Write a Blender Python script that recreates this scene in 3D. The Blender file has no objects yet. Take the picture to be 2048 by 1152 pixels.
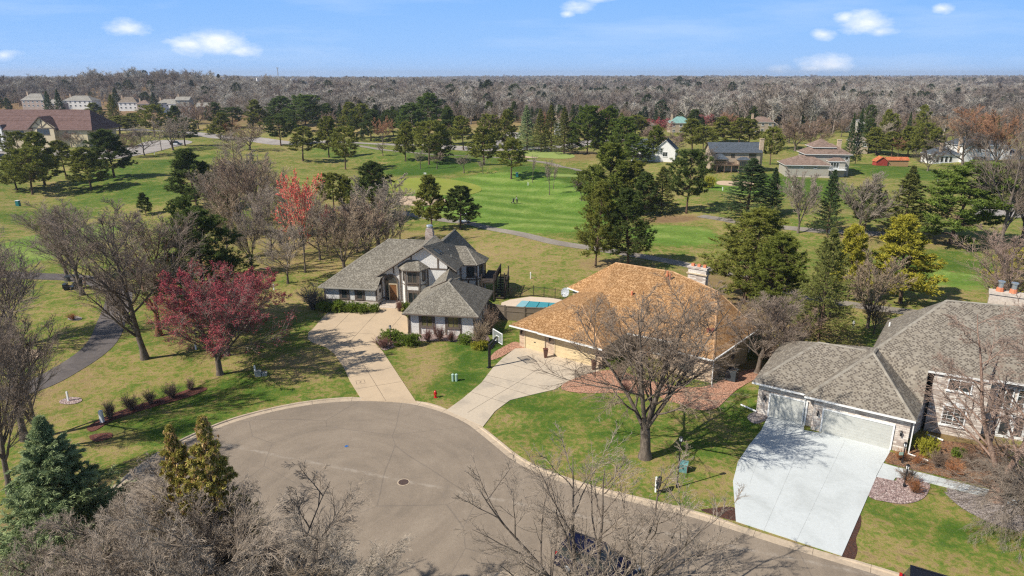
import bpy, bmesh, math, random
import numpy as np
from math import radians as RAD, sin, cos, pi

scene = bpy.context.scene
COL = scene.collection
# ------------------------------------------------------------------ camera
CAM_H = 29.0
FPX = 1365.0                      # focal length in photo pixels (photo 2048 wide)
TILT = math.atan(426 / 1365)
CT, ST = cos(TILT), sin(TILT)
cam = bpy.data.cameras.new("camera")
cam.sensor_width = 36.0
cam.lens = FPX / 2048 * 36.0
cam.clip_start = 0.5
cam.clip_end = 30000.0
camo = bpy.data.objects.new("camera", cam)
camo.location = (0, 0, CAM_H)
camo.rotation_euler = (pi / 2 - TILT, 0, 0)
COL.objects.link(camo)
scene.camera = camo
# ------------------------------------------------------------------ light
SUN_EL = RAD(43)
SUN_AZ = RAD(25)                  # shadows run towards +x, a little towards +y
world = bpy.data.worlds.new("World")
scene.world = world
world.use_nodes = True
sun = bpy.data.lights.new("sun", 'SUN')
sun.energy = 4.9
sun.angle = RAD(0.53)
sun.color = (1.0, 0.94, 0.84)
suno = bpy.data.objects.new("sun", sun)
sd = np.array([cos(SUN_AZ) * cos(SUN_EL), sin(SUN_AZ) * cos(SUN_EL), -sin(SUN_EL)])   # travel direction of light
from mathutils import Vector
suno.rotation_euler = Vector(sd).to_track_quat('-Z', 'Y').to_euler()
suno.location = (-60, -30, 80)
COL.objects.link(suno)
scene.view_settings.view_transform = 'Standard'
scene.view_settings.look = 'None'
scene.view_settings.exposure = 0.4
scene.view_settings.gamma = 1.0
scene.render.film_transparent = False
scene.cycles.max_bounces = 5
scene.cycles.diffuse_bounces = 2
scene.cycles.glossy_bounces = 2
scene.cycles.transmission_bounces = 2
scene.cycles.transparent_max_bounces = 4
scene.cycles.volume_bounces = 0
scene.cycles.use_adaptive_sampling = True
scene.cycles.adaptive_threshold = 0.015
scene.cycles.use_denoising = False
scene.cycles.pixel_filter_type = 'BLACKMAN_HARRIS'
scene.cycles.filter_width = 1.25


# ------------------------------------------------------------------ node helper
class NT:
    def __init__(self, tree):
        self.t = tree
        self.n = tree.nodes
        self.l = tree.links
        self.n.clear()

    def node(self, kind, **kw):
        nd = self.n.new(kind)
        for k, v in kw.items():
            setattr(nd, k, v)
        return nd

    def set(self, sock, v):
        if isinstance(v, bpy.types.NodeSocket):
            self.l.new(v, sock)
        elif v is not None:
            if hasattr(sock.default_value, '__len__') and not hasattr(v, '__len__'):
                v = [v] * len(sock.default_value)
            if hasattr(sock.default_value, '__len__') and len(sock.default_value) == 4 and len(v) == 3:
                v = (*v, 1.0)
            sock.default_value = v

    def math(self, op, a, b=None, c=None, clamp=False):
        nd = self.node('ShaderNodeMath', operation=op, use_clamp=clamp)
        self.set(nd.inputs[0], a)
        if b is not None: self.set(nd.inputs[1], b)
        if c is not None: self.set(nd.inputs[2], c)
        return nd.outputs[0]

    def vmath(self, op, a, b=None):
        nd = self.node('ShaderNodeVectorMath', operation=op)
        self.set(nd.inputs[0], a)
        if b is not None: self.set(nd.inputs[1], b)
        return nd.outputs[0]

    def mix(self, f, a, b, blend='MIX'):
        nd = self.node('ShaderNodeMix', data_type='RGBA', blend_type=blend)
        self.set(nd.inputs[0], f)
        self.set(nd.inputs[6], a)
        self.set(nd.inputs[7], b)
        return nd.outputs[2]

    def coord(self, which='Object'):
        return self.node('ShaderNodeTexCoord').outputs[which]

    def noise(self, vec, scale, detail=4.0, rough=0.55, dist=0.0):
        nd = self.node('ShaderNodeTexNoise')
        self.set(nd.inputs['Vector'], vec)
        nd.inputs['Scale'].default_value = scale
        nd.inputs['Detail'].default_value = detail
        nd.inputs['Roughness'].default_value = rough
        nd.inputs['Distortion'].default_value = dist
        return nd.outputs[0]

    def voro(self, vec, scale, out='Color', feature='F1', rnd=1.0):
        nd = self.node('ShaderNodeTexVoronoi', feature=feature)
        self.set(nd.inputs['Vector'], vec)
        nd.inputs['Scale'].default_value = scale
        nd.inputs['Randomness'].default_value = rnd
        return nd.outputs[out]

    def white(self, vec):
        nd = self.node('ShaderNodeTexWhiteNoise', noise_dimensions='3D')
        self.set(nd.inputs['Vector'], vec)
        return nd.outputs['Value']

    def ramp(self, f, stops, interp='LINEAR'):
        nd = self.node('ShaderNodeValToRGB')
        cr = nd.color_ramp
        cr.interpolation = interp
        while len(cr.elements) < len(stops):
            cr.elements.new(0.5)
        for e, (p, c) in zip(cr.elements, stops):
            e.position = p
            e.color = (*c, 1.0) if len(c) == 3 else c
        self.set(nd.inputs[0], f)
        return nd.outputs[0]

    def maprange(self, v, a, b, c, d, clamp=True):
        nd = self.node('ShaderNodeMapRange', clamp=clamp)
        for i, x in enumerate((v, a, b, c, d)):
            self.set(nd.inputs[i], x)
        return nd.outputs[0]

    def sep(self, v):
        nd = self.node('ShaderNodeSeparateXYZ')
        self.set(nd.inputs[0], v)
        return nd.outputs

    def comb(self, x, y, z):
        nd = self.node('ShaderNodeCombineXYZ')
        for i, v in enumerate((x, y, z)):
            self.set(nd.inputs[i], v)
        return nd.outputs[0]

    def bump(self, h, strength=0.3, dist=0.05):
        nd = self.node('ShaderNodeBump')
        nd.inputs['Strength'].default_value = strength
        nd.inputs['Distance'].default_value = dist
        self.set(nd.inputs['Height'], h)
        return nd.outputs[0]

    def bsdf(self, col, rough=0.8, spec=0.3, metal=0.0, normal=None, **kw):
        nd = self.node('ShaderNodeBsdfPrincipled')
        self.set(nd.inputs['Base Color'], col)
        self.set(nd.inputs['Roughness'], rough)
        nd.inputs['Specular IOR Level'].default_value = spec
        nd.inputs['Metallic'].default_value = metal
        if normal is not None: self.set(nd.inputs['Normal'], normal)
        for k, v in kw.items():
            self.set(nd.inputs[k.replace('_', ' ')], v)
        return nd.outputs[0]

    def out(self, s):
        o = self.node('ShaderNodeOutputMaterial')
        self.l.new(s, o.inputs[0])


def srgb(r, g, b, k=1.0):
    f = lambda x: (x / 255 / 12.92) if x <= 10 else (((x / 255) + 0.055) / 1.055) ** 2.4
    return (f(r) * k, f(g) * k, f(b) * k)


MATS = {}


def mat(name, fn):
    m = bpy.data.materials.new(name)
    m.use_nodes = True
    t = NT(m.node_tree)
    fn(t)
    MATS[name] = m
    return m


# ------------------------------------------------------------------ sky with a few fair-weather clouds
def build_world():
    t = NT(world.node_tree)
    sky = t.node('ShaderNodeTexSky', sky_type='NISHITA')
    sky.sun_disc = False
    sky.sun_elevation = SUN_EL
    sky.sun_rotation = math.atan2(-sd[0], -sd[1])
    sky.altitude = 200
    sky.air_density = 1.0
    sky.dust_density = 0.35
    sky.ozone_density = 1.3
    d = t.coord('Generated')
    s = t.sep(d)
    yy = t.math('MAXIMUM', s[1], 0.05)
    az = t.math('DIVIDE', s[0], yy)
    el = t.math('DIVIDE', s[2], yy)
    base = t.mix(1.0, sky.outputs[0], SKY_TINT, 'MULTIPLY')
    # clear spring air: pale blue low down, deeper blue higher up
    low = t.ramp(t.maprange(el, .0, .11, 0, 1), [(0, (3.05, 4.9, 7.9)), (.3, (2.45, 4.5, 8.0)), (1, (1.8, 3.9, 7.8))])
    base = t.mix(t.maprange(s[2], .1, .3, .95, .0), base, low)
    # wispy veil
    p = t.comb(az, t.math('MULTIPLY', el, 2.2), 0.0)
    n = t.noise(p, 9.0, 7, 0.6)
    n2 = t.noise(p, 34.0, 6, 0.62)
    mask = None
    # (az, el, half width, half height, strength)
    for (ca, ce, w, h, k) in CLOUDS:
        da = t.math('DIVIDE', t.math('SUBTRACT', az, ca), w)
        de = t.math('DIVIDE', t.math('SUBTRACT', el, ce), h)
        r = t.math('SQRT', t.math('ADD', t.math('MULTIPLY', da, da), t.math('MULTIPLY', de, de)))
        v = t.math('MULTIPLY', t.math('SUBTRACT', 1.0, r), k)
        mask = v if mask is None else t.math('MAXIMUM', mask, v)
    mm = t.math('ADD', mask, t.math('MULTIPLY', t.math('SUBTRACT', n, 0.5), 1.5))
    mm = t.math('ADD', mm, t.math('MULTIPLY', t.math('SUBTRACT', n2, 0.5), 0.9))
    cl = t.maprange(mm, 0.03, 0.85, 0.0, 1.0)
    wisp = t.math('MULTIPLY', t.maprange(t.noise(t.comb(t.math('MULTIPLY', az, 0.7), t.math('MULTIPLY', el, 5.0), 3.0), 4.0, 6, 0.6), 0.48, 0.8, 0.0, 1.0), 0.22)
    c1 = t.mix(wisp, base, CLOUD_COL)
    shade = t.mix(t.maprange(t.noise(p, 18.0, 5, 0.6), .38, .62, 0, 1), (6.6, 7.3, 8.6, 1), CLOUD_COL)
    c2 = t.mix(t.math('MULTIPLY', cl, 0.9), c1, shade)
    bg = t.node('ShaderNodeBackground')
    t.set(bg.inputs[0], c2)
    bg.inputs[1].default_value = 0.1
    o = t.node('ShaderNodeOutputWorld')
    t.l.new(bg.outputs[0], o.inputs[0])


def dirpx(x, y):      # photo pixel -> (az, el) tangents used by the cloud mask
    u, v = (x - 1024) / FPX, (y - 576) / FPX
    fy = CT - v * ST
    fz = -ST - v * CT
    return u / fy, fz / fy


CLOUDS = []
for (x, y, w, h, k) in [(425, 84, 62, 23, 1.15), (385, 90, 44, 20, 1.0), (490, 102, 40, 13, .7), (248, 56, 46, 15, .9), (1735, 46, 60, 20, 1.3),
                        (1690, 38, 26, 12, 1.0), (1765, 62, 34, 13, 1.0), (1646, 69, 26, 11, 1.0), (1658, 126, 56, 18, 1.15), (1630, 136, 34, 11, .8),
                        (1160, 14, 40, 13, .9), (1200, -4, 40, 12, .8), (1886, 17, 20, 9, .8), (1558, 139, 30, 8, .6), (5, 110, 26, 8, .5), (1136, 28, 16, 8, .8)]:
    a, e = dirpx(x, y)
    CLOUDS.append((a, e, w * 1.12 / FPX, h * 1.15 / FPX, k * .85))
SKY_TINT = (0.72, 0.72, 0.72)
CLOUD_COL = (8.4, 8.7, 9.2)
build_world()


# ------------------------------------------------------------------ terrain
def sstep(a, b, x):
    t = np.clip((x - a) / (b - a), 0, 1)
    return t * t * (3 - 2 * t)


def terrain(x, y):
    x = np.asarray(x, float)
    y = np.asarray(y, float)
    m = sstep(98, 140, y) * (1 - sstep(700, 1000, y))
    h = m * (0.75 * np.sin(x * .055 + 1.3) * np.cos(y * .06 + x * .01) + .5 * np.sin(x * .10 + y * .085 + 2) + 0.35 * np.sin(x * .021 - y * .14))
    h = h - 1.15 * np.exp(-(((x - 27) / 4.2) ** 2 + ((y - 68.5) / 4.5) ** 2))          # low ground behind the tan house
    h = h + 1.3 * np.exp(-(((x + 24) / 16) ** 2 + ((y - 196) / 8) ** 2))               # mound behind the putting green
    h = h + 17 * np.exp(-(((x + 430) / 150) ** 2 + ((y - 820) / 170) ** 2))            # wooded rise on the left
    f = sstep(900, 2500, y)
    h = h + sstep(700, 1300, y) * (4.5 * np.sin(x * .0085 + y * .003) + 2.5 * np.sin(x * .0043 - y * .0052 + 1)) * (1 - .4 * f)
    h = h + f * (4.0 * np.sin(x * .0021 + .6) + 3.0 * np.sin(y * .0017 + x * .0008) + 1.5 + 4.5 * np.sin(x * .0057 + y * .002) * np.sin(x * .0019 + 2))
    h = h + 4 * sstep(600, 1500, y) * sstep(300, 1500, x)
    return h


def G(px, py, z=None):
    """ground point seen at a photo pixel (at height z, else on the terrain)"""
    u, v = px - 1024, py - 576
    den = FPX * ST + v * CT
    zz = 0.0 if z is None else z
    for _ in range(1 if z is not None else 8):
        k = (CAM_H - zz) / den
        X, Y = u * k, (FPX * CT - v * ST) * k
        if z is None:
            zz = float(terrain(X, Y))
    return X, Y


def HT(Y, py):
    v = py - 576
    return CAM_H - Y * (FPX * ST + v * CT) / (FPX * CT - v * ST)


def depth(Y, z=0):
    return Y * CT + (CAM_H - z) * ST


# ------------------------------------------------------------------ object helpers
def tag(o, label=None, cat=None, group=None, kind=None):
    if label: o['label'] = label
    if cat: o['category'] = cat
    if group: o['group'] = group
    if kind: o['kind'] = kind
    return o


def empty(name, loc=(0, 0, 0), rz=0.0, label=None, cat=None, group=None):
    o = bpy.data.objects.new(name, None)
    o.location = loc
    o.rotation_euler = (0, 0, rz)
    o.empty_display_size = 0.3
    COL.objects.link(o)
    return tag(o, label, cat, group)


def autouv(bm):
    uvl = bm.loops.layers.uv.verify()
    for f in bm.faces:
        n = f.normal
        if abs(n.z) > 0.995:
            t = Vector((1, 0, 0))
        else:
            t = Vector((0, 0, 1)).cross(n).normalized()
        b = n.cross(t)
        for l in f.loops:
            p = l.vert.co
            l[uvl].uv = (p.dot(t), p.dot(b))


def fin(name, bm, mats, parent=None, smooth=False, recalc=True):
    if recalc:
        bmesh.ops.recalc_face_normals(bm, faces=bm.faces[:])
    bm.normal_update()
    autouv(bm)
    me = bpy.data.meshes.new(name)
    bm.to_mesh(me)
    bm.free()
    if not isinstance(mats, (list, tuple)):
        mats = [mats]
    for m in mats:
        me.materials.append(MATS[m] if isinstance(m, str) else m)
    if smooth:
        me.polygons.foreach_set('use_smooth', [True] * len(me.polygons))
    o = bpy.data.objects.new(name, me)
    COL.objects.link(o)
    if parent is not None:
        o.parent = parent
    return o


def box(bm, x0, x1, y0, y1, z0, z1, mi=0):
    vs = [bm.verts.new((x, y, z)) for z in (z0, z1) for x, y in ((x0, y0), (x1, y0), (x1, y1), (x0, y1))]
    fs = [(3, 2, 1, 0), (4, 5, 6, 7), (0, 1, 5, 4), (1, 2, 6, 5), (2, 3, 7, 6), (3, 0, 4, 7)]
    for f in fs:
        bm.faces.new([vs[i] for i in f]).material_index = mi
    return vs


def prism(bm, pts, z0, z1, mi=0):
    """vertical prism over a plan polygon"""
    n = len(pts)
    lo = [bm.verts.new((p[0], p[1], z0)) for p in pts]
    hi = [bm.verts.new((p[0], p[1], z1)) for p in pts]
    for i in range(n):
        j = (i + 1) % n
        bm.faces.new((lo[i], lo[j], hi[j], hi[i])).material_index = mi
    bm.faces.new(hi).material_index = mi
    bm.faces.new(lo[::-1]).material_index = mi


def slab(bm, pts, off, mi=0):
    """closed plate: polygon pts (3d) and its copy moved by off"""
    n = len(pts)
    a = [bm.verts.new(p) for p in pts]
    b = [bm.verts.new((p[0] + off[0], p[1] + off[1], p[2] + off[2])) for p in pts]
    for i in range(n):
        j = (i + 1) % n
        bm.faces.new((a[i], a[j], b[j], b[i])).material_index = mi
    bm.faces.new(a).material_index = mi
    bm.faces.new(b[::-1]).material_index = mi


def cyl(bm, p0, p1, r0, r1=None, n=8, mi=0, cap=True):
    if r1 is None: r1 = r0
    p0, p1 = Vector(p0), Vector(p1)
    t = (p1 - p0).normalized()
    a = t.orthogonal().normalized()
    b = t.cross(a)
    A, B = [], []
    for i in range(n):
        th = 2 * pi * i / n
        d = a * cos(th) + b * sin(th)
        A.append(bm.verts.new(p0 + d * r0))
        B.append(bm.verts.new(p1 + d * r1))
    for i in range(n):
        j = (i + 1) % n
        bm.faces.new((A[i], A[j], B[j], B[i])).material_index = mi
    if cap:
        bm.faces.new(A[::-1]).material_index = mi
        bm.faces.new(B).material_index = mi


def ball(bm, c, r, n=10, m=6, sz=1.0, mi=0):
    rings = []
    for i in range(1, m):
        ph = pi * i / m
        rings.append([bm.verts.new((c[0] + r * sin(ph) * cos(2 * pi * j / n), c[1] + r * sin(ph) * sin(2 * pi * j / n), c[2] + r * sz * cos(ph))) for j in range(n)])
    top = bm.verts.new((c[0], c[1], c[2] + r * sz))
    bot = bm.verts.new((c[0], c[1], c[2] - r * sz))
    for j in range(n):
        k = (j + 1) % n
        bm.faces.new((top, rings[0][j], rings[0][k])).material_index = mi
        bm.faces.new((bot, rings[-1][k], rings[-1][j])).material_index = mi
        for i in range(m - 2):
            bm.faces.new((rings[i][j], rings[i + 1][j], rings[i + 1][k], rings[i][k])).material_index = mi


def lathe(bm, prof, c=(0, 0, 0), n=12, mi=0):
    rings = []
    for r, z in prof:
        rings.append([bm.verts.new((c[0] + r * cos(2 * pi * j / n), c[1] + r * sin(2 * pi * j / n), c[2] + z)) for j in range(n)])
    for a, b in zip(rings[:-1], rings[1:]):
        for j in range(n):
            k = (j + 1) % n
            bm.faces.new((a[j], a[k], b[k], b[j])).material_index = mi
    bm.faces.new(rings[0][::-1]).material_index = mi
    bm.faces.new(rings[-1]).material_index = mi


def npmesh(name, V, quads=None, tris=None, mats=(), smooth=False, matidx=None, attr=None):
    me = bpy.data.meshes.new(name)
    V = np.asarray(V, np.float32).reshape(-1, 3)
    nq = 0 if quads is None else len(quads)
    ntr = 0 if tris is None else len(tris)
    me.vertices.add(len(V))
    me.vertices.foreach_set('co', V.ravel())
    loops = []
    if nq: loops.append(np.asarray(quads, np.int32).ravel())
    if ntr: loops.append(np.asarray(tris, np.int32).ravel())
    L = np.concatenate(loops)
    me.loops.add(len(L))
    me.loops.foreach_set('vertex_index', L)
    me.polygons.add(nq + ntr)
    st = np.concatenate([np.arange(nq) * 4, nq * 4 + np.arange(ntr) * 3]).astype(np.int32)
    me.polygons.foreach_set('loop_start', st)
    me.polygons.foreach_set('loop_total', np.concatenate([np.full(nq, 4), np.full(ntr, 3)]).astype(np.int32))
    if smooth:
        me.polygons.foreach_set('use_smooth', np.ones(nq + ntr, bool))
    for m in mats:
        me.materials.append(MATS[m] if isinstance(m, str) else m)
    if matidx is not None:
        me.polygons.foreach_set('material_index', np.asarray(matidx, np.int32))
    me.update(calc_edges=True)
    if attr is not None:
        for an, av in attr.items():
            a = me.attributes.new(an, 'FLOAT', 'FACE')
            a.data.foreach_set('value', np.asarray(av, np.float32))
    return me
# ------------------------------------------------------------------ materials
def m_simple(name, col, rough=0.7, spec=0.3, metal=0.0, var=0.12, scale=3.0, bump=0.0):
    def f(t):
        p = t.coord('Object')
        n = t.noise(p, scale, 5, 0.6)
        k = t.maprange(n, 0.3, 0.7, 1 - var, 1 + var)
        c = t.mix(1.0, (*col, 1), t.comb(k, k, k), 'MULTIPLY')
        nm = t.bump(n, bump, 0.02) if bump else None
        t.out(t.bsdf(c, rough, spec, metal, nm))
    return mat(name, f)


def f_ground(t):
    p = t.coord('Object')
    pp = t.sep(p)
    at = t.node('ShaderNodeAttribute', attribute_name='turf')
    s = t.node('ShaderNodeSeparateColor')
    t.set(s.inputs[0], at.outputs['Color'])
    n1 = t.noise(p, .045, 5, .6, .6)
    n2 = t.noise(p, .3, 5, .62, .8)
    n3 = t.noise(p, 2.2, 6, .68, .4)
    n4 = t.noise(p, 9.0, 5, .75)
    a = t.math('MULTIPLY_ADD', t.math('SUBTRACT', n1, .5), 1.0, s.outputs[0])
    a = t.math('MULTIPLY_ADD', t.math('SUBTRACT', n2, .5), 1.25, a)
    n5 = t.noise(p, .9, 6, .7, .6)
    a = t.math('MULTIPLY_ADD', t.math('SUBTRACT', n3, .5), 2.3, a)
    a = t.math('MULTIPLY_ADD', t.math('SUBTRACT', n5, .5), 1.7, a)
    a = t.math('MULTIPLY_ADD', t.math('SUBTRACT', n4, .5), 1.3, a)
    c = t.ramp(a, [(0.0, (.34, .25, .12)), (.22, (.30, .245, .09)), (.40, (.19, .195, .045)), (.60, (.115, .165, .028)), (.85, (.06, .12, .015)), (1.0, (.045, .10, .013))])
    fw = t.math('MULTIPLY_ADD', t.math('SUBTRACT', n2, .5), .35, s.outputs[1])
    fw = t.maprange(fw, .26, .36, 0, 1)
    stripe = t.math('SINE', t.math('MULTIPLY', t.math('MULTIPLY_ADD', pp[0], .35, pp[1]), .62))
    fa = t.math('MULTIPLY_ADD', stripe, .13, t.math('MULTIPLY_ADD', t.math('SUBTRACT', n3, .5), .5, t.noise(p, .16, 5, .6)))
    fc = t.ramp(fa, [(.3, (.095, .185, .026)), (.5, (.14, .24, .038)), (.7, (.23, .31, .075))])
    c = t.mix(t.math('MULTIPLY', fw, .85), c, fc)
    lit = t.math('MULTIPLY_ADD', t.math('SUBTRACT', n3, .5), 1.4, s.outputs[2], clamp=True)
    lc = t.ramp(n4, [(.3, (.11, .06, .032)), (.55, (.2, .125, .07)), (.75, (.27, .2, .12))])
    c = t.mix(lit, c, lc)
    k = t.maprange(n4, .25, .75, .66, 1.34)
    k2 = t.maprange(t.noise(p, 40.0, 3, .7), .3, .7, .8, 1.2)
    kk = t.math('MULTIPLY', t.math('MULTIPLY', k, k2), t.math('MULTIPLY', t.maprange(n3, .3, .7, .70, 1.30), t.maprange(n5, .3, .7, .80, 1.20)))
    c = t.mix(1.0, c, t.comb(kk, kk, kk), 'MULTIPLY')
    t.out(t.bsdf(c, .95, .08, 0, t.bump(t.math('ADD', n3, n4), .55, .12)))


mat('ground_turf', f_ground)


def f_asphalt(base, dark, light, spk=70.0):
    def f(t):
        p = t.coord('Object')
        n1 = t.noise(p, .12, 4, .6, .8)
        n2 = t.noise(p, 1.3, 5, .65)
        sp = t.noise(p, spk, 2, .8)
        sp2 = t.noise(p, spk / 4, 3, .8)
        c = t.ramp(t.math('MULTIPLY_ADD', t.math('SUBTRACT', n2, .5), .5, n1), [(.3, dark), (.5, base), (.72, light)])
        k = t.math('MULTIPLY', t.maprange(sp, .3, .7, .72, 1.3), t.maprange(sp2, .3, .7, .84, 1.18))
        c = t.mix(1.0, c, t.comb(k, k, k), 'MULTIPLY')
        t.out(t.bsdf(c, .9, .25, 0, t.bump(sp, .3, .01)))
    return f


def f_street(t):
    p = t.coord('Object')
    s = t.sep(p)
    # wear follows the turning circle: rings round its centre
    dx = t.math('SUBTRACT', s[0], -13.0)
    dy = t.math('SUBTRACT', s[1], 43.0)
    r = t.math('SQRT', t.math('ADD', t.math('MULTIPLY', dx, dx), t.math('MULTIPLY', dy, dy)))
    ang = t.math('ARCTAN2', dy, dx)
    ringp = t.comb(t.math('MULTIPLY', r, 1.0), t.math('MULTIPLY', ang, 1.6), 0.0)
    n1 = t.noise(ringp, .8, 5, .62, .5)
    n2 = t.noise(p, .16, 5, .6, 1.0)
    n3 = t.noise(p, 1.8, 5, .7)
    a = t.math('ADD', t.math('MULTIPLY', n1, .5), t.math('MULTIPLY', n2, .5))
    a = t.math('MULTIPLY_ADD', t.math('SUBTRACT', n3, .5), .25, a)
    c = t.ramp(a, [(.33, (.19, .155, .12)), (.5, (.235, .19, .145)), (.67, (.275, .225, .173))])
    sp = t.noise(p, 22, 3, .85)
    sp2 = t.noise(p, 75, 2, .8)
    k = t.math('MULTIPLY', t.maprange(sp, .3, .7, .74, 1.28), t.maprange(sp2, .3, .7, .82, 1.2))
    c = t.mix(1.0, c, t.comb(k, k, k), 'MULTIPLY')
    # pale seam and scuffed line that crosses by the manhole
    line = t.math('ABSOLUTE', t.math('SUBTRACT', t.math('MULTIPLY_ADD', s[0], .335, s[1]), 41.75))
    ln = t.math('MULTIPLY', t.maprange(t.math('MULTIPLY_ADD', t.math('SUBTRACT', t.noise(p, .8, 5), .5), .5, line), .03, .26, 1.0, 0.0), t.maprange(t.noise(p, 1.1, 5, .8), .42, .62, .0, .5))
    c = t.mix(ln, c, (.42, .37, .31, 1))
    # tar-sealed cracks
    cr = t.voro(t.vmath('ADD', p, t.node('ShaderNodeTexNoise').outputs['Color']), .11, 'Distance', 'DISTANCE_TO_EDGE')
    c = t.mix(t.maprange(cr, .0, .005, .4, 0.0), c, (.09, .08, .075, 1))
    t.out(t.bsdf(c, .88, .25, 0, t.bump(sp, .35, .012)))


mat('street_asphalt', f_street)
mat('path_asphalt', f_asphalt((.125, .108, .10), (.085, .075, .072), (.165, .145, .13)))
mat('cart_path', f_asphalt((.235, .205, .17), (.18, .155, .13), (.29, .255, .21)))
mat('lot_asphalt', f_asphalt((.30, .27, .25), (.23, .21, .195), (.36, .33, .30), 30))


def f_concrete(base, stain, sc=.5, stain_amt=.6, v=.14):
    def f(t):
        p = t.coord('Object')
        n1 = t.noise(p, sc, 6, .62, .6)
        n2 = t.noise(p, 5, 6, .7)
        n3 = t.noise(p, 60, 2, .8)
        c = t.mix(t.math('MULTIPLY', t.maprange(n1, .48, .7, 0, 1), stain_amt), base, stain)
        k = t.math('MULTIPLY', t.maprange(n2, .3, .7, 1 - v, 1 + v), t.maprange(n3, .3, .7, .92, 1.08))
        c = t.mix(1.0, c, t.comb(k, k, k), 'MULTIPLY')
        t.out(t.bsdf(c, .85, .3, 0, t.bump(n2, .12, .01)))
    return f


mat('drive_tan', f_concrete((.50, .385, .26), (.38, .295, .205), .35, .55, .07))
mat('drive_grey', f_concrete((.50, .42, .32), (.33, .285, .23), .3, .8, .09))
mat('drive_white', f_concrete((.53, .56, .56), (.43, .455, .45), .3, .9, .06))
mat('kerb_concrete', f_concrete((.46, .37, .27), (.30, .24, .18), .6, .7, .14))
mat('pool_deck', f_concrete((.60, .49, .38), (.50, .40, .31), .4, .5, .06))
mat('joint_dark', f_concrete((.13, .10, .075), (.09, .07, .05), .8, .5))
mat('joint_pale', f_concrete((.44, .46, .46), (.38, .40, .40), .8, .5))
mat('bunker_sand', f_concrete((.48, .36, .25), (.36, .26, .17), .3, .6))


def f_gravel(cols, scale, leafy=0.25):
    def f(t):
        p = t.coord('Object')
        v = t.voro(p, scale, 'Color')
        s = t.sep(v)
        c = t.ramp(s[0], [(i / (len(cols) - 1), c) for i, c in enumerate(cols)], 'LINEAR')
        d = t.voro(p, scale, 'Distance')
        c = t.mix(t.maprange(d, .35, .75, 0, .65), c, (.05, .035, .03, 1))
        n = t.noise(p, 1.3, 6, .75)
        c = t.mix(t.maprange(n, .55, .72, 0, leafy), c, (.16, .09, .05, 1))
        t.out(t.bsdf(c, .85, .25, 0, t.bump(t.math('SUBTRACT', 1.0, d), .8, .05)))
    return f


mat('gravel_orange', f_gravel([(.36, .17, .10), (.52, .27, .17), (.62, .36, .24), (.44, .22, .14)], 9, .25))
mat('gravel_pink', f_gravel([(.22, .14, .13), (.50, .38, .34), (.30, .2, .19), (.6, .5, .46)], 9, .3))
mat('gravel_grey', f_gravel([(.2, .17, .16), (.45, .40, .37), (.3, .26, .25)], 9, .5))
mat('mulch_red', f_gravel([(.10, .03, .022), (.19, .06, .04), (.13, .045, .03), (.24, .10, .07)], 14, .5))
mat('soil_dark', f_gravel([(.07, .03, .02), (.10, .045, .03), (.055, .025, .018)], 8, .0))
mat('leaf_bed', f_gravel([(.16, .07, .035), (.30, .14, .06), (.20, .12, .08), (.34, .2, .1)], 8, .5))


def f_shingle(cols, cw=.3, ch=.15, mott=.25, rowv=.14):
    def f(t):
        uv = t.sep(t.coord('UV'))
        row = t.math('FLOOR', t.math('DIVIDE', uv[1], ch))
        off = t.white(t.comb(row, 0.0, 3.0))
        colx = t.math('FLOOR', t.math('ADD', t.math('DIVIDE', uv[0], cw), off))
        r = t.white(t.comb(colx, row, 1.0))
        c = t.ramp(r, [(i / (len(cols) - 1), c) for i, c in enumerate(cols)], 'LINEAR')
        p = t.coord('Object')
        n = t.noise(p, .7, 5, .6)
        k = t.math('MULTIPLY', t.maprange(n, .3, .7, 1 - mott * .5, 1 + mott * .5), t.maprange(off, 0, 1, 1 - rowv, 1 + rowv))
        fr = t.math('FRACT', t.math('DIVIDE', uv[1], ch))
        c = t.mix(1.0, c, t.comb(k, k, k), 'MULTIPLY')
        t.out(t.bsdf(c, .92, .15, 0, t.bump(t.math('SUBTRACT', 1.0, fr), .6, .02)))
    return f


def f_shingle2(base, dark, cw=.26, ch=.15, p=.45, tab=.62, mott=.14, rowv=.06, ragged=.3):
    """laminated shingles: a light ground with darker tabs in offset rows"""
    def f(t):
        uv = t.sep(t.coord('UV'))
        v = t.math('DIVIDE', uv[1], ch)
        row = t.math('FLOOR', v)
        rr = t.white(t.comb(row, 0.0, 3.0))
        off = t.math('MULTIPLY_ADD', rr, ragged, t.math('MULTIPLY', t.math('MODULO', row, 2.0), .5))
        xo = t.math('ADD', t.math('DIVIDE', uv[0], cw), off)
        cx = t.math('FLOOR', xo)
        fx = t.math('FRACT', xo)
        r = t.white(t.comb(cx, row, 1.0))
        r2 = t.white(t.comb(cx, row, 9.0))
        is_tab = t.math('MULTIPLY', t.math('LESS_THAN', r, p), t.math('LESS_THAN', fx, t.math('MULTIPLY_ADD', r2, .25, tab - .12)))
        c = t.ramp(r2, [(0, base[0]), (.5, base[1]), (1, base[2])])
        c = t.mix(is_tab, c, t.ramp(r2, [(0, dark[0]), (1, dark[1])]))
        q = t.coord('Object')
        n = t.noise(q, .5, 6, .65, .5)
        streak = t.noise(t.comb(t.math('MULTIPLY', uv[0], 1.3), t.math('MULTIPLY', uv[1], .16), 0.0), 1.0, 5, .6)
        k = t.math('MULTIPLY', t.maprange(n, .3, .7, 1 - mott, 1 + mott), t.maprange(streak, .3, .7, .92, 1.08))
        k = t.math('MULTIPLY', k, t.maprange(rr, 0, 1, 1 - rowv, 1 + rowv))
        c = t.mix(1.0, c, t.comb(k, k, k), 'MULTIPLY')
        t.out(t.bsdf(c, .93, .12, 0, t.bump(t.math('SUBTRACT', 1.0, t.math('FRACT', v)), .6, .02)))
    return f


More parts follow.
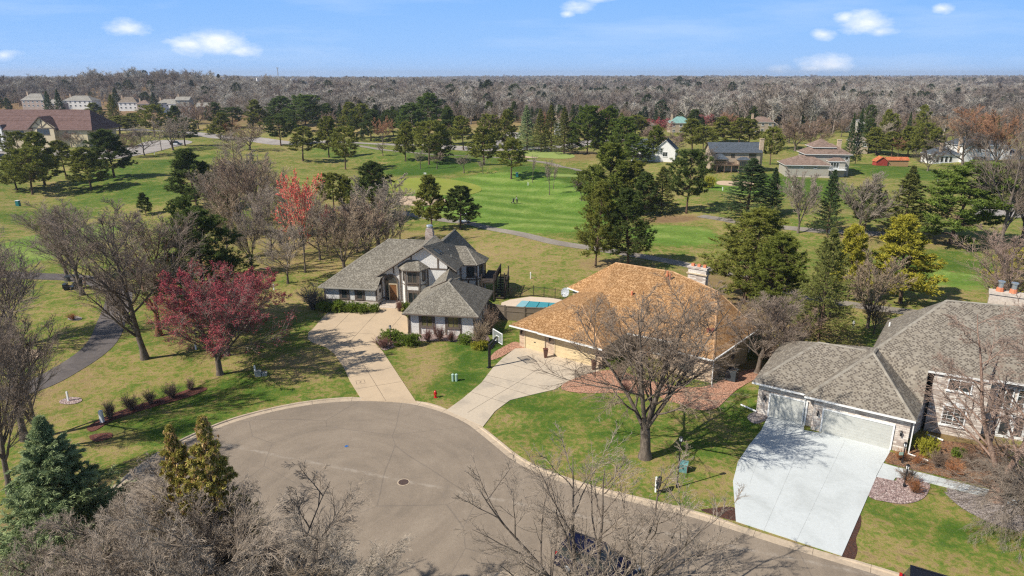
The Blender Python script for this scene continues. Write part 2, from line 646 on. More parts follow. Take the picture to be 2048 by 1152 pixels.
mat('shingle_grey', f_shingle2([(.185, .168, .135), (.22, .20, .165), (.255, .235, .195)], [(.095, .085, .07), (.14, .125, .10)], .2, .14, .6, .6, .12, .07))
mat('shingle_orange', f_shingle2([(.33, .19, .088), (.39, .232, .113), (.44, .27, .138)], [(.15, .07, .026), (.24, .12, .046)], .19, .135, .62, .6, .10, .08))
mat('shingle_brown', f_shingle([(.075, .06, .05), (.16, .135, .115), (.235, .205, .165), (.27, .24, .195)], .26, .15, .12, .06))
mat('shingle_olive', f_shingle2([(.205, .178, .142), (.235, .207, .168), (.262, .234, .192)], [(.10, .085, .07), (.135, .116, .097)], .29, .155, .62, .58, .10, .04, .12))
mat('shingle_slate', f_shingle([(.05, .062, .075), (.075, .09, .11), (.10, .115, .135)]))
mat('shingle_redbrown', f_shingle([(.15, .105, .082), (.205, .145, .115), (.25, .18, .145)], .4, .2))
mat('shingle_club', f_shingle([(.115, .07, .062), (.14, .088, .078), (.16, .10, .09)], .5, .25))
mat('shingle_pale', f_shingle([(.19, .175, .15), (.25, .235, .205), (.30, .28, .25)], .5, .25))
mat('shingle_teal', f_shingle([(.14, .26, .24), (.19, .33, .30), (.22, .37, .33)], .5, .25))
mat('shingle_tan', f_shingle([(.13, .10, .08), (.2, .165, .13), (.25, .21, .165)], .4, .2))
mat('shingle_rust', f_shingle([(.30, .085, .04), (.46, .14, .06), (.54, .19, .08)], .4, .2))


def f_brick(cols, bw=.22, bh=.08, mort=(.42, .38, .34), blot=.35):
    def f(t):
        uv = t.sep(t.coord('UV'))
        row = t.math('FLOOR', t.math('DIVIDE', uv[1], bh))
        xo = t.math('ADD', t.math('DIVIDE', uv[0], bw), t.math('MULTIPLY', t.math('MODULO', row, 2.0), .5))
        colx = t.math('FLOOR', xo)
        r = t.white(t.comb(colx, row, 7.0))
        r2 = t.noise(t.comb(uv[0], uv[1], 0.0), 2.6, 5, .7)
        c = t.ramp(t.math('MULTIPLY_ADD', t.math('SUBTRACT', r2, .5), blot * 2, r), [(i / (len(cols) - 1), c) for i, c in enumerate(cols)])
        fx = t.math('FRACT', xo)
        fy = t.math('FRACT', t.math('DIVIDE', uv[1], bh))
        m = t.math('MAXIMUM', t.math('LESS_THAN', fx, .06), t.math('LESS_THAN', fy, .16))
        c = t.mix(m, c, (*mort, 1))
        t.out(t.bsdf(c, .88, .2, 0, t.bump(t.math('SUBTRACT', 1.0, m), .4, .01)))
    return f


mat('brick_pale', f_brick([(.34, .28, .24), (.50, .43, .37), (.62, .56, .49), (.70, .65, .58)], .5, .17, (.36, .31, .28), .4))
mat('brick_tan', f_brick([(.38, .26, .17), (.52, .38, .26), (.62, .48, .34), (.45, .31, .22)], .3, .12, (.46, .38, .3), .3))
mat('brick_house', f_brick([(.25, .18, .15), (.38, .29, .24), (.5, .41, .35)], .3, .12))


def f_siding(col, pitch=.2, vertical=False):
    def f(t):
        uv = t.sep(t.coord('UV'))
        x = uv[0] if vertical else uv[1]
        fr = t.math('FRACT', t.math('DIVIDE', x, pitch))
        n = t.noise(t.coord('Object'), 2.0, 5, .6)
        k = t.math('MULTIPLY', t.maprange(fr, 0, .14, .72, 1.0), t.maprange(n, .3, .7, .93, 1.07))
        c = t.mix(1.0, (*col, 1), t.comb(k, k, k), 'MULTIPLY')
        t.out(t.bsdf(c, .7, .3, 0, t.bump(fr, .4, .02)))
    return f


mat('siding_tan', f_siding((.33, .27, .17)))
mat('siding_grey', f_siding((.33, .31, .27)))
mat('siding_white', f_siding((.75, .74, .71)))
mat('siding_cream', f_siding((.58, .49, .33), .3))
mat('siding_beige', f_siding((.42, .34, .25)))
mat('siding_palegreen', f_siding((.38, .355, .30)))
mat('door_panel_tan', f_siding((.60, .47, .28), .53))
mat('door_panel_white', f_siding((.46, .465, .43), .27))
mat('fence_wood', f_siding((.17, .135, .10), .14, True))


def f_stucco(t):
    p = t.coord('Object')
    n = t.noise(p, 5.5, 6, .7, 1.2)
    n2 = t.noise(p, 14, 4, .7)
    k = t.maprange(n, .3, .72, .82, 1.08)
    c = t.mix(1.0, (.74, .72, .685, 1), t.comb(k, k, k), 'MULTIPLY')
    t.out(t.bsdf(c, .9, .2, 0, t.bump(t.math('ADD', n, n2), .8, .06)))


mat('stucco', f_stucco)
m_simple('trim_brown', (.135, .108, .088), .75, .2, 0, .18, 6)
m_simple('trim_tan', (.50, .40, .27), .7)
m_simple('trim_taupe', (.23, .195, .16), .75)
m_simple('trim_white', (.72, .73, .72), .5, .4, 0, .05)
m_simple('trim_rustred', (.20, .07, .05), .7)
m_simple('gutter_white', (.72, .72, .70), .4, .5, .0, .05)
m_simple('black_metal', (.018, .018, .02), .45, .5, .3, .1)
m_simple('grey_metal', (.28, .29, .30), .45, .5, .5, .1)
m_simple('dark_plastic', (.025, .03, .035), .55, .4)
m_simple('ac_dark', (.045, .055, .062), .6, .4)
m_simple('flue_steel', (.62, .63, .62), .35, .5, .8, .06)
m_simple('clay_pot', (.56, .20, .10), .8)
m_simple('dish_white', (.66, .69, .71), .4, .5, 0, .03)
m_simple('white_paint', (.78, .78, .76), .5, .4, 0, .04)
m_simple('net_white', (.75, .75, .75), .8)
m_simple('hoop_red', (.55, .06, .03), .5)
m_simple('hydrant_red', (.46, .012, .012), .42, .5, 0, .1)
m_simple('utility_green', (.33, .46, .38), .55, .4, 0, .06)
m_simple('utility_grey', (.36, .36, .33), .6, .3)
m_simple('utility_teal', (.13, .28, .27), .5, .4, 0, .08)
m_simple('rust', (.22, .07, .04), .9)
m_simple('bin_teal', (.02, .17, .17), .5, .4)
m_simple('wood_deck', (.24, .16, .11), .85, .2, 0, .2)
m_simple('wood_dark', (.055, .043, .036), .85, .2, 0, .2)
m_simple('wood_pine', (.36, .22, .11), .8)
m_simple('door_wood', (.20, .09, .035), .5, .4, 0, .25, 4)
m_simple('planter_clay', (.16, .085, .06), .7)
m_simple('iron_cast', (.11, .075, .065), .75, .4, .4, .25, 14)
m_simple('cover_teal', (.055, .27, .32), .6, .3, 0, .1, 1.2)
m_simple('cover_pale', (.22, .42, .47), .6, .3, 0, .08, 1.2)
m_simple('water_blue', (.04, .2, .25), .1, .5)
m_simple('stone_pale', (.52, .45, .38), .85, .2, 0, .2, 5, .3)
m_simple('red_siding', (.33, .05, .035), .8)
m_simple('paint_blue', (.006, .008, .035), .22, .6, .3, .05)
m_simple('paint_blue_bright', (.015, .12, .42), .25, .6, .1, .05)
m_simple('paint_black', (.010, .012, .018), .22, .6, .2, .05)
m_simple('paint_white', (.72, .73, .74), .25, .5, 0, .03)
m_simple('paint_silver', (.42, .43, .44), .3, .5, .4, .03)
m_simple('paint_red', (.35, .03, .02), .25, .5, .1, .05)
m_simple('rubber', (.018, .018, .018), .9)
m_simple('tail_red', (.45, .01, .01), .25, .6)
m_simple('lens_clear', (.75, .75, .72), .15, .6)
m_simple('skin', (.42, .25, .17), .6)
m_simple('cloth_white', (.7, .7, .7), .9)
m_simple('cloth_dark', (.03, .03, .035), .9)
m_simple('cloth_khaki', (.3, .25, .17), .9)
m_simple('sign_yellow', (.66, .56, .03), .5)
m_simple('pole_wood', (.17, .13, .10), .9)
m_simple('patio_stone', (.42, .36, .32), .85, .2, 0, .2, 3)
m_simple('soffit', (.34, .29, .23), .8)


def f_glass(t, tint=(.02, .025, .028)):
    p = t.coord('Object')
    n = t.noise(p, .9, 3, .5)
    c = t.mix(t.maprange(n, .35, .65, 0, 1), (*tint, 1), (tint[0] * 2.4, tint[1] * 2.3, tint[2] * 2.1, 1))
    t.out(t.bsdf(c, .06, .7))


mat('glass_dark', f_glass)
mat('glass_blind', lambda t: f_glass(t, (.10, .09, .045)))
def f_clear(t):
    b = t.bsdf((.5, .54, .54, 1), .1, .6)
    tr = t.node('ShaderNodeBsdfTransparent')
    mx = t.node('ShaderNodeMixShader')
    mx.inputs[0].default_value = .22
    t.l.new(tr.outputs[0], mx.inputs[1])
    t.l.new(b, mx.inputs[2])
    t.out(mx.outputs[0])


mat('backboard_glass', f_clear)


def f_bark(a, b, s=7.0):
    def f(t):
        p = t.coord('Object')
        q = t.vmath('MULTIPLY', p, (1, 1, .28))
        n = t.noise(q, s, 6, .7, .5)
        oi = t.node('ShaderNodeObjectInfo')
        c = t.mix(t.maprange(n, .35, .65, 0, 1), (*a, 1), (*b, 1))
        c = t.mix(1.0, c, oi.outputs['Color'], 'MULTIPLY')
        t.out(t.bsdf(c, .92, .12, 0, t.bump(n, .7, .03)))
    return f


mat('bark', f_bark((.085, .066, .052), (.20, .165, .135)))
mat('bark_pine', f_bark((.075, .05, .036), (.17, .115, .08)))
mat('bark_birch', f_bark((.13, .075, .055), (.38, .27, .21), 11))


def f_twig(a, b):
    def f(t):
        oi = t.node('ShaderNodeObjectInfo')
        at = t.node('ShaderNodeAttribute', attribute_name='vary')
        c = t.mix(at.outputs['Fac'], (*a, 1), (*b, 1))
        c = t.mix(1.0, c, oi.outputs['Color'], 'MULTIPLY')
        t.out(t.bsdf(c, .85, .15))
    return f


mat('twig', f_twig((.175, .148, .122), (.38, .335, .282)))
mat('bud_red', f_twig((.28, .035, .045), (.52, .12, .14)))


def f_needle(a, b):
    def f(t):
        oi = t.node('ShaderNodeObjectInfo')
        at = t.node('ShaderNodeAttribute', attribute_name='vary')
        c = t.mix(at.outputs['Fac'], (*a, 1), (*b, 1))
        c = t.mix(1.0, c, oi.outputs['Color'], 'MULTIPLY')
        d = t.node('ShaderNodeBsdfDiffuse')
        t.set(d.inputs[0], c)
        tr = t.node('ShaderNodeBsdfTranslucent')
        t.set(tr.inputs[0], c)
        mx = t.node('ShaderNodeMixShader')
        mx.inputs[0].default_value = .22
        t.l.new(d.outputs[0], mx.inputs[1])
        t.l.new(tr.outputs[0], mx.inputs[2])
        t.out(mx.outputs[0])
    return f


# colour per tree comes from the object colour; these are neutral light / dark needles
mat('needle', f_needle((.62, .66, .55), (2.05, 1.9, 1.5)))


def f_wood(stops):
    def f(t):
        oi = t.node('ShaderNodeObjectInfo')
        at = t.node('ShaderNodeAttribute', attribute_name='vary')
        c = t.ramp(oi.outputs['Random'], stops)
        k = t.maprange(at.outputs['Fac'], 0, 1, .75, 1.25)
        c = t.mix(1.0, c, t.comb(k, k, k), 'MULTIPLY')
        t.out(t.bsdf(c, .9, .1))
    return f


WOODC = [(.33, .30, .26), (.28, .235, .19), (.40, .37, .32), (.25, .205, .175), (.205, .18, .158)]
for i_, c_ in enumerate(WOODC):
    mat('wood_bare_%d' % i_, f_wood([(0, tuple(v * .72 for v in c_)), (.5, c_), (1, tuple(v * 1.28 for v in c_))]))
mat('wood_green', f_wood([(0, (.035, .05, .022)), (.5, (.06, .075, .026)), (1, (.045, .07, .04))]))

mat('ridge_pale', f_shingle([(.22, .195, .16), (.27, .245, .205), (.30, .275, .23)], .4, .3, .1, .05))
mat('ridge_grey', f_shingle([(.16, .145, .12), (.23, .21, .175), (.27, .25, .21)], .4, .3, .1, .05))
mat('ridge_tan', f_shingle([(.30, .17, .085), (.42, .25, .13), (.5, .32, .18)], .4, .3, .1, .05))
# ------------------------------------------------------------------ the ground, one sheet to the horizon
# turf patches: (px, py, half width px, half height px, lush, fairway, litter) as traced on the photo, laid on the ground
PATCH = [
 (1000, 395, 200, 48, .25, .55, 0), (1080, 440, 170, 40, .2, .5, 0), (920, 320, 180, 26, .3, .12, 0), (700, 300, 90, 16, .25, .1, 0),
 (860, 338, 100, 12, .5, .0, 0), (1090, 352, 90, 20, .4, .1, 0), (1180, 400, 90, 40, .35, .1, 0), (1340, 470, 120, 30, .1, .45, 0), (1230, 500, 90, 16, .1, .2, 0),
 (1600, 370, 90, 26, .5, .2, 0), (1470, 375, 60, 20, .3, .4, 0), (1800, 345, 90, 20, .4, .1, 0), (1860, 520, 130, 60, .25, .2, 0),
 (1900, 560, 110, 30, 0, .35, 0), (300, 340, 90, 40, .35, .12, 0), (280, 390, 150, 24, .35, .1, 0), (90, 430, 90, 20, .2, .15, 0), (60, 500, 130, 70, -.1, .4, 0),
 (940, 720, 60, 46, .38, 0, 0), (905, 770, 60, 26, .42, 0, 0), (1060, 800, 70, 26, .30, 0, 0), (1180, 850, 150, 60, .24, 0, 0), (1340, 900, 150, 60, .12, 0, 0),
 (1480, 810, 60, 60, .30, 0, 0), (1640, 1110, 10, 10, .2, 0, 0), (1820, 1050, 120, 50, .18, 0, 0), (1960, 1090, 90, 60, .14, 0, 0), (330, 860, 170, 34, .28, 0, 0), (560, 765, 130, 26, .16, 0, 0),
 (850, 735, 70, 50, -.16, 0, .10), (610, 735, 80, 40, -.38, 0, .05), (330, 740, 160, 50, -.12, .10, 0), (100, 640, 120, 80, -.02, .12, 0), (480, 790, 140, 26, .1, 0, 0),
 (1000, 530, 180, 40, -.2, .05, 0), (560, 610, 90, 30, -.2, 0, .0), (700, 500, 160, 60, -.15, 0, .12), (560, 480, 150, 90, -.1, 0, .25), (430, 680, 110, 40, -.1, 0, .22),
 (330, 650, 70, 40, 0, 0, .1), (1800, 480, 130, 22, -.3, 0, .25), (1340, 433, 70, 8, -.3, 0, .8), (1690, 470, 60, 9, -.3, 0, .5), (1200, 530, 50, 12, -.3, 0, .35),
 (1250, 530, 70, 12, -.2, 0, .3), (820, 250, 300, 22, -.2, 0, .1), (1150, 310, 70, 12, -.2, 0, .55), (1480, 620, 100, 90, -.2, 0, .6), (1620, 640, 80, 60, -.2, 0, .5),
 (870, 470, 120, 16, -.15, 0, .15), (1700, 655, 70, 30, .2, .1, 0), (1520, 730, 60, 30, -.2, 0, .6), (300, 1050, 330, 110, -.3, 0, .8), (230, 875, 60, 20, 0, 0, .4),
 (60, 800, 120, 90, -.15, 0, .2), (1010, 690, 50, 20, .2, 0, 0), (1950, 900, 100, 60, -.2, 0, .7), (350, 330, 200, 60, -.05, 0, 0),
]


def build_ground():
    ys = list(np.arange(-70, 30, 4.0))
    y = 30.0
    while y < 7200:
        ys.append(y)
        y += max(.34, .0075 * y)
    ys = np.array(ys)
    nx = 380
    tt = np.linspace(-1, 1, nx)
    tt = tt * .82 + .18 * tt ** 3
    half = np.maximum(ys, 30) * .92 + 34
    X = half[:, None] * tt[None, :]
    Y = np.repeat(ys[:, None], nx, 1)
    Z = terrain(X, Y)
    V = np.stack([X, Y, Z], -1).reshape(-1, 3)
    r = np.arange(len(ys) - 1)[:, None] * nx
    c = np.arange(nx - 1)[None, :]
    a = (r + c).ravel()
    Q = np.stack([a, a + 1, a + 1 + nx, a + nx], -1)
    me = npmesh('ground', V, quads=Q, mats=['ground_turf'], smooth=True)
    lush = np.full(V.shape[0], .42)
    fair = np.zeros(V.shape[0])
    lit = np.zeros(V.shape[0])
    x, y = V[:, 0], V[:, 1]
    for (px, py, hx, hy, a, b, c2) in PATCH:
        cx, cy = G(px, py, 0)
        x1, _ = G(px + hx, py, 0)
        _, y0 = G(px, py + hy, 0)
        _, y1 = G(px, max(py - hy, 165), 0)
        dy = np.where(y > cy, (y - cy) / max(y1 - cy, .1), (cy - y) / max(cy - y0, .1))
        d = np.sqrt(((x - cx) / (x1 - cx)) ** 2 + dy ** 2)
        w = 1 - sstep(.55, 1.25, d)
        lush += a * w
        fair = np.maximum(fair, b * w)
        lit = np.maximum(lit, c2 * w)
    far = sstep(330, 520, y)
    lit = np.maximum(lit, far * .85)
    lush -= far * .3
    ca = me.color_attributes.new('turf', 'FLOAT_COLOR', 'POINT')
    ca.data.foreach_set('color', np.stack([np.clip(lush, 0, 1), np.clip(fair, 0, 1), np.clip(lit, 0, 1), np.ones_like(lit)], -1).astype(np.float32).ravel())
    o = bpy.data.objects.new('ground', me)
    COL.objects.link(o)
    tag(o, 'green and straw coloured spring turf of lawns and golf course', kind='structure')


build_ground()


def smooth_poly(pts, closed=True, n=6):
    """Catmull-Rom through plan points"""
    P = [np.array(p[:2], float) for p in pts]
    m = len(P)
    out = []
    rng = range(m) if closed else range(m - 1)
    for i in rng:
        p0 = P[(i - 1) % m] if closed or i > 0 else P[i]
        p1, p2 = P[i], P[(i + 1) % m]
        p3 = P[(i + 2) % m] if closed or i + 2 < m else P[-1]
        for k in range(n):
            t = k / n
            out.append(tuple(.5 * ((2 * p1) + (-p0 + p2) * t + (2 * p0 - 5 * p1 + 4 * p2 - p3) * t * t + (-p0 + 3 * p1 - 3 * p2 + p3) * t ** 3)))
    if not closed:
        out.append(tuple(P[-1]))
    return out


def sheet(name, pts, m, dz, sub=None, label=None, kind='structure', thick=0.0, ground=True, parent=None, cat=None):
    bm = bmesh.new()
    vs = [bm.verts.new((p[0], p[1], 0)) for p in pts]
    bm.faces.new(vs)
    bmesh.ops.triangulate(bm, faces=bm.faces[:])
    if sub:
        xs = [p[0] for p in pts]; ys = [p[1] for p in pts]
        for ax, lo, hi in ((0, min(xs), max(xs)), (1, min(ys), max(ys))):
            k = math.ceil(lo / sub) * sub
            while k < hi:
                g = bm.verts[:] + bm.edges[:] + bm.faces[:]
                co = (k, 0, 0) if ax == 0 else (0, k, 0)
                no = (1, 0, 0) if ax == 0 else (0, 1, 0)
                bmesh.ops.bisect_plane(bm, geom=g, plane_co=co, plane_no=no)
                k += sub
    for v in bm.verts:
        v.co.z = (float(terrain(v.co.x, v.co.y)) if ground else 0) + dz
    if thick:
        r = bmesh.ops.extrude_face_region(bm, geom=bm.faces[:])
        for e in r['geom']:
            if isinstance(e, bmesh.types.BMVert):
                e.co.z -= thick
    bmesh.ops.recalc_face_normals(bm, faces=bm.faces[:])
    if not thick:
        for f in bm.faces:
            if f.normal.z < 0: f.normal_flip()
    o = fin(name, bm, m, parent, recalc=False)
    if parent is None:
        tag(o, label, cat, kind=kind)
    return o


def ribbon_bm(bm, line, w, dz, mi=0, step=1.5, thick=None):
    P = [np.array(p, float) for p in line]
    D = []
    for a, b in zip(P[:-1], P[1:]):
        n = max(1, int(np.linalg.norm(b - a) / step))
        D += [a + (b - a) * i / n for i in range(n)]
    D.append(P[-1])
    D = np.array(D)
    T = np.gradient(D, axis=0)
    T /= np.linalg.norm(T, axis=1)[:, None] + 1e-9
    N = np.stack([-T[:, 1], T[:, 0]], -1)
    prev = None
    ww = w if hasattr(w, '__len__') else (w, w)
    for i in range(len(D)):
        f = i / max(1, len(D) - 1)
        wi = ww[0] + (ww[1] - ww[0]) * f
        row = []
        for s in (-.5, 0, .5):
            q = D[i] + N[i] * s * wi
            row.append(bm.verts.new((q[0], q[1], float(terrain(q[0], q[1])) + dz)))
        if prev:
            for k in (0, 1):
                f_ = bm.faces.new((prev[k], prev[k + 1], row[k + 1], row[k]))
                f_.material_index = mi
        prev = row
    return bm


def ribbon(name, line, w, m, dz, label=None, smooth=True, step=1.5):
    bm = bmesh.new()
    if smooth: line = smooth_poly(line, False, 5)
    ribbon_bm(bm, line, w, dz, step=step)
    bm.normal_update()
    for f in bm.faces:
        if f.normal.z < 0: f.normal_flip()
    o = fin(name, bm, m, recalc=False)
    return tag(o, label, kind='structure')


def Gs(pts, z=None):
    return [G(p[0], p[1], z) for p in pts]


# --- the street: turning circle and the road leading off to the right
KERB_PX = [(262, 948), (330, 900), (400, 865), (470, 838), (560, 815), (640, 802), (720, 797), (800, 800), (850, 808), (900, 823), (940, 842), (965, 860),
           (1000, 888), (1030, 912), (1070, 935), (1130, 958), (1200, 980), (1290, 1002), (1400, 1030), (1536, 1073), (1650, 1108), (1790, 1150)]
CC = (-14.1, 43.1)
left = []
for k in range(0, 9):
    th = RAD(172 + k * 13)
    left.append((CC[0] + 15.3 * cos(th), CC[1] + 15.3 * sin(th)))
kerb_far = left[::-1][-2:] if False else []
far_line = Gs(KERB_PX, 0.05)
ex = (far_line[-1][0] - far_line[-4][0], far_line[-1][1] - far_line[-4][1])
el_ = math.hypot(*ex)
far_line += [(far_line[-1][0] + ex[0] / el_ * d, far_line[-1][1] + ex[1] / el_ * d) for d in (12, 30, 70)]
near_left = [(CC[0] + 15.3 * cos(RAD(a)), CC[1] + 15.3 * sin(RAD(a))) for a in (188, 202, 216, 232, 248, 264, 280, 296, 311)]
near_line = near_left + [(-.6, 34.2), (5, 31.2), (14, 26.4), (30, 17.6), (60, 1.2), (84, -12)]
FAR = smooth_poly(far_line, False, 5)
NEAR = smooth_poly([far_line[0]] + near_line, False, 5)
street_poly = FAR + NEAR[::-1][:-1]
sheet('road', street_poly, 'street_asphalt', .022, 6.0, 'sandy grey asphalt turning circle and street with a manhole in the middle')


def low_at(x, y):
    """0..1: kerb lowered where a driveway crosses"""
    v = 0.0
    for (px0, px1) in DRIVE_GAPS:
        a, b = px0, px1
        m = ((a[0] + b[0]) / 2, (a[1] + b[1]) / 2)
        hw = math.hypot(a[0] - b[0], a[1] - b[1]) / 2
        d = math.hypot(x - m[0], y - m[1])
        v = max(v, 1 - max(0, min(1, (d - hw) / .8)))
    return v


DRIVE_GAPS = [(G(724, 797, 0), G(834, 803, 0)), (G(893, 818, 0), G(965, 850, 0)), (G(1472, 1042, 0), G(1682, 1112, 0))]


def kerb(name, line, side, label):
    prof = [(-.48, .026), (0.0, .034), (.05, .125), (.22, .13), (.235, -.05)]
    bm = bmesh.new()
    L = []
    for a, b in zip(line[:-1], line[1:]):
        a, b = np.array(a), np.array(b)
        n = max(1, int(np.linalg.norm(b - a) / .6))
        L += [a + (b - a) * i / n for i in range(n)]
    L.append(np.array(line[-1]))
    L = np.array(L)
    T = np.gradient(L, axis=0)
    T /= np.linalg.norm(T, axis=1)[:, None]
    N = np.stack([-T[:, 1], T[:, 0]], -1) * side
    prev = None
    for i, (p, n) in enumerate(zip(L, N)):
        lo = low_at(*p)
        row = [bm.verts.new((p[0] + n[0] * d, p[1] + n[1] * d, z if z < .04 else z * (1 - .7 * lo))) for d, z in prof]
        if prev:
            for k in range(len(prof) - 1):
                f = bm.faces.new((prev[k], prev[k + 1], row[k + 1], row[k]))
                f.material_index = 1 if i % 5 == 0 and False else 0
        prev = row
    bm.normal_update()
    for f in bm.faces:
        if f.normal.z < -.01: f.normal_flip()
    # joints
    for i in range(4, len(L) - 1, 5):
        p, n, tt_ = L[i], N[i], T[i]
        lo = low_at(*p)
        pr = [(d, (z if z < .04 else z * (1 - .7 * lo)) + .003) for d, z in prof[:4]]
        for (d0, z0), (d1, z1) in zip(pr[:-1], pr[1:]):
            q = [(p[0] + n[0] * d + tt_[0] * s * .012, p[1] + n[1] * d + tt_[1] * s * .012, z) for d, z, s in ((d0, z0, -1), (d1, z1, -1), (d1, z1, 1), (d0, z0, 1))]
            f = bm.faces.new([bm.verts.new(v) for v in q])
            f.material_index = 1
    o = fin(name, bm, ['kerb_concrete', 'joint_dark'], recalc=False)
    return tag(o, label, kind='structure')


kerb('kerb', FAR, 1, 'pale concrete kerb and gutter round the far side of the turning circle')
kerb('kerb', NEAR, -1, 'pale concrete kerb and gutter along the near side of the street')


# --- driveways
def joints(name, par_mat, polys, lines, dz, m, label, jm='joint_dark', w=.035):
    bm = bmesh.new()
    pts = smooth_poly(polys, True, 1) if False else polys
    bm.faces.new([bm.verts.new((p[0], p[1], dz)) for p in pts])
    bmesh.ops.triangulate(bm, faces=bm.faces[:])
    r = bmesh.ops.extrude_face_region(bm, geom=bm.faces[:])
    for e in r['geom']:
        if isinstance(e, bmesh.types.BMVert): e.co.z -= .1
    bmesh.ops.recalc_face_normals(bm, faces=bm.faces[:])
    for a, b in lines:
        a, b = np.array(a), np.array(b)
        t = (b - a) / np.linalg.norm(b - a)
        n = np.array([-t[1], t[0]]) * w / 2
        f = bm.faces.new([bm.verts.new((q[0], q[1], dz + .004)) for q in (a - n, b - n, b + n, a + n)])
        f.material_index = 1
        f.normal_update()
        if f.normal.z < 0: f.normal_flip()
    o = fin(name, bm, [m, jm], recalc=False)
    return tag(o, label, kind='structure')


P1 = [(724, 800), (700, 762), (688, 735), (668, 706), (650, 693), (625, 685), (615, 677), (617, 664), (628, 655), (641, 640), (655, 625),
      (757, 625), (757, 614), (793, 614), (800, 620), (819, 640), (818, 668), (800, 668), (775, 662), (752, 674), (751, 687), (765, 702), (800, 755), (834, 806)]
L1 = [((772, 802), (699, 684)), ((699, 684), (755, 624)), ((637, 690), (700, 626)), ((699, 684), (655, 689)), ((680, 730), (770, 717)), ((669, 703), (753, 690)) , ((698, 755), (783, 735)), ((712, 778), (803, 763)), ((663, 664), (750, 668)), ((775, 664), (803, 632))]
z1 = .05
joints('driveway', None, [G(*p, z1) for p in P1], [(G(*a, z1), G(*b, z1)) for a, b in L1], z1, 'drive_tan', 'tan concrete driveway that widens in front of the white timbered house')
P2 = [(893, 820), (925, 797), (963, 765), (985, 736), (1005, 716), (1030, 697), (1051, 696), (1051, 691), (1200, 730), (1197, 742), (1165, 750), (1130, 765), (1112, 778), (1060, 790), (1020, 800), (990, 822), (966, 853)]
L2 = [((922, 800), (990, 783)), ((958, 770), (1083, 792)), ((985, 740), (1075, 763)), ((1010, 715), (1135, 756)), ((990, 783), (1110, 708)), ((930, 823), (990, 783)), ((1078, 762), (1122, 714))]
L2 = [((940, 783), (1025, 810)), ((965, 762), (1060, 790)), ((1000, 722), (1135, 762)), ((935, 825), (1040, 762)), ((1040, 762), (1110, 715)), ((972, 750), (1100, 780))]
joints('driveway', None, [G(*p, z1) for p in P2], [(G(*a, z1), G(*b, z1)) for a, b in L2], z1, 'drive_grey', 'weathered beige concrete driveway of the orange-roofed house')
P3 = [(1472, 1042), (1466, 962), (1476, 923), (1498, 890), (1522, 861), (1537, 831), (1608, 848), (1608, 860), (1643, 866), (1643, 862), (1780, 899), (1779, 905), (1766, 927), (1752, 955), (1684, 1111)]
L3 = [((1527, 1062), (1612, 868)), ((1592, 1083), (1690, 880)), ((1500, 965), (1533, 870))]
joints('driveway', None, [G(*p, z1) for p in P3], [(G(*a, z1), G(*b, z1)) for a, b in L3], z1, 'drive_white', 'new white concrete driveway in front of the brick garages', 'joint_pale', .03)
PW = [(1766, 926), (1794, 934), (1850, 947), (1900, 960), (1975, 978), (2040, 1000), (2040, 1016), (1990, 998), (1930, 983), (1862, 966), (1812, 958), (1792, 954), (1787, 961), (1752, 953)]
joints('path', None, [G(*p, z1) for p in PW], [(G(*a, z1), G(*b, z1)) for a, b in [((1794, 934), (1789, 955)), ((1833, 943), (1829, 958)), ((1880, 955), (1872, 968)), ((1930, 967), (1915, 980))]], z1, 'drive_white', 'pale concrete front walk running from the white driveway', 'joint_pale')
# --- dark path at the left
ribbon('path', Gs([(-60, 800), (60, 775), (140, 735), (190, 700), (212, 672), (222, 645), (232, 620), (238, 598), (236, 584), (215, 570), (150, 556), (60, 552), (-80, 545)]), (3.2, 3.2), 'path_asphalt', .03, 'dark asphalt path curving between bare trees at the left')
# --- golf cart paths
ribbon('cart_path', Gs([(800, 425), (850, 434), (905, 443), (940, 447), (985, 458), (1040, 468), (1110, 485), (1200, 499), (1290, 514), (1360, 527), (1420, 541), (1500, 555), (1600, 590), (1720, 612), (1850, 628)]), 2.6, 'cart_path', .04, 'pale cart path crossing the fairway behind the two near houses')
ribbon('cart_path', Gs([(640, 284), (720, 292), (800, 303), (870, 309), (960, 313), (1024, 318), (1065, 322), (1110, 330), (1160, 342)]), 2.8, 'cart_path', .05, 'cart path curving down from the parkway trees')
ribbon('cart_path', Gs([(1400, 432), (1440, 438), (1500, 448), (1640, 462), (1800, 470)]), 2.6, 'cart_path', .05, 'cart path passing behind the tall spruces on the right')
# --- parkway and car park
ribbon('parkway', Gs([(-60, 262), (200, 258), (330, 262), (420, 272), (560, 280), (700, 285), (800, 290), (900, 295), (1000, 299), (1090, 296), (1160, 288), (1250, 278)]), 9, 'lot_asphalt', .06, 'pale grey parkway running across behind the golf course')
ribbon('parkway', Gs([(975, 299), (1000, 290), (1022, 276), (1030, 265)]), 8, 'lot_asphalt', .09, 'side road branching off the parkway between pines')
sheet('car_park', smooth_poly(Gs([(-80, 322), (60, 318), (150, 320), (225, 318), (262, 313), (320, 302), (355, 293), (385, 284), (350, 280), (290, 284), (250, 296), (190, 302), (150, 302), (110, 300), (60, 296), (-80, 296)])), 'lot_asphalt', .10, 3.0, 'grey car park in front of the timbered clubhouse')
sheet('car_park', Gs([(1940, 400), (2100, 404), (2140, 440), (1950, 432)]), 'lot_asphalt', .08, 3.0, 'grey asphalt court behind the bare trees at the far right')
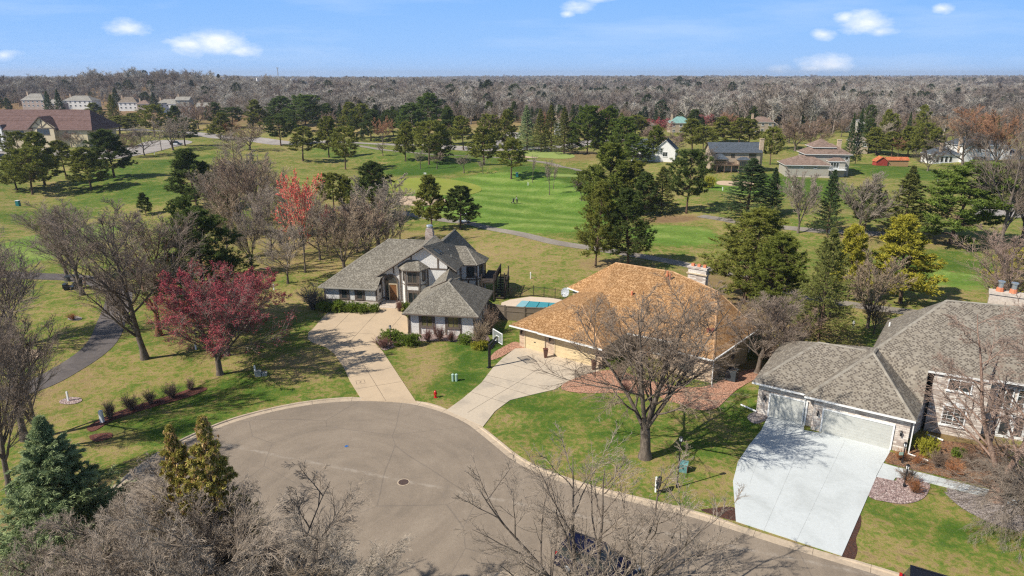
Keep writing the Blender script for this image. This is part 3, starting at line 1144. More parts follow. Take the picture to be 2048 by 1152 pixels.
# --- golf features
sheet('putting_green', smooth_poly(Gs([(783, 362), (830, 356), (880, 357), (930, 364), (960, 374), (958, 384), (920, 392), (860, 388), (800, 383), (778, 372)])), 'grass_green' if 'grass_green' in MATS else mat('grass_green', lambda t: t.out(t.bsdf(t.mix(1.0, t.ramp(t.noise(t.coord('Object'), .25, 5), [(.3, (.21, .25, .045)), (.7, (.27, .28, .06))]), t.ramp(t.noise(t.coord('Object'), 5, 4, .7), [(.3, (.85, .85, .85)), (.7, (1.1, 1.1, 1.1))]), 'MULTIPLY'), .95, .08))) and 'grass_green', .06, 1.5, 'closely mown yellow-green putting green with a flag')
for pts, lb in [([(797, 395), (830, 392), (880, 396), (893, 403), (860, 411), (815, 411), (795, 406)], 'sand bunker below the putting green beside the lone pines'),
                ([(1030, 310), (1080, 312), (1070, 316), (1025, 314)], 'thin sand strip beside the upper cart path'),
                ([(1440, 362), (1500, 364), (1500, 372), (1440, 370)], 'earth bank below the decked slate-roofed house'),
                ([(0, 704), (50, 698), (88, 706), (70, 722), (20, 732), (-20, 725)], 'sandy patch beside the dark path at the left')]:
    sheet('sand_bunker', smooth_poly(Gs(pts)), 'bunker_sand', .05, 2.0, lb)
mat('turf_light', lambda t: t.out(t.bsdf(t.mix(1.0, t.ramp(t.noise(t.coord('Object'), .4, 5), [(.3, (.20, .27, .07)), (.7, (.27, .31, .10))]), t.ramp(t.noise(t.coord('Object'), 5, 4, .7), [(.3, (.8, .8, .8)), (.7, (1.15, 1.15, 1.15))]), 'MULTIPLY'), .95, .08)))
for pts, lb in [([(1040, 300), (1110, 303), (1150, 312), (1120, 318), (1050, 312)], 'pale mown tee strip by the upper cart path'),
                ([(1085, 348), (1150, 350), (1155, 354), (1085, 353)], 'narrow pale tee box left of the big pines')]:
    sheet('tee_box', smooth_poly(Gs(pts)), 'turf_light', .06, 1.5, lb)
# --- beds
beds = [
 ('mulch_bed', [(178, 852), (215, 832), (255, 817), (300, 803), (345, 790), (385, 777), (412, 776), (408, 783), (370, 797), (320, 811), (270, 826), (225, 842), (190, 862), (176, 862)], 'mulch_red', 'red mulch strip under five brown shrubs beside the street lawn'),
 ('mulch_bed', [(180, 872), (220, 866), (222, 876), (190, 884)], 'mulch_red', 'small red mulch patch below the white post'),
 ('rock_bed', [(752, 676), (765, 700), (785, 696), (812, 684), (850, 683), (900, 683), (960, 690), (978, 685), (975, 672), (955, 664), (820, 660), (775, 660)], 'gravel_pink', 'stone bed with shrubs in front of the white garage wing'),
 ('rock_bed', [(978, 719), (990, 704), (1015, 690), (1030, 684), (1045, 690), (1050, 697), (1030, 699), (1005, 713), (986, 720)], 'gravel_orange', 'orange rock strip beside the tan garage corner'),
 ('rock_bed', [(1122, 777), (1132, 765), (1166, 751), (1200, 742), (1240, 742), (1300, 762), (1400, 775), (1470, 748), (1512, 738), (1520, 752), (1490, 770), (1470, 783), (1452, 800), (1430, 818), (1395, 820), (1350, 806), (1300, 790), (1230, 786), (1180, 787), (1140, 784)], 'gravel_orange', 'orange rock bed along the front of the orange-roofed house'),
 ('rock_bed', [(1752, 956), (1790, 962), (1797, 956), (1855, 966), (1856, 985), (1842, 1000), (1812, 1008), (1775, 1005), (1736, 992)], 'gravel_pink', 'speckled pebble bed with a lamp between walk and lawn'),
 ('rock_bed', [(1771, 924), (1775, 905), (1812, 908), (1850, 880), (1950, 890), (2050, 900), (2050, 990), (1980, 976), (1900, 957), (1850, 945), (1795, 932)], 'leaf_bed', 'leaf covered planting bed between brick wall and front walk'),
 ('rock_bed', [(1894, 978), (1915, 982), (1990, 1000), (2060, 1022), (2060, 1060), (1990, 1050), (1930, 1020), (1905, 1000)], 'gravel_grey', 'grey pebble bed under the weeping tree'),
 ('rock_bed', [(1495, 838), (1500, 828), (1520, 824), (1540, 830), (1530, 842), (1510, 848)], 'gravel_grey', 'small pebble patch by the left garage corner'),
 ('soil_patch', [(1404, 1022), (1420, 1017), (1468, 1015), (1474, 1042)], 'soil_dark', 'dark bare soil wedge left of the white driveway'),
 ('soil_patch', [(1682, 1112), (1718, 1032), (1722, 1050), (1712, 1078), (1715, 1100), (1706, 1120)], 'soil_dark', 'dark bare soil wedge right of the white driveway'),
 ('mulch_bed', [(120, 802), (138, 795), (160, 796), (163, 803), (145, 809), (122, 808)], 'gravel_pink', 'stone ring round a young staked tree'),
 ('mulch_bed', [(136, 637), (150, 633), (164, 636), (158, 641), (140, 641)], 'gravel_grey', 'stone ring round a small rusty shrub'),
]
for nm, pts, m, lb in beds:
    sheet(nm, smooth_poly(Gs(pts)), m, .045 if nm != 'soil_patch' else .012, 2.5, lb)
ribbon('path', Gs([(1897, 985), (1912, 1000), (1935, 1018), (1970, 1035), (2040, 1060)]), .7, 'gravel_grey', .06, 'stone edging along the weeping tree bed')
# ------------------------------------------------------------------ building parts
class House:
    def __init__(self, name, loc, deg, label, cat='house'):
        self.r = empty(name, (loc[0], loc[1], loc[2] if len(loc) > 2 else 0), RAD(deg), label, cat)

    def part(self, name, bm, m, parent=None, label=None, smooth=False, recalc=True):
        o = fin(name, bm, m, parent or self.r, smooth, recalc)
        if label: o['label'] = label
        return o

    def walls(self, name, pts, z0, z1, m, label=None):
        bm = bmesh.new()
        prism(bm, pts, z0, z1)
        return self.part(name, bm, m, label=label)

    def roof(self, polys, m, th=.16, name='roof', label=None, fascia=None):
        bm = bmesh.new()
        for p in polys:
            vs = [bm.verts.new(q) for q in p]
            bm.faces.new(vs)
        bmesh.ops.remove_doubles(bm, verts=bm.verts[:], dist=.02)
        bm.normal_update()
        for f in bm.faces:
            if f.normal.z < 0: f.normal_flip()
        r = bmesh.ops.extrude_face_region(bm, geom=bm.faces[:], use_keep_orig=True)
        top = set()
        for e in r['geom']:
            if isinstance(e, bmesh.types.BMVert): e.co.z -= th
        bm.normal_update()
        for f in bm.faces:
            f.material_index = 0
        # faces that stand upright are the fascia
        for f in bm.faces:
            if abs(f.normal.z) < .05: f.material_index = 1
        new = [e for e in r['geom'] if isinstance(e, bmesh.types.BMFace)]
        for f in new:
            f.material_index = 1
            if f.normal.z > 0: f.normal_flip()
        return self.part(name, bm, [m, fascia or 'trim_brown'], recalc=False, label=label)


def ridges(h, lines, m='ridge_pale', w=.30):
    """ridge and hip caps laid along roof edges"""
    for a, b in lines:
        bm = bmesh.new()
        a, b = Vector(a), Vector(b)
        t = (b - a).normalized()
        n = t.cross(Vector((0, 0, 1))).normalized() * w / 2
        up = Vector((0, 0, .05))
        lo = Vector((0, 0, -.04))
        vs = [bm.verts.new(p) for p in (a - n + lo, a + up, a + n + lo, b - n + lo, b + up, b + n + lo)]
        bm.faces.new((vs[0], vs[1], vs[4], vs[3]))
        bm.faces.new((vs[1], vs[2], vs[5], vs[4]))
        bm.faces.new((vs[0], vs[3], vs[5], vs[2]))
        h.part('ridge_cap', bm, m)


def fmap(axis, c):
    """wall-plane mapping (along wall, height, distance out) -> local xyz"""
    if axis == '-v': return lambda a, z, d: (a, c - d, z)
    if axis == '+v': return lambda a, z, d: (a, c + d, z)
    if axis == '+u': return lambda a, z, d: (c + d, a, z)
    if axis == '-u': return lambda a, z, d: (c - d, a, z)
    # oblique: c = ((u0,v0),(u1,v1)), a measured from the first point
    (u0, v0), (u1, v1) = c
    L = math.hypot(u1 - u0, v1 - v0)
    tx, ty = (u1 - u0) / L, (v1 - v0) / L
    nx, ny = ty, -tx
    return lambda a, z, d: (u0 + tx * a + nx * d, v0 + ty * a + ny * d, z)


def mbox(bm, f, a0, a1, z0, z1, d0, d1, mi=0):
    c = [bm.verts.new(f(a, z, d)) for d in (d0, d1) for a, z in ((a0, z0), (a1, z0), (a1, z1), (a0, z1))]
    for q in ((3, 2, 1, 0), (4, 5, 6, 7), (0, 1, 5, 4), (1, 2, 6, 5), (2, 3, 7, 6), (3, 0, 4, 7)):
        bm.faces.new([c[i] for i in q]).material_index = mi


def window(h, f, a0, a1, z0, z1, frame='trim_brown', glass='glass_dark', nm=1, rows=0, fw=.1, sill=True, label=None, name='window'):
    bm = bmesh.new()
    mbox(bm, f, a0 + fw * .5, a1 - fw * .5, z0 + fw * .5, z1 - fw * .5, .003, .03)
    w = h.part(name, bm, glass, label=label)
    bm = bmesh.new()
    mbox(bm, f, a0, a1, z1 - fw, z1, .004, .075)
    mbox(bm, f, a0, a1, z0, z0 + fw, .004, .075)
    mbox(bm, f, a0, a0 + fw, z0 + fw, z1 - fw, .004, .073)
    mbox(bm, f, a1 - fw, a1, z0 + fw, z1 - fw, .004, .073)
    for k in range(1, nm + 1):
        a = a0 + (a1 - a0) * k / (nm + 1)
        mbox(bm, f, a - fw * .35, a + fw * .35, z0 + fw, z1 - fw, .031, .068)
    for k in range(1, rows + 1):
        z = z0 + (z1 - z0) * k / (rows + 1)
        mbox(bm, f, a0 + fw, a1 - fw, z - .016, z + .016, .031, .055)
    h.part('frame', bm, frame, w)
    if sill:
        bm = bmesh.new()
        mbox(bm, f, a0 - .06, a1 + .06, z0 - .07, z0 - .003, .004, .14)
        h.part('sill', bm, frame, w)
    return w


def trimset(h, f, rects, m='trim_brown', d=.05, name='timber_trim', label=None):
    for i, (a0, a1, z0, z1) in enumerate(rects):
        bm = bmesh.new()
        mbox(bm, f, a0, a1, z0, z1, .004, d + .0012 * (i % 5))
        h.part('timber', bm, m, label=label)


def bar(bm, f, a, b, w, d, mi=0):
    """timber running obliquely on a wall plane between (a,z) points"""
    (a0, z0), (a1, z1) = a, b
    L = math.hypot(a1 - a0, z1 - z0)
    nx, nz = -(z1 - z0) / L * w / 2, (a1 - a0) / L * w / 2
    q = [(a0 - nx, z0 - nz), (a1 - nx, z1 - nz), (a1 + nx, z1 + nz), (a0 + nx, z0 + nz)]
    A = [bm.verts.new(f(x, z, .004)) for x, z in q]
    B = [bm.verts.new(f(x, z, d)) for x, z in q]
    bm.faces.new(A[::-1]).material_index = mi
    bm.faces.new(B).material_index = mi
    for i in range(4):
        j = (i + 1) % 4
        bm.faces.new((A[i], A[j], B[j], B[i])).material_index = mi


def downspout(h, x, y, z1, out=(0, 0), m='gutter_white', name='downspout'):
    bm = bmesh.new()
    box(bm, x - .045, x + .045, y - .045, y + .045, .1, z1)
    if out != (0, 0):
        cyl(bm, (x, y, .13), (x + out[0], y + out[1], .07), .055, .055, 6)
    return h.part(name, bm, m)


def gutter(h, a, b, m='gutter_white'):
    bm = bmesh.new()
    a, b = Vector(a), Vector(b)
    t = (b - a).normalized()
    n = Vector((t.y, -t.x, 0))
    slab(bm, [a, b, b + n * .13, a + n * .13], (0, 0, -.13))
    return h.part('gutter', bm, m)


# ================================================================== white timbered house
O1, A1 = (-12.05, 74.97), -8
h = House('timbered_house', O1, A1, 'white stucco house with brown timber trim and a grey shingle roof, beside the pool')
# walls
h.walls('stone_base', [(-14.15, 8.6), (-6.7, 8.6), (-6.7, 22.5), (-14.15, 22.5)], -.1, .72, 'brick_pale')
h.walls('wall', [(-14.05, 8.75), (-6.8, 8.75), (-6.8, 22.4), (-14.05, 22.4)], .72, 2.55, 'stucco')
bm = bmesh.new()
slab(bm, [(-6.85, 10.6, -.1), (2.2, 10.6, -.1), (2.2, 10.6, 5.75), (-.77, 10.6, 7.8), (-6.85, 10.6, 3.85)], (0, .25, 0))
h.part('gable_wall', bm, 'stucco')
h.walls('wall', [(-4.2, 10.85), (2.2, 10.85), (2.2, 11.7), (3.2, 11.7), (3.2, 20.3), (-4.2, 20.3)], -.1, 4.75, 'stucco')
# two-storey bay on the front
bayp = [(-3.9, 10.58), (-3.25, 9.75), (-1.3, 9.75), (-.65, 10.58)]
h.walls('bay', bayp, -.1, 4.95, 'stucco')
# right polygonal bay
rb = [(3.22, 13.9), (5.35, 14.3), (6.0, 15.6), (6.0, 17.4), (5.0, 18.7), (3.22, 18.9)]
h.walls('bay', rb, -.1, 4.75, 'stucco')
# garage wing
h.walls('garage_wall', [(0, 0), (7.85, 0), (7.85, 9.0), (0, 9.0)], -.1, 2.62, 'stucco')
# roofs
h.roof([[(-14.64, 8.3, 2.55), (-6.6, 8.3, 2.55), (-6.6, 9.9, 3.58), (-1.2, 15.9, 7.45), (-7.25, 15.9, 7.45)],
        [(-14.64, 8.3, 2.55), (-7.25, 15.9, 7.45), (-14.64, 23.4, 2.55)],
        [(-14.64, 23.4, 2.55), (-7.25, 15.9, 7.45), (-2.6, 15.9, 7.45), (-2.6, 23.4, 2.55)],
        [(-6.6, 9.9, 3.58), (-6.6, 8.3, 2.55), (-6.5, 9.9, 3.60)]][:3], 'shingle_grey')
h.roof([[(-.77, 10.0, 8.05), (-8.35, 10.0, 3.1), (-8.35, 10.4, 3.1), (-3.0, 16.2, 6.6), (-.77, 16.5, 8.05)],
        [(-.77, 10.0, 8.05), (3.55, 10.0, 4.93), (3.8, 15.5, 4.93), (.6, 14.7, 7.7)],
        [(-.77, 10.0, 8.05), (.6, 14.7, 7.7), (-.77, 16.5, 8.05)]], 'shingle_grey', fascia='trim_taupe')
h.roof([[(.6, 14.7, 7.7), (3.8, 15.5, 4.93), (4.05, 20.9, 4.93), (1.0, 20.9, 8.0)],
        [(.6, 14.7, 7.7), (1.0, 20.9, 8.0), (-2.6, 20.9, 5.2), (-2.8, 16, 5.2)]], 'shingle_grey', fascia='trim_taupe')
bm = bmesh.new()
slab(bm, [(1.0, 20.6, 7.8), (3.2, 20.6, 5.5), (3.2, 20.6, 4.6), (-1.8, 20.6, 4.6), (-1.8, 20.6, 5.6)], (0, -.2, 0))
h.part('gable_wall', bm, 'stucco')
# bay roofs
h.roof([[(-4.45, 10.58, 5.1), (-3.45, 9.3, 4.95), (-3.0, 10.58, 6.05)], [(-3.45, 9.3, 4.95), (-1.1, 9.3, 4.95), (-1.6, 10.58, 6.05), (-3.0, 10.58, 6.05)], [(-1.1, 9.3, 4.95), (-.1, 10.58, 5.1), (-1.6, 10.58, 6.05)]], 'shingle_grey', .12, 'bay_roof')
h.roof([[(3.2, 13.4, 4.85), (5.6, 13.75, 4.8), (3.5, 16.6, 6.6), (1.35, 16.6, 6.6)], [(5.6, 13.75, 4.8), (6.45, 15.3, 4.8), (3.5, 16.6, 6.6)], [(6.45, 15.3, 4.8), (6.45, 17.7, 4.8), (3.5, 16.6, 6.6)],
        [(6.45, 17.7, 4.8), (5.2, 19.2, 4.8), (3.5, 16.6, 6.6)], [(5.2, 19.2, 4.8), (3.2, 19.4, 4.85), (1.35, 16.6, 6.6), (3.5, 16.6, 6.6)]], 'shingle_grey', .12, 'bay_roof')
# garage hip roof
h.roof([[(-.6, -.55, 2.66), (8.42, -.55, 2.66), (3.95, 4.0, 5.33)], [(8.42, -.55, 2.66), (8.42, 9.5, 2.66), (3.95, 5.6, 5.33), (3.95, 4.0, 5.33)],
        [(8.42, 9.5, 2.66), (-.6, 9.5, 2.66), (3.95, 5.6, 5.33)], [(-.6, 9.5, 2.66), (-.6, -.55, 2.66), (3.95, 4.0, 5.33), (3.95, 5.6, 5.33)]], 'shingle_grey', .16, 'garage_roof')
h.roof([[(3.4, 4.9, 5.2), (2.5, 10.59, 5.1), (1.2, 10.59, 4.0), (.9, 6.5, 3.7)], [(3.4, 4.9, 5.2), (2.5, 10.59, 5.1), (4.0, 10.59, 4.0), (4.4, 6.5, 5.0)]], 'shingle_grey', .1, 'garage_roof')
ridges(h, [((-14.64, 8.3, 2.55), (-7.25, 15.9, 7.45)), ((-7.25, 15.9, 7.45), (-1.2, 15.9, 7.45)), ((-.77, 10.0, 8.05), (-.77, 16.5, 8.05)), ((-.6, -.55, 2.66), (3.95, 4.0, 5.33)), ((8.42, -.55, 2.66), (3.95, 4.0, 5.33)), ((3.95, 4.0, 5.33), (3.95, 5.6, 5.33)), ((.6, 14.7, 7.7), (1.0, 20.9, 8.0)), ((5.6, 13.75, 4.8), (3.5, 16.6, 6.6)), ((1.35, 16.6, 6.6), (3.5, 16.6, 6.6))], 'ridge_grey', .26)
# fascia trims, timbers
F = fmap('-v', 8.75)
trimset(h, F, [(-14.07, -13.9, .72, 2.5), (-7.0, -6.78, .72, 2.5), (-13.9, -7.0, .72, .86), (-11.95, -11.75, .86, 2.5), (-10.75, -10.55, .86, 2.5), (-9.85, -9.65, .86, 2.5), (-8.65, -8.45, .86, 2.5)])
window(h, F, -11.7, -10.8, .95, 2.5, nm=0, fw=.12)
window(h, F, -9.6, -8.7, .95, 2.5, nm=0, fw=.12)
F = fmap('-v', 10.6)
bm = bmesh.new()
for a, b in [((-2.55, 5.9), (-2.55, 6.55)), ((1.0, 5.05), (1.0, 6.5)), ((-.2, 4.95), (2.2, 4.95)), ((-6.75, .45), (-6.75, 3.9)), ((-5.0, 4.1), (-5.0, 5.0)), ((-4.15, .4), (-4.15, 5.2)), ((-.42, .4), (-.42, 4.8)), ((-6.9, .7), (-6.3, .7))]:
    bar(bm, F, a, b, .2, .05)
    h.part('timber', bm, 'trim_brown')
    bm = bmesh.new()
for s, (x1, z1_) in ((-1, (-6.8, 3.98)), (1, (2.25, 5.72))):
    bar(bm, F, (-.77, 7.85), (x1, z1_), .26, .06)
h.part('barge_board', bm, 'trim_brown')
# arched entry: flat dark plate painting the recess's shade, arch ring, door
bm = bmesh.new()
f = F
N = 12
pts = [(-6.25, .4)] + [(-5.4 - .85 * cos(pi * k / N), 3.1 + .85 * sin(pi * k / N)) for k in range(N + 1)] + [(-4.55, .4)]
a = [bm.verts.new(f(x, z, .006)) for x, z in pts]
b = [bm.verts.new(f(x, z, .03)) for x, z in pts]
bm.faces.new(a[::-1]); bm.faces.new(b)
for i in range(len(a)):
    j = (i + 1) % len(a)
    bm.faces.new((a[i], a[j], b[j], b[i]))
ent = h.part('entry_shade_plate', bm, 'glass_dark')
bm = bmesh.new()
for p, q in zip(pts[:-1], pts[1:]):
    bar(bm, f, p, q, .16, .12)
h.part('arch_frame', bm, 'trim_brown', ent)
bm = bmesh.new()
mbox(bm, f, -5.65, -4.7, .42, 2.6, .034, .09)
dr = h.part('door', bm, 'door_wood', label='brown glazed front door in a pale frame under the arch')
bm = bmesh.new()
for r_ in [(-5.78, -5.65, .42, 2.73), (-4.7, -4.57, .42, 2.73), (-5.65, -4.7, 2.6, 2.73)]:
    mbox(bm, f, *r_, .034, .13)
h.part('door_frame', bm, 'trim_tan', dr)
bm = bmesh.new()
ball(bm, f(-5.55, 1.45, .13), .05, 6, 4)
h.part('handle', bm, 'grey_metal', dr)
bm = bmesh.new()
cyl(bm, fmap('+u', -6.8)(9.9, 1.9, .01), fmap('+u', -6.8)(9.9, 1.9, .08), .32, .30, 12)
h.part('wreath', bm, 'wood_dark')
# bay window parts
fb = fmap('-v', 9.75)
window(h, fb, -2.95, -1.55, 3.1, 4.7, nm=1, fw=.13)
window(h, fb, -2.95, -1.55, .35, 1.95, nm=1, fw=.13)
trimset(h, fb, [(-3.22, -3.06, 0, 4.9), (-1.5, -1.34, 0, 4.9), (-2.98, -1.52, 2.75, 2.98), (-2.98, -1.52, 2.0, 2.2)])
for c in (((-3.9, 10.58), (-3.25, 9.75)), ((-1.3, 9.75), (-.65, 10.58))):
    fo = fmap('o', c)
    trimset(h, fo, [(0.02, .1, 0, 4.9), (.95, 1.03, 0, 4.9), (.1, .95, 2.82, 2.92)])
    window(h, fo, .42, .84, 3.3, 4.7, nm=0, fw=.07, sill=False)
# right bay windows
for c, n_ in (((rb[0], rb[1]), 2.1), ((rb[1], rb[2]), 1.4), ((rb[2], rb[3]), 1.8)):
    fo = fmap('o', c)
    trimset(h, fo, [(0, .14, 0, 4.7), (n_ - .08, n_ + .06, 0, 4.7), (.14, n_ - .08, 2.5, 2.68), (n_ * .5 - .1, n_ * .5 + .1, 0.0, 2.5)])
    window(h, fo, n_ * .38, n_ - .16, 2.95, 4.5, nm=0, fw=.1)
fr = fmap('+u', 3.2)
trimset(h, fr, [(11.72, 11.9, 0, 4.7), (13.3, 13.5, 0, 4.7)])
trimset(h, fmap('-v', 11.7), [(2.25, 2.4, 0, 4.7), (3.05, 3.2, 0, 4.7), (2.4, 3.05, 3.9, 4.7)])
# garage windows
fg = fmap('-v', 0)
for a0 in (1.42, 4.55):
    window(h, fg, a0, a0 + 1.5, .95, 2.45, nm=1, glass='glass_blind', fw=.15)
    trimset(h, fg, [(a0 - .22, a0 - .02, -.05, 2.55), (a0 + 1.52, a0 + 1.72, -.05, 2.55)])
trimset(h, fg, [(-.02, .2, -.05, 2.55), (7.67, 7.88, -.05, 2.55)])
trimset(h, fmap('+u', 7.85), [(.0, .16, 0, 2.55), (2.2, 2.36, 0, 2.55), (4.6, 4.76, 0, 2.55), (7.0, 7.16, 0, 2.55), (8.8, 8.96, 0, 2.55)])
trimset(h, fmap('-u', 0), [(.0, .16, 0, 2.55)])
bm = bmesh.new()
mbox(bm, fmap('-u', 0), 1.0, 6.0, .0, 2.2, .01, .05)
h.part('garage_door', bm, 'door_panel_tan')
gutter(h, (-.6, -.55, 2.66), (8.42, -.55, 2.66), 'trim_brown')
gutter(h, (-14.6, 8.3, 2.55), (-6.7, 8.3, 2.55), 'siding_grey')
bm = bmesh.new()
cyl(bm, (-.45, -.5, 2.5), (-.05, -.08, 2.2), .05, .05, 6)
cyl(bm, (-.08, -.1, 2.25), (-.08, -.1, .05), .05, .05, 6)
h.part('downspout', bm, 'dark_plastic')
# steps
bm = bmesh.new()
for i, (v0, z) in enumerate(((8.3, .14), (8.75, .27), (9.3, .4))):
    box(bm, -6.55 - .002 * i, -4.3 + .002 * i, v0, 10.55, -.1 + .01 * i, z)
h.part('steps', bm, 'stone_pale')
# chimney
bm = bmesh.new()
box(bm, -2.35, -1.25, 17.0, 17.9, 5.5, 8.35)
box(bm, -2.27, -1.33, 17.08, 17.82, 8.35, 8.8)
ch = h.part('chimney', bm, 'brick_house')
bm = bmesh.new()
cyl(bm, (-1.8, 17.45, 8.8), (-1.8, 17.45, 9.1), .34, .34, 10)
cyl(bm, (-1.8, 17.45, 9.1), (-1.8, 17.45, 9.25), .46, .40, 10)
h.part('chimney_cap', bm, 'flue_steel', ch)
# skylights and vents on the right slope
sl = (8.05 - 4.93) / 4.32
for k in range(4):
    u, v = .35 + .08 * k, 11.2 + k * .8
    z = 8.05 - sl * (u + .77)
    bm = bmesh.new()
    slab(bm, [(u, v, z + .03), (u + .75, v, z + .03 - .75 * sl), (u + .75, v + .42, z + .03 - .75 * sl), (u, v + .42, z + .03)], (0, 0, .12))
    h.part('skylight', bm, 'glass_dark')
for (u, v) in ((1.6, 14.2), (2.2, 13.0)):
    z = 8.05 - sl * (u + .77)
    bm = bmesh.new()
    cyl(bm, (u, v, z - .1), (u, v, z + .45), .07, .07, 8)
    h.part('vent_pipe', bm, 'flue_steel')
# deck stair with dark railings on the pool side
d = House('deck_stair', O1, A1, 'dark wooden deck stair with railings between the white house and the pool', 'stairs')
bm = bmesh.new()
box(bm, 6.1, 7.9, 13.2, 19.0, 2.5, 2.66)
for k in range(10):
    box(bm, 7.95, 9.2, 17.6 - k * .38, 17.98 - k * .38, 2.32 - k * .24, 2.4 - k * .24)
d.part('deck', bm, 'wood_dark')
for (x, y) in ((7.85, 13.3), (7.85, 15.2), (6.2, 13.3), (9.15, 17.9), (9.15, 14.2), (7.9, 18.9)):
    bm = bmesh.new()
    box(bm, x - .07, x + .07, y - .07, y + .07, -.1, 3.7)
    d.part('post', bm, 'wood_dark')
bm = bmesh.new()
for y in np.arange(13.3, 18.9, .16):
    box(bm, 7.84, 7.88, y, y + .05, 2.66, 3.5)
box(bm, 7.81, 7.91, 13.2, 18.9, 3.5, 3.58)
for k in range(20):
    y = 17.9 - k * .19
    z = 2.4 - k * .12
    box(bm, 9.14, 9.18, y, y + .05, z, z + .95)
slab(bm, [(9.1, 17.95, 3.3), (9.22, 17.95, 3.3), (9.22, 14.1, .95), (9.1, 14.1, .95)], (0, 0, .09))
d.part('railing', bm, 'wood_dark')

# ================================================================== tan ranch house with the orange roof
O2, A2 = (.67, 70.8), -36
h = House('ranch_house', O2, A2, 'tan brick house under a big orange-brown shingle roof with two garage doors')
h.walls('garage_wall', [(0, .3), (10.4, .3), (10.4, 7), (0, 14.0)], -.1, 2.75, 'brick_tan')
h.walls('wall', [(-.0, 14.0), (10.4, 7.0), (12.2, 6.2), (16.6, 6.2), (16.6, 3.6), (20.75, 3.7), (21.3, 13.2), (-2.2, 20.5), (-2.2, 15.3)], -1.5, 2.75, 'siding_tan')
h.walls('front_wall', [(16.5, 3.45), (20.85, 3.55), (20.85, 3.72), (16.5, 3.62)], -.3, 2.75, 'brick_tan')
h.walls('front_wall', [(12.1, 6.05), (16.5, 6.05), (16.5, 6.2), (12.1, 6.2)], -.3, 2.75, 'brick_tan')
P_, Q_, R1_, R2_, E_ = (5.2, 4.9, 4.75), (5.2, 9.5, 5.0), (3.75, 15.34, 7.0), (11.1, 15.7, 7.0), (17.0, 14.55, 6.0)
Av, Bv, Cv, Dv, Gv, Fv = (-.6, -.75, 2.72), (11.0, -.75, 2.72), (-.55, 14.2, 2.72), (-2.75, 14.9, 2.72), (21.0, 3.0, 2.72), (21.9, 14.0, 2.72)
V1, M0, M1 = (11.0, 4.7, 2.72), (16.3, 5.1, 2.78), (16.3, 3.0, 2.72)
h.roof([[Av, Bv, P_], [Av, P_, Q_, Cv], [Cv, Q_, R1_], [Cv, R1_, Dv], [Bv, V1, Q_, P_], [Q_, R2_, R1_], [Q_, V1, R2_], [V1, M0, R2_], [M0, E_, R2_], [M1, Gv, E_], [M1, E_, M0], [Gv, Fv, E_],
        [Dv, R1_, (0, 22, 2.7)], [R1_, R2_, (13, 22, 2.7), (0, 22, 2.7)], [R2_, E_, (13, 22, 2.7)], [E_, Fv, (13, 22, 2.7)]], 'shingle_orange', fascia='trim_tan')
ridges(h, [(R1_, R2_), (R2_, E_), (Fv, E_), (Gv, E_), (Bv, P_)], 'ridge_tan', .28)
gutter(h, (-.6, -.75, 2.72), (3.2, -.75, 2.72)); gutter(h, (3.2, -.8, 2.68), (11.0, -.8, 2.68))
gutter(h, M1, Gv); gutter(h, V1, M0); gutter(h, Gv, Fv); gutter(h, Dv, Cv)
F = fmap('-v', .3)
for a0, a1 in ((.84, 3.34), (4.74, 9.61)):
    bm = bmesh.new()
    mbox(bm, F, a0, a1, -.05, 2.13, .01, .06)
    gd = h.part('garage_door', bm, 'door_panel_tan')
    bm = bmesh.new()
    mbox(bm, F, a0 - .14, a0, -.05, 2.3, .01, .11); mbox(bm, F, a1, a1 + .14, -.05, 2.3, .01, .11); mbox(bm, F, a0, a1, 2.13, 2.3, .01, .11)
    h.part('door_frame', bm, 'trim_tan', gd)
    bm = bmesh.new()
    mbox(bm, F, (a0 + a1) / 2 - .12, (a0 + a1) / 2 + .12, .95, 1.02, .062, .1)
    h.part('handle', bm, 'dark_plastic', gd)
trimset(h, F, [(0, .7, 2.35, 2.7), (3.5, 4.6, 2.35, 2.7)], 'trim_rustred')
def wall_lamp(h, f, a, z):
    bm = bmesh.new()
    mbox(bm, f, a - .05, a + .05, z + .25, z + .4, .01, .12)
    p = f(a, z, .18)
    cyl(bm, (p[0], p[1], z), (p[0], p[1], z + .3), .07, .1, 6)
    cyl(bm, (p[0], p[1], z + .3), (p[0], p[1], z + .4), .12, .03, 6)
    return h.part('wall_lamp', bm, 'black_metal')
wall_lamp(h, F, .35, 1.6); wall_lamp(h, F, 4.1, 1.6); wall_lamp(h, F, 10.05, 1.6)
window(h, fmap('-v', 6.05), 13.3, 15.4, .6, 2.1, 'trim_white', nm=1)
bm = bmesh.new()
mbox(bm, fmap('-v', 6.05), 12.2, 13.05, -.05, 2.1, .01, .07)
h.part('door', bm, 'door_wood')
window(h, fmap('-v', 3.45), 17.4, 18.9, .7, 2.2, 'trim_brown', nm=1)
window(h, fmap('o', ((20.75, 3.7), (21.3, 13.2))), 4.8, 5.6, .9, 2.5, 'trim_brown', nm=0)
downspout(h, 20.95, 3.4, 2.5, (.3, -.7))
downspout(h, 21.4, 13.3, 2.5)
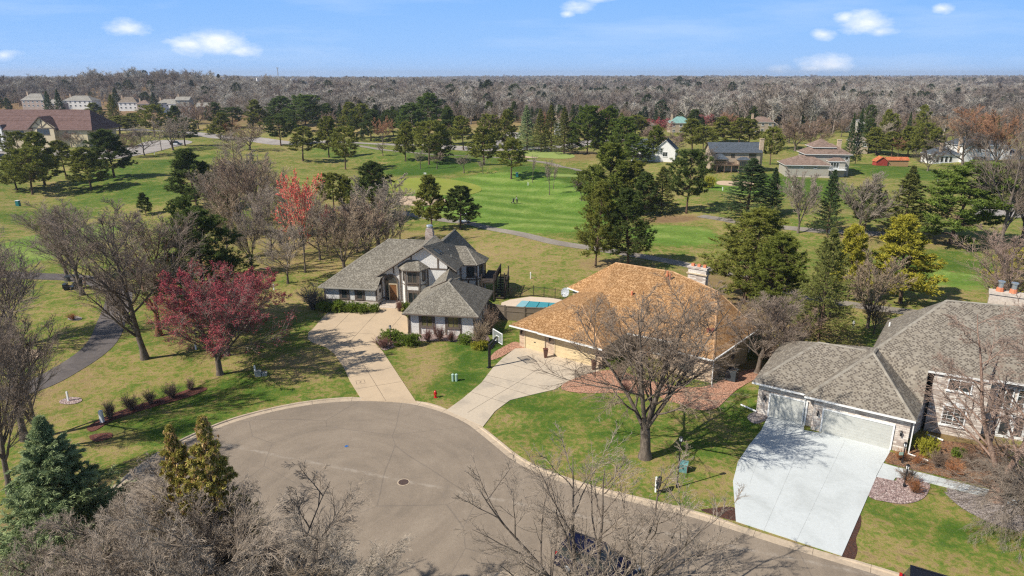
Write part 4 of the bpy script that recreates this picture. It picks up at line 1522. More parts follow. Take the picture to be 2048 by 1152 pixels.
# chimney of mixed stone with three clay pots
bm = bmesh.new()
box(bm, 12.2, 14.4, 17.6, 18.5, 2.0, 7.2)
box(bm, 12.1, 14.5, 17.5, 18.6, 7.2, 7.45)
ch = h.part('chimney', bm, 'brick_pale')
bm = bmesh.new()
box(bm, 12.05, 14.55, 17.45, 18.65, 6.55, 6.68)
h.part('stone_band', bm, 'trim_tan', ch)
for u in (12.6, 13.35, 14.05):
    bm = bmesh.new()
    box(bm, u - .17, u + .17, 17.85, 18.2, 7.45, 7.75)
    h.part('chimney_pot', bm, 'clay_pot', ch)
for (u, v, z) in ((8.6, 10.3, 5.0), (10.9, 14.6, 6.75), (11.4, 14.2, 6.65)):
    bm = bmesh.new()
    cyl(bm, (u, v, z - .2), (u, v, z + .5), .13, .13, 8)
    h.part('vent_pipe', bm, 'clay_pot')
for (u, v) in ((18.9, 7.1), (19.25, 7.35)):
    bm = bmesh.new()
    box(bm, u - .15, u + .15, v - .15, v + .15, 3.6, 4.25)
    h.part('roof_vent', bm, 'trim_rustred')

# ================================================================== brick house at the right edge
O3, A3 = (22.85, 54.65), -33
h = House('brick_house', O3, A3, 'pale brick house with weathered brown shingle hips and two white garage doors')
h.walls('garage_wall', [(-1.1, 0), (3.6, 0), (3.6, -.55), (10.75, -.55), (10.75, 6), (7.2, 12), (-1.1, 12)], -.1, 3.02, 'brick_pale')
h.walls('wall', [(7.2, 8.4), (24, 9), (24, 20), (7.2, 17.0)], 0, 5.0, 'brick_pale')
h.walls('bay', [(11.75, 4.55), (15.7, 5.0), (15.4, 9.5), (11.5, 9.2)], -.1, 5.35, 'brick_pale')
h.walls('wall', [(15.4, 6.5), (24, 8.0), (24, 12), (15.0, 12)], -.1, 4.9, 'brick_pale')
h.walls('wall', [(10.75, 2.0), (11.75, 5.6), (11.7, 8), (9, 8)], -.1, 2.95, 'brick_pale')
ap1, r1e, ap2 = (2.5, 5.4, 5.8), (6.37, 5.65, 5.8), (7.05, 4.5, 6.15)
T_, RL = (7.15, 6.1, 6.05), (11.65, 12.5, 9.5)
RR = (24.0, 15.6, 9.5)
g1L, g1R, g2L, g2R = (-1.6, -.45, 3.1), (2.85, -.45, 3.1), (2.85, -1.0, 3.16), (11.05, -1.0, 3.16)
V2 = (11.3, 2.4, 3.16)
bTL, bTR = (11.25, 4.4, 5.5), (15.45, 4.85, 5.5)
h.roof([[g1L, g1R, r1e, ap1], [g1L, ap1, (-1.6, 11.5, 3.1)], [ap1, r1e, T_, (6.7, 9.0, 5.0), (-1.6, 11.5, 3.1)],
        [g2L, g2R, ap2], [g2L, ap2, r1e, g1R], [g2R, V2, T_, ap2], [r1e, ap2, T_]], 'shingle_olive', name='garage_roof', fascia='gutter_white')
h.roof([[T_, RL, (7.1, 17.3, 5.2), (6.7, 8.0, 5.2)], [T_, V2, (11.32, 4.4, 4.3), bTL, RL], [RL, bTL, bTR, (16.0, 8.0, 6.8)], [RL, (16.0, 8.0, 6.8), (24, 9.5, 6.4), RR],
        [(16.0, 8.0, 6.8), bTR, (15.5, 5.9, 5.25)], [(16.0, 8.0, 6.8), (15.5, 5.9, 5.25), (24, 7.2, 5.25), (24, 9.5, 6.4)],
        [RL, RR, (24, 21, 5.2), (7.1, 17.3, 5.2)]], 'shingle_olive', fascia='gutter_white')
ridges(h, [(g1L, ap1), (ap1, r1e), (g2L, ap2), (g2R, ap2), (ap2, T_), (T_, RL), (RL, RR)])
gutter(h, g1L, g1R); gutter(h, g2L, g2R); gutter(h, bTL, bTR); gutter(h, (15.5, 5.85, 5.25), (24, 7.15, 5.25))
F1, F2 = fmap('-v', 0), fmap('-v', -.55)
for f, a0, a1 in ((F1, 0.0, 2.95), (F2, 4.45, 9.6)):
    bm = bmesh.new()
    mbox(bm, f, a0, a1, -.05, 2.15, .01, .05)
    gd = h.part('garage_door', bm, 'door_panel_white')
    bm = bmesh.new()
    mbox(bm, f, a0 - .12, a0, -.05, 2.27, .01, .1); mbox(bm, f, a1, a1 + .12, -.05, 2.27, .01, .1); mbox(bm, f, a0, a1, 2.15, 2.27, .01, .1)
    h.part('door_frame', bm, 'trim_white', gd)
    bm = bmesh.new()
    mbox(bm, f, a0 - .02, a1 + .02, -.05, .0, .052, .09)
    h.part('sill', bm, 'stone_pale', gd)
wall_lamp(h, F2, 4.0, 1.5); wall_lamp(h, F2, 10.2, 1.5); wall_lamp(h, F1, -.5, 1.5)
# bay window with arched white frame
fo = fmap('o', ((11.75, 4.55), (15.7, 5.0)))
w = window(h, fo, 1.0, 2.75, .9, 2.75, 'trim_white', 'glass_dark', nm=1, rows=5, fw=.11)
bm = bmesh.new()
N = 8
arc = [(1.0 + 1.75 * k / N, 2.76 + .3 * sin(pi * k / N)) for k in range(N + 1)]
a = [bm.verts.new(fo(x, z, .004)) for x, z in arc]; b = [bm.verts.new(fo(x, z, .07)) for x, z in arc]
bm.faces.new(a[::-1]); bm.faces.new(b)
for i in range(len(a)):
    j = (i + 1) % len(a)
    bm.faces.new((a[i], a[j], b[j], b[i]))
for s in (1.42, 2.33):
    mbox(bm, fo, s - .012, s + .012, 1.0, 2.66, .031, .056)
h.part('arch_frame', bm, 'trim_white', w)
window(h, fo, 1.0, 2.75, 4.05, 5.1, 'trim_white', nm=1, fw=.09, label='grey upper window pair under the eave')
fo = fmap('o', ((15.4, 6.5), (24, 8.0)))
bm = bmesh.new()
mbox(bm, fo, 1.4, 3.4, 0, 2.2, .01, .06)
dd = h.part('door', bm, 'trim_white')
bm = bmesh.new()
mbox(bm, fo, 1.6, 2.2, .3, 2.0, .062, .08); mbox(bm, fo, 2.6, 3.2, .3, 2.0, .062, .08)
h.part('pane', bm, 'glass_dark', dd)
window(h, fo, .9, 2.1, 2.6, 4.5, 'trim_white', nm=1, rows=2, sill=False)
window(h, fo, 2.3, 3.5, 2.6, 4.5, 'trim_white', nm=1, rows=2, sill=False)
window(h, fo, 5.0, 6.6, .8, 2.6, 'trim_white', nm=1, rows=2)
downspout(h, 2.8, -.1, 2.9)
downspout(h, 10.95, -.7, 2.9, (1.4, -.2))
bm = bmesh.new()
cyl(bm, (-1.05, -.1, .2), (-2.6, .6, .14), .08, .08, 6)
h.part('downspout', bm, 'gutter_white', label='white drain pipe lying out from the left garage corner')
bm = bmesh.new()
cyl(bm, (11.9, 3.3, .3), (13.2, 3.1, .2), .08, .08, 6)
h.part('downspout', bm, 'gutter_white')
bm = bmesh.new()
box(bm, 14.9, 17.6, 15.4, 16.3, 6.5, 9.9)
box(bm, 14.8, 17.7, 15.3, 16.4, 9.9, 10.15)
ch = h.part('chimney', bm, 'stone_pale')
for u in (15.6, 16.6):
    bm = bmesh.new()
    cyl(bm, (u, 15.85, 10.15), (u, 15.85, 10.5), .32, .28, 8, 0)
    cyl(bm, (u, 15.85, 10.5), (u, 15.85, 11.0), .2, .2, 8, 1)
    cyl(bm, (u, 15.85, 11.0), (u, 15.85, 11.12), .3, .3, 8, 1)
    h.part('chimney_pot', bm, ['clay_pot', 'flue_steel'], ch)
bm = bmesh.new()
cyl(bm, (7.5, 13.5, 5.3), (7.5, 13.5, 6.2), .08, .08, 8)
h.part('vent_pipe', bm, 'white_paint')


# ================================================================== houses across the golf course and in the woods
def block(h, u0, u1, v0, v1, ze, zr, wall, roof, axis='u', hip=True, over=.45, fascia='trim_white', z0=-.3):
    h.walls('wall', [(u0, v0), (u1, v0), (u1, v1), (u0, v1)], z0, ze, wall)
    a0, a1, b0, b1 = u0 - over, u1 + over, v0 - over, v1 + over
    if axis == 'u':
        m = (b0 + b1) / 2
        k = (b1 - b0) / 2 if hip else 0
        k = min(k, (a1 - a0) / 2 - .05)
        A, B = (a0 + k, m, zr), (a1 - k, m, zr)
        P = [[(a0, b0, ze), (a1, b0, ze), B, A], [(a1, b1, ze), (a0, b1, ze), A, B]]
        if hip: P += [[(a0, b1, ze), (a0, b0, ze), A], [(a1, b0, ze), (a1, b1, ze), B]]
    else:
        m = (a0 + a1) / 2
        k = (a1 - a0) / 2 if hip else 0
        k = min(k, (b1 - b0) / 2 - .05)
        A, B = (m, b0 + k, zr), (m, b1 - k, zr)
        P = [[(a0, b1, ze), (a0, b0, ze), A, B], [(a1, b0, ze), (a1, b1, ze), B, A]]
        if hip: P += [[(a0, b0, ze), (a1, b0, ze), A], [(a1, b1, ze), (a0, b1, ze), B]]
    h.roof(P, roof, .14, fascia=fascia)
    if not hip:
        for q in (0, 1):
            bm = bmesh.new()
            if axis == 'u':
                x = u0 if q == 0 else u1 - .2
                slab(bm, [(x, v0, ze), (x, v1, ze), (x, (v0 + v1) / 2, zr - .25)], (.2, 0, 0))
            else:
                y = v0 if q == 0 else v1 - .2
                slab(bm, [(u0, y, ze), (u1, y, ze), ((u0 + u1) / 2, y, zr - .25)], (0, .2, 0))
            h.part('gable_wall', bm, wall)


def chim(h, u, v, z0, z1, w=.55, m='brick_tan'):
    bm = bmesh.new()
    box(bm, u - w, u + w, v - w * .6, v + w * .6, z0, z1)
    box(bm, u - w * 1.15, u + w * 1.15, v - w * .8, v + w * .8, z1, z1 + .2)
    return h.part('chimney', bm, m)


def at_px(px, py):
    x, y = G(px, py)
    return (x, y, float(terrain(x, y)))


# slate-roofed house with a deck
L = at_px(1425, 347)
h = House('decked_house', L, -3, 'beige two-storey house with a slate blue roof and a raised wooden deck')
block(h, 0, 15.2, 4, 12, 6.0, 8.8, 'siding_beige', 'shingle_slate', 'u', False, .5, 'trim_brown')
block(h, 0.2, 4.4, .6, 4, 4.3, 5.9, 'siding_beige', 'shingle_slate', 'u', True, .4, 'trim_brown', 2.6)
block(h, 8.2, 11.6, 2.4, 4, 3.9, 4.7, 'siding_beige', 'shingle_slate', 'u', True, .3, 'trim_brown')
f = fmap('-v', 4)
window(h, f, 6.2, 7.3, 4.6, 5.6, nm=1); window(h, f, 11.7, 13.9, 4.5, 5.7, nm=3); window(h, f, 5.6, 7.4, 2.0, 3.0, nm=2)
window(h, fmap('-v', 2.4), 8.5, 11.3, 1.4, 3.4, nm=3)
window(h, fmap('-v', .6), .6, 4.0, 2.9, 4.0, nm=3)
window(h, f, .4, 4.2, .2, 2.0, nm=3)
chim(h, 15.5, 5.0, -.2, 10.0, .6)
bm = bmesh.new()
box(bm, -.3, 8.2, .4, 3.9, 2.4, 2.58)
dk = h.part('deck', bm, 'wood_deck')
bm = bmesh.new()
for u in np.arange(-.25, 8.2, .25):
    box(bm, u, u + .05, .42, .47, 2.58, 3.5)
box(bm, -.3, 8.2, .4, .5, 3.5, 3.58)
h.part('railing', bm, 'wood_deck', dk)
for u in (1.4, 3.6, 5.8, 8.0):
    bm = bmesh.new()
    box(bm, u - .1, u + .1, .5, .7, -.3, 2.4)
    h.part('post', bm, 'wood_deck', dk)
# rust-brown roofed house
L = at_px(1570, 352)
h = House('hillside_house', L, -8, 'grey-sided house with rust-brown hip roofs above a green slope')
block(h, 0, 12.5, 0, 9, 3.4, 5.9, 'siding_palegreen', 'shingle_redbrown', 'u', True, .6)
block(h, 6.5, 19.3, 4, 13, 6.3, 9.2, 'siding_palegreen', 'shingle_redbrown', 'u', True, .6)
block(h, 9, 15, 6, 14, 8.2, 10.5, 'siding_palegreen', 'shingle_redbrown', 'u', True, .5)
block(h, 12.8, 17.4, 1.5, 4.2, 4.5, 5.5, 'siding_palegreen', 'shingle_redbrown', 'u', True, .3)
chim(h, 16.8, 8, 5, 10.2, .6)
f = fmap('-v', 0)
window(h, f, 4.0, 5.0, 2.5, 3.0, 'trim_white', nm=0); window(h, f, 8.0, 9.0, 2.5, 3.0, 'trim_white', nm=0)
window(h, fmap('-v', 1.5), 13.1, 15.6, 2.4, 4.2, 'trim_white', nm=2); window(h, fmap('-v', 4), 17.8, 18.8, 4.6, 5.7, 'trim_white', nm=0)
window(h, fmap('-v', 4), 17.8, 18.8, 1.6, 2.8, 'trim_white', nm=0)
bm = bmesh.new()
box(bm, 12.3, 17.2, -.6, 1.5, 2.0, 2.2)
dk = h.part('deck', bm, 'trim_white')
bm = bmesh.new()
for u in np.arange(12.3, 17.2, .25): box(bm, u, u + .04, -.6, -.55, 2.2, 3.0)
box(bm, 12.3, 17.2, -.62, -.52, 3.0, 3.07)
h.part('railing', bm, 'trim_white', dk)
bm = bmesh.new()
for k in range(9): box(bm, 12.2 + k * .3, 12.5 + k * .3, -1.9, -.8, 2.0 - k * .25, 2.08 - k * .25)
h.part('steps', bm, 'siding_grey', dk)
bm = bmesh.new()
box(bm, -.5, 12.6, -1.0, -.8, -.5, .25)
h.part('retaining_wall', bm, 'stone_pale')
# orange playhouse / shelter
L = at_px(1752, 331)
h = House('garden_pavilion', L, -4, 'low rust-orange roofed garden pavilion on the far lawn', 'pavilion')
block(h, 0, 3.6, 0, 3, 1.4, 2.9, 'red_siding', 'shingle_rust', 'v', False, .25, 'clay_pot')
block(h, 3.7, 10.5, .4, 3.4, 1.8, 2.7, 'wood_pine', 'shingle_rust', 'u', False, .25, 'clay_pot')
# white house behind the bare trees at the right
L = at_px(1908, 330)
h = House('white_house', L, 0, 'white house with dark roofs half hidden by the bare trees at the far right')
block(h, 4, 20, 3, 13, 6.2, 9.6, 'siding_white', 'shingle_slate', 'u', True, .5)
block(h, -5, 4, 4, 11, 3.0, 5.4, 'siding_white', 'shingle_slate', 'u', True, .5)
block(h, 20, 26, 3, 9, 3.0, 5.0, 'siding_white', 'shingle_slate', 'u', True, .5)
chim(h, 4.0, 5, 2, 8.6, .5); chim(h, -2.2, 5.2, 3, 6.6, .4)
f = fmap('-v', 3)
for a0 in (6, 9, 15.5, 18):
    window(h, f, a0, a0 + 1.3, 4.0, 5.4, 'trim_white', nm=1)
window(h, f, 8.0, 12.5, .3, 2.5, 'trim_white', nm=3)
for a0 in (-4, -2.5, -1, .5): window(h, fmap('-v', 4), a0, a0 + 1.1, .4, 2.4, 'trim_white', nm=0)
# white house behind pines (centre)
L = at_px(1262, 322)
h = House('white_house', L, -18, 'white gabled house glimpsed between the pines in the middle')
block(h, 0, 9, 0, 9, 4.5, 7.4, 'siding_white', 'shingle_slate', 'u', False, .4)
block(h, 8.2, 15, -1, 7, 4.2, 7.6, 'siding_white', 'shingle_slate', 'v', False, .4)
for a0, z in ((1, .8), (3, .8), (5.5, .8)): window(h, fmap('-v', 0), a0, a0 + 1.2, z, z + 1.6, 'trim_white', nm=1)
window(h, fmap('-v', -1), 10.8, 12.4, 2.0, 3.6, 'trim_white', nm=1)
# timbered clubhouse
x, y = G(22, 302)
h = House('clubhouse', (x, y, 0), -3, 'long timbered clubhouse with a deep brown roof behind the car park', 'clubhouse')
W = depth(y) / FPX
U = lambda px: (px - 22) * W
ridge = HT(y + 9, 219); eave = HT(y, 259)
h.walls('wall', [(U(-60), 0), (U(186), 0), (U(186), 19), (U(-60), 19)], -.2, eave - .1, 'siding_cream')
h.roof([[(U(-70), -.8, eave), (U(200), -.8, eave), (U(170), 9, ridge), (U(-60), 9, ridge)], [(U(200), -.8, eave), (U(200), 19.8, eave), (U(170), 9, ridge)],
        [(U(200), 19.8, eave), (U(-70), 19.8, eave), (U(-60), 9, ridge), (U(170), 9, ridge)]], 'shingle_club', .25)
gz = HT(y - 2.6, 233); ge = HT(y - 2.6, 256)
h.walls('wall', [(U(84), -2.2), (U(127), -2.2), (U(127), 0.1), (U(84), 0.1)], -.2, ge, 'siding_cream')
bm = bmesh.new()
slab(bm, [(U(80), -2.2, ge), (U(131), -2.2, ge), (U(103), -2.2, gz - .3)], (0, .3, 0))
h.part('gable_wall', bm, 'siding_cream')
h.roof([[(U(76), -2.9, ge - .4), (U(103), -2.9, gz), (U(99), 5.2, gz), (U(82), .6, ge)], [(U(103), -2.9, gz), (U(133), -2.9, ge - .6), (U(128), .6, ge), (U(99), 5.2, gz)]], 'shingle_club', .25, 'gable_roof')
f = fmap('-v', -2.2)
bm = bmesh.new()
mid = U(104)
for a, b in [((mid, ge), (mid, gz - .5)), ((mid, ge + .2), (U(91), ge + 2.3)), ((mid, ge + .2), (U(117), ge + 2.3)), ((U(79), ge), (U(131), ge)), ((U(84), 0), (U(84), ge))]:
    bar(bm, f, a, b, .32, .09)
    h.part('timber', bm, 'trim_brown')
    bm = bmesh.new()
bm.free()
window(h, f, U(93), U(118), ge - 2.6, ge - .3, 'trim_brown', nm=3)
f = fmap('-v', 0)
window(h, f, U(42), U(57), eave - 2.6, eave - .5, 'trim_brown', nm=1)
trimset(h, f, [(U(73) - .15, U(73) + .15, 0, eave - .2), (U(20), U(22), 0, eave - .2)])
bm = bmesh.new()
slab(bm, [(U(16), -1.2, -.2), (U(16), -1.2, eave), (U(0), -1.2, eave + 5.6), (U(-8), -1.2, eave + 5.6), (U(-8), -1.2, -.2)], (0, 1, 0))
h.part('gable_wall', bm, 'siding_white', label='white timbered end gable at the left edge')
window(h, fmap('-v', -1.2), U(-2), U(11), 3.4, 6.4, 'trim_brown', nm=2)

# suburban houses in the woods: (px left, px right, base row, eave row, ridge row, wall, roof, deg, hip, label)
FARH = [
 (45, 92, 216, 200, 187, 'brick_house', 'shingle_pale', -4, True, 'pale-roofed brick house above the clubhouse roof, nearest the left edge'),
 (92, 124, 216, 207, 198, 'brick_house', 'shingle_pale', -4, True, 'low wing house with a pale roof left of the dark spruce pair'),
 (129, 186, 216, 201, 191, 'siding_white', 'shingle_pale', 0, True, 'wide white house with a grey hip roof above the clubhouse'),
 (62, 104, 190, 176, 168, 'siding_beige', 'shingle_pale', 2, True, 'distant pale-roofed house higher in the left woods'),
 (240, 276, 222, 205, 194, 'siding_white', 'shingle_tan', 3, True, 'white house with brown roof right of the tall spruce'),
 (276, 300, 222, 208, 200, 'brick_house', 'shingle_redbrown', 3, True, 'red-brown roofed house partly behind a dark evergreen'),
 (312, 362, 224, 208, 198, 'siding_white', 'shingle_pale', 0, True, 'pale grey roofed house among pink-grey trees'),
 (352, 378, 205, 200, 193, 'siding_grey', 'shingle_pale', 5, False, 'small grey gable behind the pale-roofed house'),
 (396, 424, 224, 213, 205, 'siding_grey', 'shingle_pale', 10, False, 'grey gabled house at the right end of the left house row'),
 (1340, 1382, 262, 246, 233, 'siding_beige', 'shingle_teal', 0, True, 'house with a pale teal roof between reddish trees'),
 (1502, 1546, 262, 244, 233, 'siding_beige', 'shingle_redbrown', 0, True, 'brown two-storey house with porches right of the olive pines'),
 (1292, 1312, 262, 250, 242, 'siding_beige', 'shingle_tan', 12, True, 'brown roof just showing left of the teal roof'),
 (1706, 1734, 300, 283, 268, 'siding_beige', 'shingle_tan', -10, True, 'brown roof behind the tall spruce pair'),
 (1714, 1732, 262, 248, 238, 'siding_grey', 'shingle_pale', 30, False, 'grey gable end among small conifers'),
 (930, 952, 232, 214, 204, 'siding_white', 'shingle_pale', 30, False, 'pale roofed house high in the middle woods'),
 (820, 842, 212, 201, 195, 'siding_white', 'shingle_pale', 10, False, 'faint grey roof in the woods behind the tall white pine'),
 (608, 634, 188, 174, 163, 'siding_grey', 'shingle_slate', 20, False, 'steep grey gable standing up from the distant woods'),
 (570, 604, 186, 174, 166, 'siding_grey', 'shingle_slate', 0, True, 'long blue-grey roof left of the steep distant gable'),
 (1540, 1552, 262, 248, 240, 'siding_beige', 'shingle_tan', 0, True, 'small tan chimney house beside the brown porch house'),
 (1110, 1122, 268, 246, 236, 'siding_white', 'shingle_tan', 0, True, 'narrow white house end behind the spruce row'),
]
for (x0, x1, yb, ye, yr, wm, rm, dg, hip, lb) in FARH:
    bx, by = G((x0 + x1) / 2, yb + 3)
    tz = float(terrain(bx, by))
    w = depth(by) / FPX * (x1 - x0)
    d = max(8, w * .55)
    ze = max(2.6, HT(by, ye) - tz); zr = max(ze + 1.5, HT(by + d / 2, yr) - tz)
    h = House('suburban_house', (bx, by, tz), dg, lb)
    if any(w_ in lb for w_ in ('woods behind', 'middle woods', 'distant woods', 'distant gable', 'narrow white')): h.r['glimpse'] = 1
    block(h, -w / 2, w / 2, 0, d, ze, zr, wm, rm, 'u', hip, .4)
    n = max(2, int(w / 3.5))
    for k in range(n):
        a0 = -w / 2 + w * (k + .5) / n - .7
        for z in ([ze - 1.9] if ze < 4.6 else [ze - 1.9, ze - 4.7]):
            if z > .1: window(h, fmap('-v', 0), a0, a0 + 1.4, z, z + 1.3, 'trim_white', nm=1)
    chim(h, -w * .38, d * .5, ze, zr + 1.2, .5)
# white rooftops of the estate on the skyline
k = 0
for i, (px, py, ww) in enumerate([(418, 158, 9), (434, 157, 8), (446, 156, 10), (462, 159, 9), (476, 157, 11), (490, 158, 9), (505, 160, 10), (520, 158, 8), (540, 162, 10), (380, 160, 8), (566, 161, 12), (590, 160, 12)]):
    by = 1500 + 90 * (i % 5)
    bx = (px - 1024) / FPX * depth(by)
    zr = HT(by, py - 4)
    w = ww * depth(by) / FPX
    h = House('estate_house', (bx, by, zr - 9), 10 * (i % 4), 'white estate house on the skyline above the bare woods')
    h.r['group'] = 'white houses of the skyline estate'
    block(h, -w / 2, w / 2, 0, 9, 7, 9, 'siding_white', 'shingle_pale', 'v' if i % 2 else 'u', False, .4)
# ------------------------------------------------------------------ trees: grown level by level
def norm(v):
    return v / (np.linalg.norm(v, axis=-1, keepdims=True) + 1e-9)


def grow(rg, S, D, L, r0, r1, k, wander=.12, up=.0):
    n = len(S)
    P = np.zeros((n, k, 3)); P[:, 0] = S
    d = norm(D)
    for i in range(1, k):
        d = norm(d + rg.normal(0, wander, (n, 3)) + np.array([0, 0, up]))
        P[:, i] = P[:, i - 1] + d * (L / (k - 1))[:, None]
    t = np.linspace(0, 1, k)[None, :]
    return P, r0[:, None] * (1 - t) + r1[:, None] * t


def spawn(rg, P, Rr, m, t0, t1, a0, a1, lf, rf, minr, taper=.5, Lp=None):
    n, k, _ = P.shape
    t = t0 + (t1 - t0) * (np.arange(m)[None, :] + rg.uniform(0, 1, (n, m))) / m
    x = t * (k - 1)
    i = np.minimum(x.astype(int), k - 2)
    f = (x - i)[..., None]
    idx = np.arange(n)[:, None]
    A, B = P[idx, i], P[idx, i + 1]
    S = A * (1 - f) + B * f
    T = norm(B - A)
    rp = Rr[idx, i] * (1 - f[..., 0]) + Rr[idx, i + 1] * f[..., 0]
    rnd = rg.normal(0, 1, T.shape)
    Q = norm(rnd - T * (rnd * T).sum(-1, keepdims=True))
    ang = rg.uniform(a0, a1, (n, m))[..., None]
    D = T * np.cos(ang) + Q * np.sin(ang)
    if Lp is None: Lp = np.linalg.norm(np.diff(P, axis=1), axis=-1).sum(1)
    L = Lp[:, None] * lf * (1 - taper * (t - t0) / max(t1 - t0, .01)) * rg.uniform(.7, 1.25, (n, m))
    r = np.maximum(np.minimum(rp * rf, rp), minr)
    return S.reshape(-1, 3), D.reshape(-1, 3), L.ravel(), r.ravel()


def tubes(P, Rr, sides):
    n, k, _ = P.shape
    T = np.empty_like(P)
    T[:, 1:-1] = P[:, 2:] - P[:, :-2]
    T[:, 0] = P[:, 1] - P[:, 0]
    T[:, -1] = P[:, -1] - P[:, -2]
    T = norm(T)
    ref = np.where(np.abs(T[..., 2:3]) > .9, np.array([1., 0, 0]), np.array([0, 0, 1.]))
    A = norm(np.cross(T, ref)); B = np.cross(T, A)
    th = np.arange(sides) * 2 * pi / sides
    V = P[:, :, None, :] + Rr[:, :, None, None] * (A[:, :, None, :] * np.cos(th)[:, None] + B[:, :, None, :] * np.sin(th)[:, None])
    base = (np.arange(n)[:, None, None] * k + np.arange(k - 1)[None, :, None]) * sides
    s = np.arange(sides)[None, None, :]
    s2 = (s + 1) % sides
    Q = np.stack([base + s, base + s2, base + sides + s2, base + sides + s], -1).reshape(-1, 4)
    return V.reshape(-1, 3), Q


def blades(rg, C, D, L, W):
    """one thin triangle per entry, base at C, tip at C + D*L"""
    n = len(C)
    R_ = norm(np.cross(D, rg.normal(0, 1, (n, 3))))
    W = np.broadcast_to(W, (n,))[:, None]
    L = np.broadcast_to(L, (n,))[:, None]
    V = np.stack([C - R_ * W / 2, C + R_ * W / 2, C + D * L], 1).reshape(-1, 3)
    return V, np.arange(n * 3).reshape(-1, 3)


class Geo:
    def __init__(self):
        self.V, self.Q, self.T, self.aq, self.at = [], [], [], [], []
        self.mq, self.mt = [], []
        self.n = 0

    def quads(self, V, Q, a=.5, m=0):
        self.V.append(V); self.Q.append(Q + self.n); self.n += len(V)
        self.aq.append(np.broadcast_to(a, (len(Q),))); self.mq.append(np.full(len(Q), m))

    def tris(self, V, T, a=.5, m=0):
        self.V.append(V); self.T.append(T + self.n); self.n += len(V)
        self.at.append(np.broadcast_to(a, (len(T),))); self.mt.append(np.full(len(T), m))

    def mesh(self, name, mats, smooth=False):
        Q = np.concatenate(self.Q) if self.Q else None
        T = np.concatenate(self.T) if self.T else None
        at = np.concatenate(self.aq + self.at)
        mi = np.concatenate(self.mq + self.mt)
        return npmesh(name, np.concatenate(self.V), Q, T, mats, smooth, mi if len(mats) > 1 else None, {'vary': at})


def rep(a, m):
    return np.repeat(a, m, 0)


PROTO = {}


def proto(name, trunk, crown, H, W):
    PROTO[name] = (trunk, crown, H, W)


def measure(P):
    P = P.reshape(-1, 3)
    return P[:, 2].max(), np.percentile(np.hypot(P[:, 0], P[:, 1]), 97) * 2


